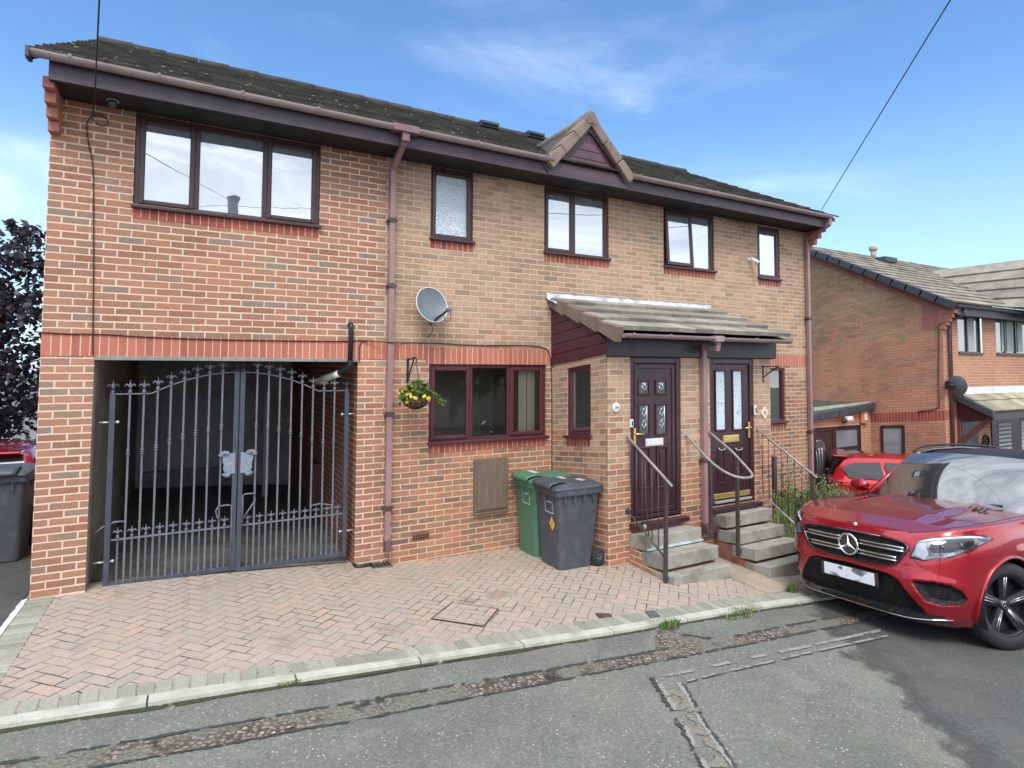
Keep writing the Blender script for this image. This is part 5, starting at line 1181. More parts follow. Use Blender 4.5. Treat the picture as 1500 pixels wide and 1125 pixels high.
# ------------------------------------------------------------------ cars
def paint(name, col, deep):
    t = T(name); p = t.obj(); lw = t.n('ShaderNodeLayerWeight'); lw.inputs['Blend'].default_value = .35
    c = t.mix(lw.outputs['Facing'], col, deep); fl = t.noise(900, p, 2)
    n = t.bump(t.noise(2.5, p, 2), .02, .05)
    dust = t.m('MULTIPLY', t.smooth(t.noise(5, p, 5, .65), .5, .75), .06)
    c = t.mix(dust, c, (.35, .30, .27, 1))
    return t.done(t.pbr(c, t.m('MULTIPLY_ADD', fl, .10, .22), n, .55, .5, 1.0))
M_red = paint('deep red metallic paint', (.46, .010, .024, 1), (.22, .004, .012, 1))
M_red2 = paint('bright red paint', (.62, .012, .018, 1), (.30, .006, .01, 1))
M_gloss = M_('gloss black trim', (.008, .008, .009), .12, .1, spec=.6, coat=1.0)
M_trim = M_('satin black trim', (.014, .014, .015), .5, .15, 30)
def mesh_mat():
    t = T('honeycomb grille mesh'); p = t.obj(); x, y, z = t.sep(p); v = t.voro(70, t.comb(t.m('MULTIPLY', x, .2), y, z))
    c = t.mix(t.smooth(v, .35, .6), (.003, .003, .003, 1), (.014, .014, .015, 1)); return t.done(t.pbr(c, .6, t.bump(v, .5, .006), spec=.25))
M_mesh = mesh_mat()
M_tyre = M_('tyre rubber', (.020, .020, .021), .78, .2, 30, bump=.2)
M_rimd = M_('dark grey alloy', (.05, .052, .056), .32, .1, metal=.7)
M_riml = M_('polished alloy edge', (.40, .40, .41), .28, .08, metal=.9)
M_silver = M_('bright chrome', (.86, .86, .87), .12, .03, metal=1.0)
M_shield = glass_refl('windscreen glass', (.016, .017, .019, 1), .30, .015)
M_sideglass = glass_refl('car side glass', (.008, .008, .009, 1), .035)
def lampmat():
    t = T('headlamp reflector'); p = t.obj(); x, y, z = t.sep(p)
    n = t.noise(9, p, 3, .6); c = t.ramp(n, [(.35, (.03, .033, .036)), (.5, (.20, .21, .22)), (.68, (.62, .64, .66))])
    return t.done(t.pbr(c, .18, t.bump(t.noise(30, p), .3, .01), .6, .6, 1.0))
M_lamp = lampmat()
M_lampw = M_('white light guide', (.85, .87, .9), .2, .03, spec=.6)
M_lampglass = see_through('headlamp cover', .03, (.97, .98, 1, 1))
def plate_mat():
    t = T('blurred number plate'); p = t.obj(); x, y, z = t.sep(p)
    v = t.noise(11, t.comb(t.m('MULTIPLY', y, 1.0), t.m('MULTIPLY', z, 1.6), 3.3), 1, .4)
    e = t.m('MULTIPLY', t.smooth(t.m('ABSOLUTE', y), .24, .13), 1.0)
    c = t.mix(t.m('MULTIPLY', t.smooth(v, .50, .64), e), srgb(230, 232, 238), srgb(104, 108, 118)); return t.done(t.pbr(c, .4))
M_plate = plate_mat()
def wheel(parent, cx, cy, cz, R, wdt, side, name='wheel', spokes=5):
    """side +1: outer face towards +y"""
    m = MB(); h = wdt/2
    m.lathe([(R*.62, -h*.9), (R*.80, -h), (R*.95, -h*.92), (R, -h*.7), (R, h*.7), (R*.95, h*.92), (R*.80, h), (R*.69, h*.92), (R*.685, h*.6)], (cx, cy, cz), 'y', 56, cap=False); w_ = m.build('wheel', M_tyre, parent)
    m = MB(); m.lathe([(R*.66, -h*.8), (R*.64, h*.2), (R*.645, h*.72), (R*.69, h*.84), (R*.70, h*.78)] if side > 0 else [(R*.70, -h*.78), (R*.69, -h*.84), (R*.645, -h*.72), (R*.64, -h*.2), (R*.66, h*.8)], (cx, cy, cz), 'y', 48, cap=False)
    m.build('rim', M_rimd, w_)
    m = MB(); y0 = cy+side*h*.10; m.lathe([(.01, 0), (R*.63, 0)], (cx, y0, cz), 'y', 40, cap=False); m.build('brake_disc', M_trim, w_)
    for k in range(spokes):
        a = 2*math.pi*k/spokes+.3; m = MB(); ca, sa = math.cos(a), math.sin(a)
        def P(r, tq, d): return (cx+r*ca-tq*sa, cy+side*d, cz+r*sa+tq*ca)
        for sgn in (-1, 1):
            r0, r1 = R*.12, R*.665; i0, o0, i1, o1 = .004, R*.115, R*.03, R*.15
            A = [P(r0, sgn*i0, h*.52), P(r0, sgn*o0*.75, h*.45), P(r1, sgn*o1, h*.70), P(r1, sgn*i1, h*.80)]; B = [P(r0, sgn*i0, h*.25), P(r0, sgn*o0*.75, h*.25), P(r1, sgn*o1, h*.35), P(r1, sgn*i1, h*.45)]
            m.add(A+B, [(0, 1, 2, 3) if side*sgn < 0 else (3, 2, 1, 0), (0, 4, 5, 1), (1, 5, 6, 2), (2, 6, 7, 3), (3, 7, 4, 0)], 0)
        o = m.build('spoke', M_rimd, w_)
        m = MB()
        for sgn in (-1, 1): m.tube([P(R*.14, sgn*.006, h*.54), P(R*.66, sgn*R*.032, h*.82)], .0065, 5)
        m.build('spoke_edge', M_riml, w_)
    m = MB(); m.lathe([(.001, side*h*.60), (R*.10, side*h*.58), (R*.13, side*h*.48), (R*.13, side*h*.2)], (cx, cy, cz), 'y', 24, cap=False); m.build('hub_cap', M_rimd, w_)
    m = MB(); m.lathe([(R*.075, side*h*.605-.002), (R*.09, side*h*.60-.002), (R*.09, side*h*.60+.003), (R*.075, side*h*.605+.003)], (cx, cy, cz), 'y', 24, cap=False)
    for k in range(3): a = rad(90+120*k); m.tube([(cx, cy+side*h*.615, cz), (cx+R*.08*math.cos(a), cy+side*h*.605, cz+R*.08*math.sin(a))], [.006, .002], 5)
    m.build('hub_emblem', M_riml, w_)
    return w_

def ssm(t): t = max(0, min(1, t)); return t*t*(3-2*t)
# --- the big red car: front sheet x = F(y, z), sides y = S(z)
ZX = np.array([.20, .25, .30, .36, .44, .52, .60, .66, .72, .80, .88, .94, .985, 1.02]); XX = np.array([.72, .80, .845, .868, .886, .898, .902, .896, .888, .878, .862, .838, .795, .73])
ZY = np.array([.20, .28, .36, .45, .60, .75, .88, .97, 1.04, 1.10, 1.16]); YY = np.array([.86, .905, .935, .955, .965, .968, .966, .958, .945, .925, .895])
def cub(x, X, Yv):
    i = int(np.clip(np.searchsorted(X, x)-1, 0, len(X)-2)); h = X[i+1]-X[i]; t = float(np.clip((x-X[i])/h, 0, 1))
    d = lambda j: (Yv[min(j+1, len(X)-1)]-Yv[max(j-1, 0)])/(X[min(j+1, len(X)-1)]-X[max(j-1, 0)])
    return (2*t**3-3*t**2+1)*Yv[i]+(t**3-2*t**2+t)*h*d(i)+(-2*t**3+3*t**2)*Yv[i+1]+(t**3-t**2)*h*d(i+1)
XB = -.10; PQ = 4.8
def xf(z): return float(cub(z, ZX, XX))
def yw(z): return float(cub(z, ZY, YY))
def inpoly(y, z, P):
    c = False
    for i in range(len(P)):
        (y0, z0), (y1, z1) = P[i], P[i-1]
        if (z0 > z) != (z1 > z) and y < (y1-y0)*(z-z0)/(z1-z0)+y0: c = not c
    return c
def dpoly(y, z, P):
    best = 9
    for i in range(len(P)):
        (y0, z0), (y1, z1) = P[i], P[i-1]; dy, dz = y1-y0, z1-z0; t = max(0, min(1, ((y-y0)*dy+(z-z0)*dz)/(dy*dy+dz*dz+1e-9)))
        best = min(best, math.hypot(y-y0-t*dy, z-z0-t*dz))
    return best
P_GRILLE = [(0, .950), (.30, .948), (.50, .930), (.545, .900), (.53, .85), (.46, .745), (.40, .705), (.20, .690), (0, .686)]
P_LOWER = [(0, .650), (.36, .638), (.45, .605), (.51, .52), (.62, .365), (.64, .305), (.30, .300), (0, .300)]
P_SIDE = [(.575, .615), (.70, .628), (.80, .610), (.845, .56), (.86, .49), (.835, .435), (.74, .425), (.655, .45), (.61, .53)]
P_LAMP = [(.565, .812), (.66, .802), (.80, .848), (.88, .912), (.930, .995), (.905, 1.022), (.84, 1.028), (.72, 1.005), (.615, .965), (.59, .89)]
D_GRILLE, D_LOWER = [[(-.4 if y == 0 else y, z) for y, z in P] for P in (P_GRILLE, P_LOWER)]
def F(y, z, raw=False):
    ya = min(abs(y)/yw(z), .9999); x = XB+(xf(z)-XB)*math.sqrt(max(0, 1-ya**PQ))
    if raw: return x
    ay = abs(y)
    for P, dep, soft in ((D_GRILLE, .030, .022), (D_LOWER, .045, .03), (P_SIDE, .050, .035)):
        if inpoly(ay, z, P): x -= dep*ssm(dpoly(ay, z, P)/soft)
        else:
            d = dpoly(ay, z, P)
            if P is P_SIDE and d < .06: x += .012*(1-ssm(d/.06))
    # crease running up from the lower intake, and chin
    return x
def zs(x): return float(np.interp(x, [-4, -2.2, -.75, -.3, .2, .5, .72, .80], [1.20, 1.185, 1.130, 1.118, 1.100, 1.070, 1.015, .985]))
def big_car():
    Rm = Matrix.Rotation(rad(176.6), 4, 'Z') @ Matrix.Rotation(rad(-2.2), 4, 'Y') @ Matrix.Rotation(rad(4.2), 4, 'X')
    q = thing('parked_car', 'large deep red off-road car with black grille and blurred number plate parked at the kerb', 'car'); Rm.translation = Vector((8.215, -3.445, -.505)) + Rm.to_3x3() @ Vector((-.039, 0, -.016)); q.matrix_world = Rm @ Matrix.Scale(1.045, 4)
    # lower body sheet, left half then mirrored
    cols = []
    for k in range(61): cols.append(('f', math.pi/2*(k/60)))
    for x in np.linspace(XB-.045, -3.55, 78): cols.append(('s', float(x)))
    for k in range(1, 9): cols.append(('r', math.pi/2*k/8))
    NR = 52; grid_ = []
    for kind, a in cols:
        col = []
        for j in range(NR+1):
            f = j/NR; z = .215+(1.0-.215)*f
            for _ in range(2):
                if kind == 'f':
                    y = yw(z)*math.sin(a)**(2/PQ); x = F(y, z) if a < math.pi/2-1e-6 else XB
                elif kind == 's': x, y = a, yw(z)
                else:
                    x = -3.55-(.42-.25*abs(z-.7)**1.5)*math.sin(a)**.6; y = yw(z)*math.cos(a)**.5
                z = .215+(zs(x)-.215)*f
            if kind == 'f' and a < .05: pass
            lo = .0
            if z < .30 and kind == 's': y -= .03*ssm((.30-z)/.08)
            y2 = y+ .012*math.exp(-((z-.86)/.035)**2)*(1 if kind == 's' else 0)
            col.append(Vector((x, y2, z)))
        grid_.append(col)
    m = MB(); arches = [(0.0, .392, .428), (-2.915, .392, .428)]
    for sgn in (1, -1):
        vid = {}; n0 = len(m.v)
        for i, col in enumerate(grid_):
            for j, v in enumerate(col):
                w_ = Vector((v.x, v.y*sgn, v.z))
                vid[i, j] = len(m.v); m.v.append(tuple(w_))
        inside = lambda v: any(math.hypot(v[0]-ax, v[2]-az) < ar and abs(v[1]) > .55 for ax, az, ar in arches)
        flag = {k: inside(m.v[k]) for k in vid.values()}
        for i in range(len(grid_)-1):
            for j in range(NR):
                ids = (vid[i, j], vid[i+1, j], vid[i+1, j+1], vid[i, j+1]); ins = [flag[k] for k in ids]
                if sum(ins) >= 3: continue
                for k, b in zip(ids, ins):
                    if b:
                        v = m.v[k]; ax, az, ar = min(arches, key=lambda A: abs(v[0]-A[0])); d = math.hypot(v[0]-ax, v[2]-az) or 1
                        m.v[k] = (ax+(v[0]-ax)*ar/d, v[1], az+(v[2]-az)*ar/d)
                # the two halves belong to one skin
                m.f.append(ids[::-1] if sgn > 0 else ids); m.mi.append(0); m.sm.append(True)
    # bonnet: lines of constant x from shoulder to shoulder
    top = [c[-1] for c in grid_ if c[-1].x > -.66]; top.sort(key=lambda v: -v.x); rows = []
    for v in top:
        yb = max(v.y, .002); row = []
        fx_ = ssm((.80-v.x)/1.2)
        for k in range(41):
            u = -1+2*k/40; y = yb*u; r = 1-abs(u)
            z = v.z+(.010+.045*fx_)*(1-abs(u)**2.2)
            z += fx_*(.016*math.exp(-((abs(y)-.40)/.07)**2)-.010*math.exp(-((abs(y)-.56)/.06)**2)) + .010*(1-abs(u))*math.exp(-(y/.05)**2)*0
            row.append((v.x, y, z))
        rows.append(row)
    m.grid(rows)
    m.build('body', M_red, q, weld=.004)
    # darker undertray and arch liners so that nothing shows through
    u_ = MB(); u_.box(-3.6, .40, -.50, .50, .24, .42); u_.build('undertray', M_trim, q)
    for (ax, az, ar) in arches:
        for s in (1, -1):
            l_ = MB(); l_.grid([[(ax+(ar+.008)*math.cos(t), yy*s, az+(ar+.008)*math.sin(t)) for t in [math.pi*(-.12+1.24*k/24) for k in range(25)]] for yy in (.50, .93)]); l_.poly([(ax+(ar+.008)*math.cos(t), .50*s, az+(ar+.008)*math.sin(t)) for t in [math.pi*(-.12+1.24*k/24) for k in range(25)]]); l_.build('wheel_arch', M_trim, q)
            lip = MB(); pts = []
            for k in range(29):
                t = math.pi*(-.10+1.2*k/28); x, z = ax+ar*math.cos(t), az+ar*math.sin(t)
                y = yw(max(z, .22)) if x <= XB else yw(max(z, .22))*(max(0, 1-((x-XB)/(xf(max(z, .22))-XB))**2))**(1/PQ)
                pts.append((x, s*(y+.002), z))
            lip.tube(pts, .016, 8, cap=True); lip.build('arch_lip', M_red, q)
    # overlays on the front
    def overlay(name, P, mat, off, parent=q, sides=(1, -1), sub=14, both=False, raw=False):
        zz0, zz1 = min(p[1] for p in P), max(p[1] for p in P); 
        for s in sides:
            mm = MB(); rows = []
            for i in range(sub+1):
                z = zz0+(zz1-zz0)*(i/sub*.996+.002); xs_ = []
                for k in range(len(P)):
                    (y0, z0), (y1, z1) = P[k], P[k-1]
                    if (z0 > z) != (z1 > z): xs_.append(y0+(y1-y0)*(z-z0)/(z1-z0))
                if len(xs_) < 2: continue
                a, b = min(xs_), max(xs_); row = []
                if both: a = -b
                for k in range(19):
                    y = a+(b-a)*k/18; e = 1e-3; x = F(y, z, raw); nx, ny, nz = 1, -(F(y+e, z, True)-F(y-e, z, True))/(2*e), -(F(y, z+e, True)-F(y, z-e, True))/(2*e)
                    n = Vector((nx, ny, nz)).normalized(); row.append(Vector((x, y, z))+n*off)
                rows.append([(v.x, v.y*s, v.z) for v in row])
            mm.grid(rows, flip=(s < 0)); o = mm.build(name, mat, parent)
        return o
    g_ = overlay('grille', P_GRILLE, M_mesh, .004, both=True, sides=(1,), sub=20)
    overlay('lower_intake', P_LOWER, M_mesh, .004, both=True, sides=(1,), sub=20)
    overlay('side_intake', P_SIDE, M_mesh, .004, sub=18)
    def onF(y, z, off): 
        e = 1e-3; n = Vector((1, -(F(y+e, z, True)-F(y-e, z, True))/(2*e), -(F(y, z+e, True)-F(y, z-e, True))/(2*e))).normalized(); return Vector((F(y, z, True), y, z))+n*off
    fr = MB(); fr.tube([onF(y, z, .002) for y, z in P_GRILLE[1:-1]]+[onF(-y, z, .002) for y, z in P_GRILLE[1:-1]][::-1]+[onF(P_GRILLE[1][0], P_GRILLE[1][1], .002)], .009, 6); fr.build('grille_frame', M_gloss, g_)
    for s in (1, -1):
        for z0, y1 in ((.868, .515), (.775, .455)):
            for dz in (.016, -.016):
                b_ = MB(); b_.tube([onF(s*(.085+(y1-.085)*k/8), z0+dz, -.004) for k in range(9)], [.0085]*9, 6); b_.build('chrome_bar', M_silver, g_)
            b_ = MB(); b_.tube([onF(s*(.085+(y1-.085)*k/8), z0, -.012) for k in range(9)], .014, 6); b_.build('louvre', M_gloss, g_)
    em = MB(); c0 = onF(0, .822, .012); rr = .098
    em.tube([c0+Vector((0, rr*math.cos(a), rr*math.sin(a))) for a in [2*math.pi*k/36 for k in range(37)]], .0105, 8, cap=False)
    for k in range(3):
        a = rad(90+120*k); dr = Vector((0, math.cos(a), math.sin(a))); pe = Vector((0, -math.sin(a), math.cos(a)))
        em.add([c0+Vector((.016, 0, 0)), c0+dr*.095+Vector((.004, 0, 0)), c0+pe*.019-dr*.012, c0-pe*.019-dr*.012, c0+Vector((-.01, 0, 0))], [(0, 2, 1), (0, 1, 3), (2, 4, 1), (4, 3, 1), (0, 3, 4), (0, 4, 2)])
    em.build('star_emblem', M_silver, g_)
    bk = MB(); bk.lathe([(.001, 0), (.09, 0)], (c0.x-.012, 0, c0.z), 'x', 28, cap=False); bk.build('emblem_back', M_gloss, g_)
    bad = MB(); bad.lathe([(.001, .006), (.020, .004), (.024, -.004)], (.772, 0, 1.006), 'x', 18, cap=False); bad.build('bonnet_badge', M_silver, q)
    # plate
    pl = MB(); pl.box(F(0, .58, True)-.02, F(0, .58, True)+.008, -.30, .30, .480, .616); pl.build('plate_holder', M_gloss, q, bevel=.008)
    pl = MB(); pl.box(F(0, .58, True)+.0085, F(0, .58, True)+.014, -.262, .262, .490, .603); pl.build('number_plate', M_plate, q, bevel=.003)
    # chin
    ch = MB(); rows = []
    for z, o_ in ((.205, -.05), (.24, .012), (.30, .016), (.325, .004)):
        rows.append([tuple(Vector((F(y, max(z, .22), True)+o_, y, z))) for y in np.linspace(-.74, .74, 41)])
    ch.grid(rows); ch.build('chin_spoiler', M_gloss, q)
    ch = MB(); ch.tube([Vector((F(y, .30, True)+.018, y, .268+.03*ssm((abs(y)-.45)/.4))) for y in np.linspace(-.78, .78, 41)], .005, 6); ch.build('chrome_lip', M_silver, q)
    # headlamps
    for s in (1, -1):
        base = overlay('headlight', P_LAMP, M_lamp, .004, sides=(s,), sub=18, raw=True)
        brow = MB(); brow.tube([onF(s*y, z, .008) for y, z in ((.615, .948), (.68, .972), (.76, .992), (.84, 1.008), (.89, 1.008), (.915, .992))], [.007, .010, .011, .010, .008, .004], 6); brow.build('light_guide', M_lampw, base)
        dk = overlay('lamp_bezel', [(.70, .975), (.80, .994), (.878, .994), (.888, .94), (.80, .884), (.71, .872), (.685, .91)], M_trim, .0075, parent=base, sides=(s,), sub=10, raw=True)
        for (yy, zz, r) in ((.835, .942, .032), (.755, .925, .025)):
            lz = MB(); c = onF(s*yy, zz, .006); lz.ball(c, (.012, r, r), 14); lz.build('lamp_lens', glass_lens, base)
        wg = overlay('reflector_wing', [(.575, .82), (.66, .812), (.69, .86), (.665, .92), (.62, .93), (.60, .87)], M_lampw2, .0085, parent=base, sides=(s,), sub=8, raw=True)
        overlay('lamp_cover', P_LAMP, M_lampglass, .014, parent=base, sides=(s,), sub=14, raw=True)
        rim_ = MB(); rim_.tube([onF(s*y, z, .004) for y, z in P_LAMP+P_LAMP[:1]], .006, 6); rim_.build('lamp_seal', M_trim, base)
    # bonnet shut lines and vents
    for s in (1, -1):
        sl_ = MB(); pts = []
        for v in top:
            if v.x < .74:
                yb = v.y; y = yb-.075 if v.x < .5 else yb-.075*max(.15, (.8-v.x)/.3); fx_ = ssm((.80-v.x)/1.2); u = y/yb
                z = v.z+(.010+.045*fx_)*(1-abs(u)**2.2)+fx_*(.016*math.exp(-((abs(y)-.40)/.07)**2)-.010*math.exp(-((abs(y)-.56)/.06)**2)); pts.append((v.x, s*y, z+.0005))
        sl_.tube(pts, .0035, 5); sl_.build('bonnet_seam', M_trim, q)
        hl_ = MB(); hl_.tube([onF(s*y, z, .0015) for y, z in ((.545, .90), (.60, .78), (.68, .72), (.80, .70), (.93, .74))], .0035, 5); hl_.build('bumper_seam', M_trim, q)
        vt = MB()
        for k in range(5): vt.tube([(-.33, s*(.42+.05*k), 1.158), (-.45, s*(.40+.05*k), 1.173)], .010, 6)
        vt.build('washer_vent', M_trim, q)
    # greenhouse
    B0 = [(-.60-.06*abs(u)**2-.12*abs(u)**3, .80*u, 1.150-.030*u*u) for u in np.linspace(-1, 1, 21)]
    T0 = [(-1.28-.06*u*u, .585*u, 1.665-.03*u*u) for u in np.linspace(-1, 1, 21)]
    ws = MB(); rows = []
    for i in range(13):
        f = i/12; rows.append([tuple(Vector(a).lerp(Vector(b), f)+Vector((.02, 0, .045))*(4*f*(1-f))) for a, b in zip(B0, T0)])
    ws.grid(rows, flip=True); ws.build('windscreen', M_shield, q)
    ro = MB(); rows = []
    for x, w_, z in ((-1.28, .585, 1.665), (-1.7, .60, 1.698), (-2.3, .60, 1.708), (-2.9, .585, 1.685), (-3.4, .56, 1.635), (-3.62, .545, 1.57)):
        rows.append([(x-.06*u*u*(1 if x == -1.28 else 0), w_*u, z-.035*u*u-.03*abs(u)**8) for u in np.linspace(-1, 1, 21)])
    ro.grid(rows, flip=True); ro.build('roof', M_roofblack, q)
    for s in (1, -1):
        bel = [(-.78, .845, 1.13), (-1.5, .90, 1.17), (-2.3, .905, 1.185), (-3.1, .89, 1.20), (-3.75, .80, 1.21)]; rf_ = [(-1.36, .588, 1.605), (-1.75, .603, 1.658), (-2.3, .603, 1.67), (-2.9, .588, 1.645), (-3.6, .55, 1.55)]
        rows = [[(x, y*s, z) for x, y, z in bel], [tuple(Vector(a).lerp(Vector(b), .55)*1+Vector((0, .03, 0))) for a, b in zip(bel, rf_)], [(x, y*s, z) for x, y, z in rf_]]
        rows[1] = [(v[0], v[1]*s, v[2]) for v in rows[1]]
        gl_ = MB(); gl_.grid(rows, flip=(s < 0)); gl_.build('side_glass', M_sideglass, q)
        ap = MB(); ap.tube([(-.74, s*.825, 1.13), (-1.02, s*.735, 1.36), (-1.34, s*.605, 1.612)], [.042, .033, .026], 8); ap.build('roof_pillar', M_red, q); ap = MB(); ap.tube([(-1.34, s*.605, 1.612), (-1.75, s*.612, 1.675), (-2.4, s*.612, 1.69), (-3.2, s*.59, 1.645), (-3.65, s*.56, 1.55)], .02, 8); ap.build('roof_edge', M_gloss, q)
        sh_ = MB(); sh_.grid([[(x, y*s, z+.0) for x, y, z in bel], [(x, s*(yw(1.1)+.0), zs(x)) for x, y, z in bel]]); sh_.build('shoulder', M_red, q)
        rl = MB(); rl.tube(smooth_path([(-1.40, s*.635, 1.65), (-1.52, s*.64, 1.70), (-1.8, s*.645, 1.725), (-2.5, s*.64, 1.725), (-3.2, s*.62, 1.685), (-3.4, s*.61, 1.64)]), .015, 8); rl.build('roof_rail', M_trim, q)
        mi = MB(); mi.ball((-.93, s*1.075, 1.215), (.075, .125, .082), 16); mi.tube([(-.95, s*.90, 1.15), (-.94, s*1.0, 1.18)], .03, 8); mi.build('door_mirror', M_red, q)
        wp = MB(); wp.tube([(-.66, s*.12+.1, 1.178), (-.72, s*.45+.15, 1.185)], .010, 6); wp.build('wiper', M_trim, q)
    cw = MB(); cw.grid([[(x+.03, y, z-.012) for x, y, z in B0], [(x-.05, y*.99, z-.004) for x, y, z in B0]], flip=True); cw.build('cowl', M_trim, q)
    mr = MB(); mr.box(-1.22, -1.17, -.10, .10, 1.50, 1.56); mr.build('interior_mirror', M_black, q, bevel=.02)
    for (ax, az, ar) in arches:
        for s in (1, -1):
            w_ = wheel(q, ax, s*.815, .385, .385, .262, s)
            if ax > -1:                                 # front wheels left turned a little
                Mx = Matrix.Translation((ax, s*.815, 0)) @ Matrix.Rotation(rad(-16), 4, 'Z') @ Matrix.Translation((-ax, -s*.815, 0)); w_.matrix_local = Mx
    return q
M_roofblack = M_('dark glass roof', (.010, .010, .011), .42, .1, spec=.3)
glass_lens = M_('projector lens', (.05, .055, .06), .06, .1, spec=.9, coat=1.0)
M_lampw2 = M_('pale lamp facet', (.62, .64, .66), .22, .12, 25, metal=.4)
car = big_car()

def small_car(label, loc, rotz, tilt, mat, detail=True):
    """compact high-roofed hatchback; x forward, origin under the middle"""
    q = thing('parked_car', label, 'car'); Rm = Matrix.Rotation(rotz, 4, 'Z') @ Matrix.Rotation(tilt, 4, 'X'); Rm.translation = Vector(loc); q.matrix_world = Rm
    st = [(-2.14, .55, .30, .92, .95), (-2.10, .78, .26, .98, 1.02), (-1.9, .86, .24, 1.03, 1.05), (-1.3, .90, .22, 1.02, 1.05), (0, .905, .21, .98, 1.0), (1.0, .90, .22, .94, .98), (1.6, .88, .24, .88, .95), (1.95, .80, .26, .80, .86), (2.15, .58, .32, .68, .74), (2.2, .4, .38, .6, .66)]
    m = MB()
    for s in (1, -1):
        rows = []
        for x in np.linspace(-2.14, 2.2, 80):
            hw, zb, zt, zc = [float(np.interp(x, [a[0] for a in st], [a[k] for a in st])) for k in (1, 2, 3, 4)]
            row = []
            for f in np.linspace(0, 1, 18):
                z = zb+(zt-zb)*f; y = hw*(1-.10*(1-f)**3-.05*f**6+.012*math.exp(-((f-.62)/.06)**2)); row.append([x, y*s, z])
            row += [[x, hw*.7*s, zc], [x, 0, zc+.01]]; rows.append(row)
        ins = lambda v: any(math.hypot(v[0]-ax, v[2]-.33) < .39 and abs(v[1]) > .4 for ax in (-1.35, 1.30))
        n = len(rows[0]); o = len(m.v); fl = [v for r in rows for v in r]; flag = [ins(v) for v in fl]
        for i in range(len(rows)-1):
            for j in range(n-1):
                ids = (i*n+j, (i+1)*n+j, (i+1)*n+j+1, i*n+j+1); iv = [flag[k] for k in ids]
                if sum(iv) >= 3: continue
                for k, b in zip(ids, iv):
                    if b: v = fl[k]; ax = -1.35 if v[0] < 0 else 1.30; d = math.hypot(v[0]-ax, v[2]-.33); v[0], v[2] = ax+(v[0]-ax)*.39/d, .33+(v[2]-.33)*.39/d
                m.f.append(tuple(o+k for k in ids)); m.mi.append(0); m.sm.append(True)
        m.v += [tuple(v) for v in fl]
    m.build('body', mat, q, weld=.003)
    # cabin
    prof = [(-2.05, 1.05), (-1.98, 1.28), (-1.80, 1.50), (-1.60, 1.565), (-.9, 1.60), (-.2, 1.595), (.3, 1.53), (.8, 1.27), (1.18, 1.0)]
    m = MB(); rows = []
    for x, z in prof:
        t = (z-1.0)/.6; w_ = .86-.22*max(0, t)**1.2; rows.append([(x+.0, w_*u, z-.045*u*u*max(0, t)-.02*abs(u)**10) for u in np.linspace(-1, 1, 17)])
    m.grid(rows); 
    for s in (0, -1):
        n = len(rows); pts = [r[s] for r in rows]; base = [(x, (.88 if s else -.88), 1.0) for x, _, _ in pts]; m.grid([pts, base])
    m.build('cabin', mat, q, weld=.002)
    for s in (1, -1):
        for P in ([(-1.72, 1.10), (-1.86, 1.30), (-1.62, 1.43), (-1.10, 1.47), (-1.02, 1.10)], [(-.96, 1.09), (-1.03, 1.475), (-.15, 1.475), (-.12, 1.06)], [(-.05, 1.06), (-.08, 1.47), (.22, 1.43), (.62, 1.22), (.86, 1.03)]):
            g_ = MB(); g_.poly([(x, s*((.86-.22*max(0, (z-1.0)/.6)**1.2)+.035-.0*z), z) for x, z in P]); g_.build('side_window', M_sideglass, q)
        tl = MB(); tl.box(-2.15, -1.83, s*.60 if s > 0 else -.845, .845 if s > 0 else s*.60, .93, 1.06); tl.build('tail_light', M_('dark red tail lens', (.18, .008, .010), .15, .1, coat=1.0), q, bevel=.03, seg=3)
        hl = MB(); hl.box(1.82, 2.08, s*.52 if s > 0 else -.80, .80 if s > 0 else s*.52, .70, .80); hl.build('headlight', M_lamp, q, bevel=.03)
        dl = MB(); dl.tube([(-.85, s*.925, .93), (-.65, s*.93, .935)], .012, 6); dl.tube([(.25, s*.925, .90), (.45, s*.925, .90)], .012, 6); dl.build('door_handle', mat, q)
        cl_ = MB(); cl_.grid([[(x, s*yy, .30+.0*x) for x in (-.95, .9)] for yy in (.86, .895)] + [[(x, s*.90, .44) for x in (-.95, .9)]]); cl_.build('sill_trim', M_trim, q)
    rw = MB(); rw.grid([[(x-.015, w_*u, z) for u in np.linspace(-1, 1, 9)] for x, z, w_ in ((-2.05, 1.10, .74), (-1.985, 1.28, .68), (-1.86, 1.45, .60))]); rw.build('rear_window', M_sideglass, q)
    fw_ = MB(); fw_.grid([[(x+.02, w_*u, z+.012) for u in np.linspace(-1, 1, 9)] for x, z, w_ in ((1.10, 1.03, .76), (.8, 1.265, .66), (.36, 1.505, .58))]); fw_.build('windscreen', M_shield, q)
    sp_ = MB(); sp_.box(-2.02, -1.74, -.60, .60, 1.515, 1.555); sp_.build('roof_spoiler', mat, q, bevel=.02)
    bp = MB(); bp.box(-2.20, -2.02, -.74, .74, .28, .52); bp.build('bumper', M_trim, q, bevel=.05, seg=3)
    pl = MB(); pl.box(-2.212, -2.203, -.26, .26, .58, .69); pl.build('number_plate', M_white, q)
    u_ = MB(); u_.box(-1.9, 1.9, -.7, .7, .22, .4); u_.build('undertray', M_trim, q)
    for ax in (-1.35, 1.30):
        for s in (1, -1):
            l_ = MB(); l_.grid([[(ax+.395*math.cos(t), yy*s, .33+.395*math.sin(t)) for t in [math.pi*k/16 for k in range(17)]] for yy in (.5, .88)]); l_.build('wheel_arch', M_trim, q); wheel(q, ax, s*.79, .33, .33, .21, s)
    return q
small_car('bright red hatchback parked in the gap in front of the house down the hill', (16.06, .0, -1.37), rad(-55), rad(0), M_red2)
small_car('red hatchback half hidden behind the alley bin and the dark tree', (-1.75, 7.2, -.78), rad(90), 0, M_red)
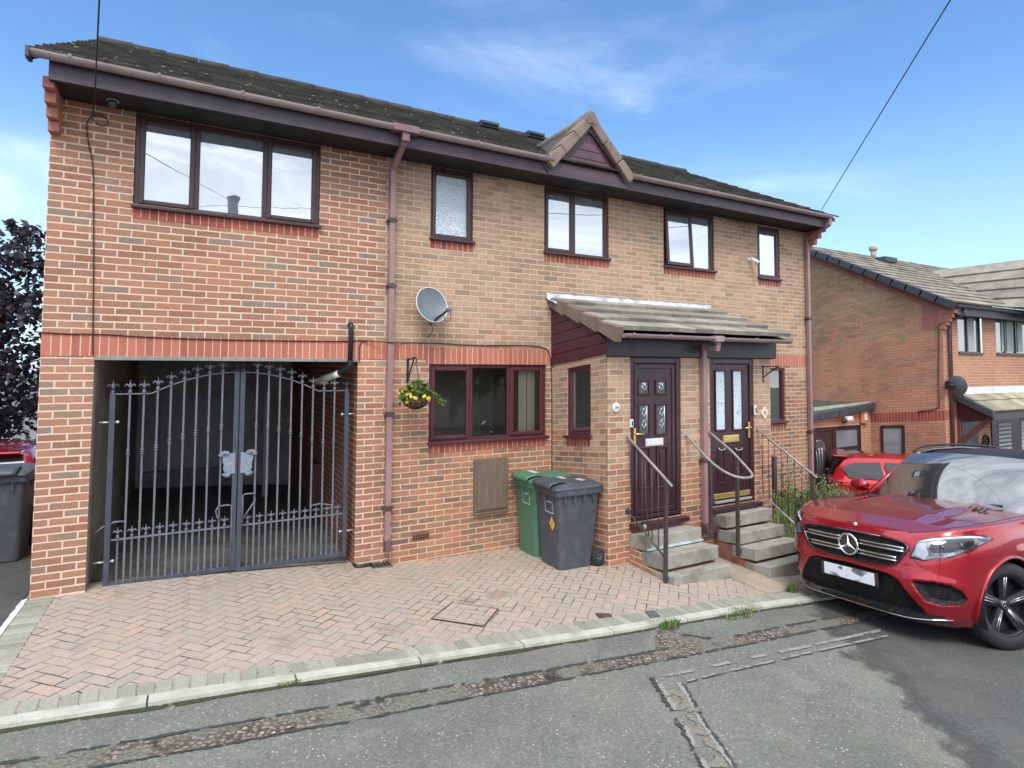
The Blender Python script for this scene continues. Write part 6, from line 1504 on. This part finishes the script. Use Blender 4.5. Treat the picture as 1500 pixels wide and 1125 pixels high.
# ------------------------------------------------------------------ the neighbouring house, further down the hill
nb = thing('brick_house', 'orange brick house down the hill with slate-edged gable and pale lichen roof', 'house', (0, 0, 0))
NX, NY, NZ = 17.3, .3, -1.26                           # front corner; floor level below the first house
SH = NY
EV = 3.66                                              # eaves height at the front
RY, RZ = 3.75, 5.72                                    # ridge
RZs = RZ+K_SLOPE*(RY-SH)                                # before the slope is applied
nw = MB()
nw.wall(NY, 9, -3.2, EV, [], lambda u, v: (NX, u, v)); nw.poly([(NX, NY, EV), (NX, 9, EV), (NX, 2*RY-NY, EV), (NX, RY, RZs-.08)])
nw.build('gable_wall', M_gable, nb, shear=SH)
w1 = (*[onY(x, 500, NY).x for x in (1403.5, 1438.5)], 2.585, 3.60); w2 = (*[onY(x, 500, NY).x for x in (1459, 1512)], 2.585, 3.60)
NE = 32.0
nf = MB(); nf.wall(NX, NE, -3.2, EV, [w1, w2], lambda u, v: (u, NY, v)); nf.build('front_wall', M_nfront, nb)
s = MB(); s.box(NX-.004, NX+.05, NY+.02, NY+5, .965, 1.19); s.build('soldier_course', M_soldier_dull, nb, shear=SH)
s = MB(); s.box(NX-.004, 17.9, NY-.004, NY+.018, .965, 1.19); s.build('soldier_course', M_soldier_dull, nb)
def wnb(r, bays):
    o = window(nb, r, bays, pane=M_pane_nb, y0=NY+.03, name='window', mat=M_upvc); return o
wnb(w1, [w1[0], (w1[0]+w1[1])/2-.05, w1[1]]); wnb(w2, [w2[0], w2[0]+.62, w2[0]+1.25, w2[1]])
for r, xs in ((w1, ((.05, .11), (.56, .95))), (w2, ((.45, .60), (.75, 1.15), (1.4, 1.7)))):
    for a, b in xs: c = MB(); c.box(r[0]+a, r[0]+b, NY+.052, NY+.058, r[2]+.09, r[3]-.1); c.build('curtain', M_('pale curtain', (.34, .38, .36), .8, .15, 10), nb)
# roof
E0 = Vector((NX-.12, NY-.32, EV+.10)); RID = Vector((NX-.12, RY, RZ+.03)); up = RID-E0; L = up.length; upn = up.normalized()
rf = MB(); sh = []; tiled(rf, E0, (1, 0, 0), up, 48, 13, .3, L/13, .034, sh); o = rf.build('roof', M_tile_nb, nb); shade_attr(o, sh)
rb = MB(); rb.quad((NX-.12, RY, RZ), (NE, RY, RZ), (NE, 8, 3.2), (NX-.12, 8, 3.2)); rb.build('roof_deck', M_tile_nb, nb)
for i in range(18): r_ = MB(); r_.tube([(NX-.12+i*.8, RY, RZ+.01), (NX-.12+i*.8+.79, RY, RZ+.012)], .11, 10); r_.build('ridge', M_tile_nb, nb)
d = RID-E0; n9 = 11; nn = Vector((0, -d.z, d.y)).normalized()
for i in range(n9):
    vc = MB(); p0, p1 = E0+d*(i/n9-.008), E0+d*((i+1)/n9+.006); q4 = [p0+nn*.05, p1+nn*.035, p1-nn*.13, p0-nn*.145]; vc.prism([(v.x-.06, v.y, v.z) for v in q4], (.12, 0, 0)); vc.build('verge_cap', M_slate, nb, bevel=.012)
# red brick under the verge, and corbel
bnd = MB(); pts = [E0+d*.02-nn*.14, E0+d*.97-nn*.14, E0+d*.97-nn*.30, E0+d*.02-nn*.34]; bnd.prism([(NX-.006, v.y, v.z) for v in pts], (.02, 0, 0)); bnd.build('verge_brick', M_('red verge brick', (.30, .12, .085), .9, .2, 8, bump=.4), nb)
cb = MB(); cb.prism([(NX-.008, NY-.27, EV), (NX-.008, NY+.45, EV+.2), (NX-.008, NY+.45, EV-.50), (NX-.008, NY+.02, EV-.50)], (.10, 0, 0)); cb.build('corbel_panel', M_('red corbel panel', (.30, .13, .10), .9, .12, 8), nb)
for i in range(5): cb = MB(); cb.box(NX-.012, NX+.10, NY-.06-.055*i, NY+.10, EV-.50+i*.095, EV-.41+i*.095); cb.build('corbel', M_corbel, nb, bevel=.004)
ev = MB(); ev.box(NX+.1, NE, NY-.27, NY-.25, EV-.16, EV+.125); ev.build('fascia', M_('dark neighbour fascia', (.045, .040, .045), .5, .2), nb); ev = MB(); ev.box(NX+.1, NE, NY-.25, NY+.02, EV-.155, EV-.14); ev.build('soffit', M_soffit, nb)
g = gutter(NX-.05, 20.6, NY-.32, EV+.07, .06); g.build('gutter', M_('dark gutter', (.05, .045, .05), .4), nb)
xg = onY(1497, 440, -.25).x
# front gable roof of the next bay
ga = onY(1432, 394, RY-.9); gb_ = Vector((22.4, -.35, 5.15)); e1 = Vector((20.25, -.35, EV+.1))
fr = MB(); sh = []
valley = Vector((19.7, 2.9, 5.25))
for i in range(5):
    f0, f1 = i/5, (i+1)/5+.03; a0, a1 = e1.lerp(Vector((22.4, -.35, 5.35)), f0), e1.lerp(Vector((22.4, -.35, 5.35)), f1)
    b0, b1 = Vector((20.25, .1, EV+.15)).lerp(Vector((22.4, 3.4, 5.35)), f0), Vector((20.25, .1, EV+.15)).lerp(Vector((22.4, 3.4, 5.35)), f1)
    l_ = Vector((-.03, 0, .045)); fr.add([a0+l_, a1, b1, b0+l_, a0, b0], [(0, 1, 2, 3), (4, 0, 3, 5)]); sh += [random.random()]*2
o = fr.build('gablet_roof', M_tile_nb, nb); shade_attr(o, sh)
gf = MB(); gf.poly([(20.3, -.30, EV-.1), (24.5, -.30, EV-.1), (24.5, -.30, EV+.1), (22.4, -.30, 5.2), (20.3, -.30, EV+.1)]); gf.build('gablet', M_('dark boarded gablet', (.05, .045, .05), .5, .15), nb)
gs = MB(); gs.tube([(20.2, -.36, EV+.1), (22.4, -.36, 5.38)], .05, 6); gs.build('gablet_verge', M_tile_nb, nb)
lg = MB(); lg.box(21.2, 21.4, -.42, -.31, EV+.35, EV+.62); lg.build('wall_lamp', M_white, nb, bevel=.02)
fl_ = MB(); p = onY(1279, 357, RY); fl_.tube([(p.x, RY, RZ), (p.x, RY, RZ+.34)], .08, 10); fl_.lathe([(.11, .30), (.13, .34), (.13, .42), (.10, .46)], (p.x, RY, RZ), 'z', 12); fl_.build('roof_vent', M_('pale clay vent', (.42, .38, .30), .9, .2), nb)
p = onY(1302, 366, RY-.5); v = MB(); v.box(p.x-.35, p.x+.3, RY-.6, RY-.2, RZ-.18, RZ-.0); v.build('roof_vent', M_slate, nb, bevel=.03)
# downpipe on the corner
dp = MB(); x = onY(1391, 500, NY-.05).x; dp.tube([(x+.2, NY-.30, EV), (x+.2, NY-.28, EV-.12), (x, NY-.06, EV-.32), (x, NY-.06, -1.6)], .042, 8); dp.build('downpipe', M_pipe_dark, nb)
wp = MB(); wp.tube([tuple(onX(*p, NX-.02)) for p in ((1384, 472), (1375, 475), (1375, 560), (1376, 596), (1366, 600), (1345, 603))], .014, 6); wp.build('wall_pipe', M_('brown wall conduit', (.12, .06, .045), .7), nb)
# gable window and the lean-to side porch
a, b = onX(1290, 617, NX), onX(1325, 617, NX); y1, y0 = a.y, b.y
gw = MB(); zt = .86+0; zb = -1.0
for qd in ((y0-.0, y0+.07, zb, zt), (y1-.07, y1, zb, zt), (y0+.07, y1-.07, zt-.07, zt), (y0+.07, y1-.07, zb, zb+.07)): gw.box(NX-.03, NX+.03, qd[0], qd[1], qd[2], qd[3])
go_ = gw.build('window', M_upvc, nb, shear=SH, bevel=.006)
gw = MB(); gw.quad((NX-.012, y0+.05, zb), (NX-.012, y1-.05, zb), (NX-.012, y1-.05, zt), (NX-.012, y0+.05, zt)); gw.build('pane', glass_refl('pale blind behind glass', (.30, .34, .35, 1), .2), go_, shear=SH)
SYP = 2.08
pw = MB(); x0 = 14.0
tl = lambda x: 1.20-(NX-x)*.085
dr_x0, dr_x1 = onY(1194, 650, SYP).x, onY(1261.5, 650, SYP).x
pw.add([(x0, SYP, -2.5), (dr_x0-.6, SYP, -2.5), (dr_x0-.6, SYP, tl(dr_x0)), (x0, SYP, tl(x0))], [(0, 1, 2, 3)])
pw.add([(dr_x0-.6, SYP, .70), (dr_x1, SYP, .70), (dr_x1, SYP, tl(dr_x1)), (dr_x0-.6, SYP, tl(dr_x0-.6))], [(0, 1, 2, 3)]); pw.add([(dr_x1, SYP, -2.5), (NX, SYP, -2.5), (NX, SYP, tl(NX)), (dr_x1, SYP, tl(dr_x1))], [(0, 1, 2, 3)])
pw.build('side_porch_wall', M_nfront, nb)
rfp = MB(); rfp.prism([(x0-.3, SYP-.12, tl(x0-.3)+.06), (NX, SYP-.12, tl(NX)+.06), (NX, SYP-.12, tl(NX)+.0), (x0-.3, SYP-.12, tl(x0-.3)-.0)], (0, 1.8, 0)); rfp.build('side_porch_roof', M_('mossy side roof', (.06, .075, .045), .9, .3, 9), nb)
n_ = 9
for i in range(n_):
    xa, xb = x0-.3+(NX-x0+.3)*i/n_, x0-.3+(NX-x0+.3)*(i+1)/n_-.02; vc = MB(); vc.prism([(xa, SYP-.16, tl(xa)+.08), (xb, SYP-.16, tl(xb)+.095), (xb, SYP-.16, tl(xb)-.07), (xa, SYP-.16, tl(xa)-.085)], (0, .12, 0)); vc.build('verge_cap', M_slate, nb, bevel=.01)
p0, p1 = onX(1276, 588, NX-.04), onX(1192, 598, NX-.04)
fs = MB(); a_, b_ = onY(1192, 597.5, SYP+.3), onY(1276, 588, SYP-.02); fs.prism([a_, b_, b_-Vector((0, 0, .16)), a_-Vector((0, 0, .16))], (0, .05, 0)); fs.build('lead_flashing', M_('green tinged flashing', (.38, .42, .34), .7, .2, 8), nb)
do = MB(); dm = (dr_x0+dr_x1)/2-.12
do.box(dr_x0-.6, dr_x0+.08, SYP+.02, SYP+.09, -1.6, .70); do.box(dr_x1-.09, dr_x1, SYP+.02, SYP+.09, -1.6, .70); do.box(dr_x0+.08, dr_x1-.09, SYP+.02, SYP+.09, .60, .70); do.box(dm-.08, dm+.06, SYP+.02, SYP+.09, -1.6, .60)
do.box(dr_x0+.08, dm-.08, SYP+.04, SYP+.08, -1.6, .60); do.box(dm+.06, dr_x1-.09, SYP+.02, SYP+.09, .08, .16)
dob = do.build('side_door', M_upvc_dr, nb, bevel=.008)
gp = MB(); gp.box(dm+.06, dr_x1-.09, SYP+.05, SYP+.06, .16, .60); gp.box(dm+.06, dr_x1-.09, SYP+.05, SYP+.06, -1.5, .08); gp.build('frosted_pane', glass_refl('grey frosted glass', (.22, .26, .27, 1), .2, .2), dob)
ag = MB(); cx = onY(1201, 650, SYP).x; rx, zc = .24, .02
ag.poly([(cx+rx*math.cos(a), SYP+.034, (.08 if math.sin(a) > 0 else -.72)+(.30*math.sin(a) if math.sin(a) > 0 else .08*math.sin(a))) for a in [2*math.pi*k/28 for k in range(28)]]); ag.build('arched_pane', M_doorglass_dark, dob)
ar = MB(); ar.tube([(cx+(rx+.01)*math.cos(a), SYP+.03, (.08 if math.sin(a) >= 0 else -.72)+(.31*math.sin(a) if math.sin(a) > 0 else .1*math.sin(a))) for a in [2*math.pi*k/28 for k in range(29)]], .010, 6)
for k in range(3): ar.tube([(cx-.12+.1*k, SYP+.03, -.6), (cx-.05+.1*k, SYP+.03, -.2), (cx-.12+.12*k, SYP+.03, .2)], .006, 5)
ar.build('leading', M_lattice, dob)
p = onY(1268, 611, SYP-.06); ab_ = thing('alarm_box', 'orange and white burglar alarm box on the wall of the house down the hill', 'alarm box', (p.x-.05, SYP-.001, p.z)); m = MB()
m.prism([(-.13, -.07, -.16), (.13, -.07, -.16), (.15, -.07, .14), (.10, -.07, .18), (-.10, -.07, .18), (-.15, -.07, .14)], (0, .065, 0)); m.build('alarm_case', M_('orange plastic', (.62, .22, .10), .5, .1), ab_, bevel=.015); m = MB(); m.box(-.02, .11, -.078, -.0705, -.08, .12); m.build('alarm_label', M_white, ab_, bevel=.003)
p = onY(1238, 613, SYP-.1); m = thing('flood_light', 'small white security light under the slate edge of the side porch', 'light', (p.x, SYP-.16, p.z)); k = MB(); k.box(-.12, .12, -.09, .0, -.05, .06); k.build('lamp_case', M_white, m, bevel=.02); k = MB(); k.ball((-.2, -.04, -.05), (.10, .06, .06), 12); k.build('sensor', M_black, m)
# front porch of that house
PYN = -.30; xl = 17.84
cp = MB(); cp.prism([(xl-.1, NY, 1.66), (NE, NY, 1.66), (NE, PYN-.15, 1.19), (xl-.1, PYN-.15, 1.19)], (0, 0, -.03)); cp.build('porch_roof_deck', M_tile_nb, nb)
pe = Vector((xl-.1, PYN-.2, 1.18)); pt_ = Vector((xl-.1, NY, 1.62)); cr = MB(); sh = []; tiled(cr, pe, (1, 0, 0), pt_-pe, 30, 2, .45, (pt_-pe).length/2, .03, sh); o = cr.build('porch_roof', tile_mat('grey porch tiles', srgb(170, 162, 142), srgb(140, 134, 116), srgb(180, 174, 150), .5), nb); shade_attr(o, sh)
ld = MB(); ld.prism([(xl-.1, NY-.004, 1.74), (xl-.1, NY-.02, 1.60), (xl-.1, NY-.22, 1.49), (xl-.1, NY-.2, 1.53)], (10, 0, 0)); ld.build('lead_flashing', M_lead, nb)
vb = MB(); vb.prism([(xl-.14, NY, 1.60), (xl-.14, PYN-.2, 1.22), (xl-.14, PYN-.2, 1.05), (xl-.14, NY, 1.44)], (.10, 0, 0)); vb.build('verge_cap', M_slate, nb, bevel=.01)
pfas = MB(); pfas.box(xl, NE, PYN-.16, PYN-.13, 1.0, 1.17); pfas.build('porch_fascia', M_('neighbour porch fascia', (.06, .05, .055), .5), nb)
sc_ = MB(); sc_.prism([(xl+.01, NY, 1.46), (xl+.01, PYN-.1, 1.12), (xl+.01, PYN-.1, .98), (xl+.01, NY, .90)], (.03, 0, 0)); sc_.build('side_cladding', M_clad, nb)
br = MB(); br.tube([(xl+.03, NY-.01, .35), (xl+.03, PYN-.08, 1.02)], .05, square=True); br.box(xl, xl+.07, NY-.06, NY, .2, .95); br.build('porch_brace', M_('plum brace', (.13, .05, .05), .5), nb)
px = lambda u: onY(u, 630, NY-.01).x
nd = MB(); nd.box(px(1408), px(1432), NY-.03, NY-.004, -1.5, .88); ndo = nd.build('front_door', M_upvc_dr, nb, bevel=.01); g_ = MB(); g_.box(px(1411), px(1422), NY-.036, NY-.0305, -.6, .45); g_.build('door_pane', M_doorglass_dark, ndo)
nwn = MB(); nwn.box(px(1452), px(1494), NY-.03, NY-.004, -1.4, .88); nwo = nwn.build('porch_window', M_upvc_dr, nb, bevel=.01)
for k in range(11): l_ = MB(); l_.box(px(1461), px(1479), NY-.042, NY-.0305, .70-k*.105, .76-k*.105); l_.build('blind_slat', M_('white slat', (.45, .47, .48), .6), nwo)
for k in range(11): l_ = MB(); l_.box(px(1494.5), px(1515), NY-.042, NY-.004, .70-k*.105, .785-k*.105); l_.build('blind_slat', M_('pale slat', (.62, .62, .56), .6), nwo)
orn = thing('wall_ornament', 'dark round metal ornament on the brick beside the front door down the hill', 'ornament', (px(1443), NY-.01, onY(1443, 647, NY).z)); m = MB(); m.tube([(.14*math.cos(a), -.015, .17*math.sin(a)) for a in [2*math.pi*k/20 for k in range(21)]], .025, 6)
for k in range(4): a = math.pi*k/4; m.tube([(.13*math.cos(a), -.015, .16*math.sin(a)), (-.13*math.cos(a), -.015, -.16*math.sin(a))], .015, 5)
m.build('wheel_ornament', M_black, orn); m = MB(); m.ball((-.22, -.05, -.10), (.07, .05, .11), 10); m.build('owl_ornament', M_black, orn)
p = onX(1386, 564, NX-.02); dq = thing('satellite_dish', 'dark satellite dish seen edge-on at the corner of the house down the hill', 'satellite dish', p); 
rows = []; s = Vector((.30, -.95, 0)).normalized(); n = Vector((.93, .30, .12)).normalized(); u = n.cross(s).normalized(); s = u.cross(n); c = Vector((.16, -.16, -.02))
m = MB()
for i in range(6): f = i/5; rows.append([c+s*(.20*f*math.cos(a))+u*(.25*f*math.sin(a))-n*(.05*(1-f*f)) for a in [2*math.pi*k/24 for k in range(25)]])
m.grid(rows); m.build('dish', M_('dark dish', (.07, .075, .085), .5, .15), dq); m = MB(); m.tube([(0, 0, 0), (.0, -.12, 0), tuple(c)], .025, 8); m.box(-.06, .03, -.08, 0, -.10, .10); m.build('wall_mount', M_black, dq)
e = c+n*.42+Vector((0, -.05, .02)); m = MB(); m.tube([c-u*.23, e-Vector((0, 0, .05))], .012, 6); m.ball(e, (.05, .04, .05), 10); m.build('feed_arm', M_black, dq)
# ------------------------------------------------------------------ plants
def leafmat(name, a, b, c):
    t = T(name); p = t.pos(); n = t.noise(2.2, p, 4, .6); n2 = t.noise(17, p, 2); col = t.ramp(n, [(.3, a), (.5, b), (.7, c)]); col = t.mix(1.0, col, t.ramp(n2, [(.3, (.7, .7, .7)), (.7, (1.3, 1.3, 1.3))]), 'MULTIPLY')
    bs = t.n('ShaderNodeBsdfTranslucent'); t.set(bs.inputs[0], col); x = t.n('ShaderNodeMixShader'); x.inputs[0].default_value = .25; t.nt.links.new(t.pbr(col, .5), x.inputs[1]); t.nt.links.new(bs.outputs[0], x.inputs[2]); return t.done(x.outputs[0])
M_copper = leafmat('copper beech leaves', (.022, .018, .026), (.035, .027, .036), (.055, .042, .050))
M_bark = M_('dark bark', (.05, .042, .04), .95, .3, 9, bump=.8, bscale=25)
def tree(name, label, cat, base, h, R, n, leafm, size, limbs=16, zc=.55, sx=1.0):
    q = thing(name, label, cat, base); m = MB(); tips = []
    m.tube([(0, 0, -.3), (.06, 0, h*.25), (-.05, .05, h*.5), (.03, 0, h*.85)], [.19, .15, .11, .03], 10)
    for i in range(limbs):
        a = 2.4*i+random.uniform(-.4, .4); z0 = h*(.14+.7*i/limbs); r = R*(.95-.5*abs(i/limbs-.3))*random.uniform(.7, 1.05); b = Vector((r*math.cos(a)*sx, r*math.sin(a), z0+h*random.uniform(.06, .2)))
        pth_ = [Vector((0, 0, z0)), Vector((b.x*.45, b.y*.45, z0+(b.z-z0)*.35)), b]; m.tube(pth_, [.055, .035, .01], 6); tips += [b, pth_[1].lerp(b, .5), pth_[1]]
    m.build('trunk', M_bark, q); lm = MB()
    cl = [(t+Vector((random.gauss(0, .2), random.gauss(0, .2), random.gauss(0, .2))), random.uniform(.35, .7)) for t in tips for _ in range(2)]
    for i in range(n):
        c, r = random.choice(cl); v = Vector((random.gauss(0, 1), random.gauss(0, 1), random.gauss(0, .75)))
        if v.length > 1.9: v *= .6
        p = c+v*r*.55; d = Vector((random.gauss(0, 1), random.gauss(0, 1), random.gauss(-.35, .6))).normalized(); s = size*random.uniform(.6, 1.4); w_ = d.cross(Vector((random.gauss(0, 1), random.gauss(0, 1), random.gauss(0, 1)))).normalized()*s*.34
        lm.add([p, p+d*s*.45+w_, p+d*s, p+d*s*.45-w_], [(0, 1, 2, 3)])
    lm.build('crown', leafm, q); return q
p = onY(2, 560, 9.6); tree('copper_beech_tree', 'dark purple-leaved tree rising beyond the alley left of the house', 'tree', (p.x-1.0, 9.6, zg(-3, 8)), 5.2, 2.5, 15000, M_copper, .15, 22)
M_grass = [M_('grass blade', (.12, .18, .045), .7, .35, 30), M_('dry grass blade', (.28, .27, .14), .8, .3, 30), M_('weed blade', (.085, .14, .04), .7, .35, 30)]
def blades(mb, fn, n, h0, h1, lean=.35, w=.006):
    for i in range(n):
        b = fn(); h = random.uniform(h0, h1); a = random.uniform(0, 6.28); l_ = random.uniform(0, lean)*h; d = Vector((math.cos(a), math.sin(a), 0)); s = Vector((-d.y, d.x, 0))*w*random.uniform(.6, 1.5)
        p1 = b+d*l_*.35+Vector((0, 0, h*.6)); p2 = b+d*l_+Vector((0, 0, h*random.uniform(.85, 1))); mb.add([b-s, b+s, p1+s*.7, p1-s*.7, p2], [(0, 1, 2, 3), (3, 2, 4)], random.choice((0, 0, 2, 1) if random.random() < .6 else (0, 2)))
# weedy front garden right of the steps
gz = lambda x, y: float(np.interp(y, [-2.9, -2.2, -1.2, 0], [zg(x, -2.9)+.02, -.40, -.20, -.06]))-.045*(x-9)
gd = MB(); gd.grid([[(x, y, gz(x, y)) for x in np.linspace(8.62, 12.6, 24)] for y in np.linspace(-2.55, -.01, 18)])
struct(gd.build('front_garden', M_('weedy soil', (.085, .075, .045), .95, .4, 8, bump=.7, bscale=30)))
m = MB()
def rnd():
    x = random.uniform(8.62, 12.5); y = random.uniform(-2.5, -.03); return Vector((x, y, gz(x, y)-.01))
blades(m, rnd, 9000, .06, .22, .7, .006); leaf_cloud(m, (10.5, -1.2, -.14), 2.0, 1.2, .08, 700, .05, [0, 2])
o = m.build('grass', M_grass); o['kind'] = 'stuff'
M_weed = [M_('weed stem', (.17, .18, .08), .8, .3, 20), M_('weed leaf', (.14, .18, .07), .7, .35, 20), M_('dry weed', (.20, .15, .08), .9, .3, 20), M_('tiny white flower', (.62, .58, .5), .8)]
def weed(label, base, h, n, spread, leafy=1.0, group=None):
    q = thing('tall_weed', label, 'weed', base); m = MB(); lf = MB()
    for i in range(n):
        a = random.uniform(0, 6.28); r = spread*random.uniform(.2, 1); hh = h*random.uniform(.6, 1); tip = Vector((r*math.cos(a), r*math.sin(a), hh)); mid = tip*.5+Vector((0, 0, hh*.12)); P = smooth_path([Vector((random.uniform(-.05, .05), random.uniform(-.05, .05), 0)), mid, tip], 5); m.tube(P, [.005]*(len(P)-2)+[.003, .002], 4, mi=random.choice((0, 0, 2)))
        for k, v in enumerate(P[2:]):
            leaf_cloud(lf, v, .045, .045, .03, int(2.6*leafy), .05, [1, 1, 2, 0])
        for k in range(4): b = tip+Vector((random.gauss(0, .03), random.gauss(0, .03), random.gauss(0, .03))); lf.ball(b, .007, 5, mi=random.choice((2, 3)))
    m.build('stems', M_weed, q); lf.build('leaves', M_weed, q); return q
for i, (px, py, Y, h, n, sp, lab) in enumerate(((1150, 720, -.35, .70, 8, .24, 'tall dry weed against the wall behind the long handrail'), (1172, 735, -.8, .50, 7, .26, 'bushy weed with small leaves behind the middle of the long handrail'), (1195, 725, -.5, .6, 9, .25, 'wispy weed between the corner downpipe and the handrail post'),
        (1212, 715, -.6, .45, 8, .26, 'flowering weed in front of the red hatchback tail'), (1240, 722, -1.0, .36, 9, .3, 'leafy green weed in front of the red hatchback wheel'), (1135, 735, -.7, .45, 6, .2, 'low ragged weed beside the top of the four steps'))):
    p = onY(px, py, Y); weed(lab, (p.x, Y, gz(min(p.x, 12.5), Y)), h, n, sp, 1.2 if i in (1, 4) else .7)
def tuft(label, c, r, n, h):
    m = MB()
    def f():
        a = random.uniform(0, 6.28); q = r*math.sqrt(random.random()); return Vector((q*math.cos(a)*1.4, q*math.sin(a)*.6, -.01))
    blades(m, f, n, h*.5, h, .9, .004); o = m.build('grass_tuft', M_grass); o.location = c; tag(o, label, 'grass tuft'); return o
tuft('round bright green grass tuft growing at the kerb edge left of the road seal corner', G(982, 917), .085, 260, .075)
tuft('low strip of grass along the kerb before the second flight of steps', G(1080, 899), .17, 260, .05)
tuft('spiky grass tuft on the pavement beside the big red car', G(1160, 868), .07, 150, .15)
tuft('tiny moss-green tuft in a kerb joint at the middle of the drive', G(425, 998), .06, 90, .025)
# dark post behind the handrail
p = onY(1134, 700, -.25); m = MB(); m.box(-.045, .045, -.03, .03, -.7, .58); m.box(-.05, .05, -.035, .035, .58, .60); o = tag(m.build('wooden_post', M_('dark stained post', (.06, .045, .05), .8, .2, 12), bevel=.006), 'short dark post against the wall behind the long handrail', 'post'); o.location = (p.x, -.25, .05)
# trees beyond the gap and on the far side of the street, seen only in the glass
M_green = leafmat('green tree leaves', (.030, .055, .016), (.045, .080, .022), (.075, .11, .032))
tree('street_tree', 'green tree across the street, seen only as a dark reflection in the kitchen window', 'tree', (11.5, -17, zg(11.5, -17)), 7.5, 3.2, 5000, M_green, .34, 20)
# ------------------------------------------------------------------ sky and light
w = bpy.data.worlds.new('World'); SC.world = w; w.use_nodes = True; nt = w.node_tree; nt.nodes.clear()
class TW(T):
    def __init__(s, nt): s.nt = nt
tw = TW(nt)
sky = tw.n('ShaderNodeTexSky', sky_type='NISHITA'); sky.sun_disc = False; SUN_EL, SUN_AZ = rad(54), rad(205)
sky.sun_elevation = SUN_EL; sky.sun_rotation = SUN_AZ; sky.air_density = 1.0; sky.dust_density = .6; sky.ozone_density = 2.5; sky.altitude = 100
d = tw.n('ShaderNodeTexCoord').outputs['Generated']; x, y, z = tw.sep(d)
zc = tw.m('MAXIMUM', z, .03)
pv = tw.comb(tw.m('DIVIDE', x, tw.m('ADD', zc, .25)), tw.m('DIVIDE', y, tw.m('ADD', zc, .25)), 0.0)
n1 = tw.noise(.9, tw.comb(tw.m('MULTIPLY', x, 1.0), tw.m('MULTIPLY', y, 1.0), tw.m('MULTIPLY', z, 3.2)), 6, .55, .6); n2 = tw.noise(2.4, tw.comb(x, y, tw.m('MULTIPLY', z, 4.5)), 5, .6, 1.0)
cl = tw.m('ADD', tw.m('MULTIPLY', n1, .75), tw.m('MULTIPLY', n2, .25))
behind = tw.smooth(y, .35, -.45)                        # cloud thickens on the street side of the sky
behind = tw.m('MAXIMUM', behind, tw.smooth(z, .55, .85))
thr = tw.m('MULTIPLY_ADD', behind, -.27, .56)
mask = tw.m('MULTIPLY', tw.smooth(tw.m('SUBTRACT', cl, thr), -.10, .22), tw.m('MULTIPLY_ADD', behind, .50, .40), clamp=True)
hz = tw.smooth(z, .42, .02)
base = tw.mix(1.0, sky.outputs[0], (.116, .152, .176, 1), 'MULTIPLY')
base = tw.mix(tw.m('MULTIPLY', hz, tw.m('ADD', .45, tw.smooth(x, .25, -.3, 0, .15))), base, (.60, .76, .95, 1))
cc = tw.ramp(n2, [(.34, (.78, .86, .98)), (.62, (1.42, 1.50, 1.60))])
col = tw.mix(mask, base, cc)
bg = tw.n('ShaderNodeBackground'); tw.set(bg.inputs[0], col); bg.inputs[1].default_value = 1.0
wo = tw.n('ShaderNodeOutputWorld'); nt.links.new(bg.outputs[0], wo.inputs[0])
sd = bpy.data.lights.new('sun', 'SUN'); sd.energy = 2.0; sd.angle = rad(24); sd.color = (1, .96, .90)
so_ = bpy.data.objects.new('sun', sd); COL.objects.link(so_)
sdir = Vector((math.sin(SUN_AZ)*math.cos(SUN_EL), math.cos(SUN_AZ)*math.cos(SUN_EL), math.sin(SUN_EL)))
so_.rotation_euler = sdir.to_track_quat('Z', 'Y').to_euler()
vs = SC.view_settings; vs.view_transform = 'Standard'; vs.look = 'None'; vs.gamma = 1; vs.exposure = .53; vs.use_curve_mapping = False
SC.cycles.max_bounces = 6; SC.cycles.use_denoising = True
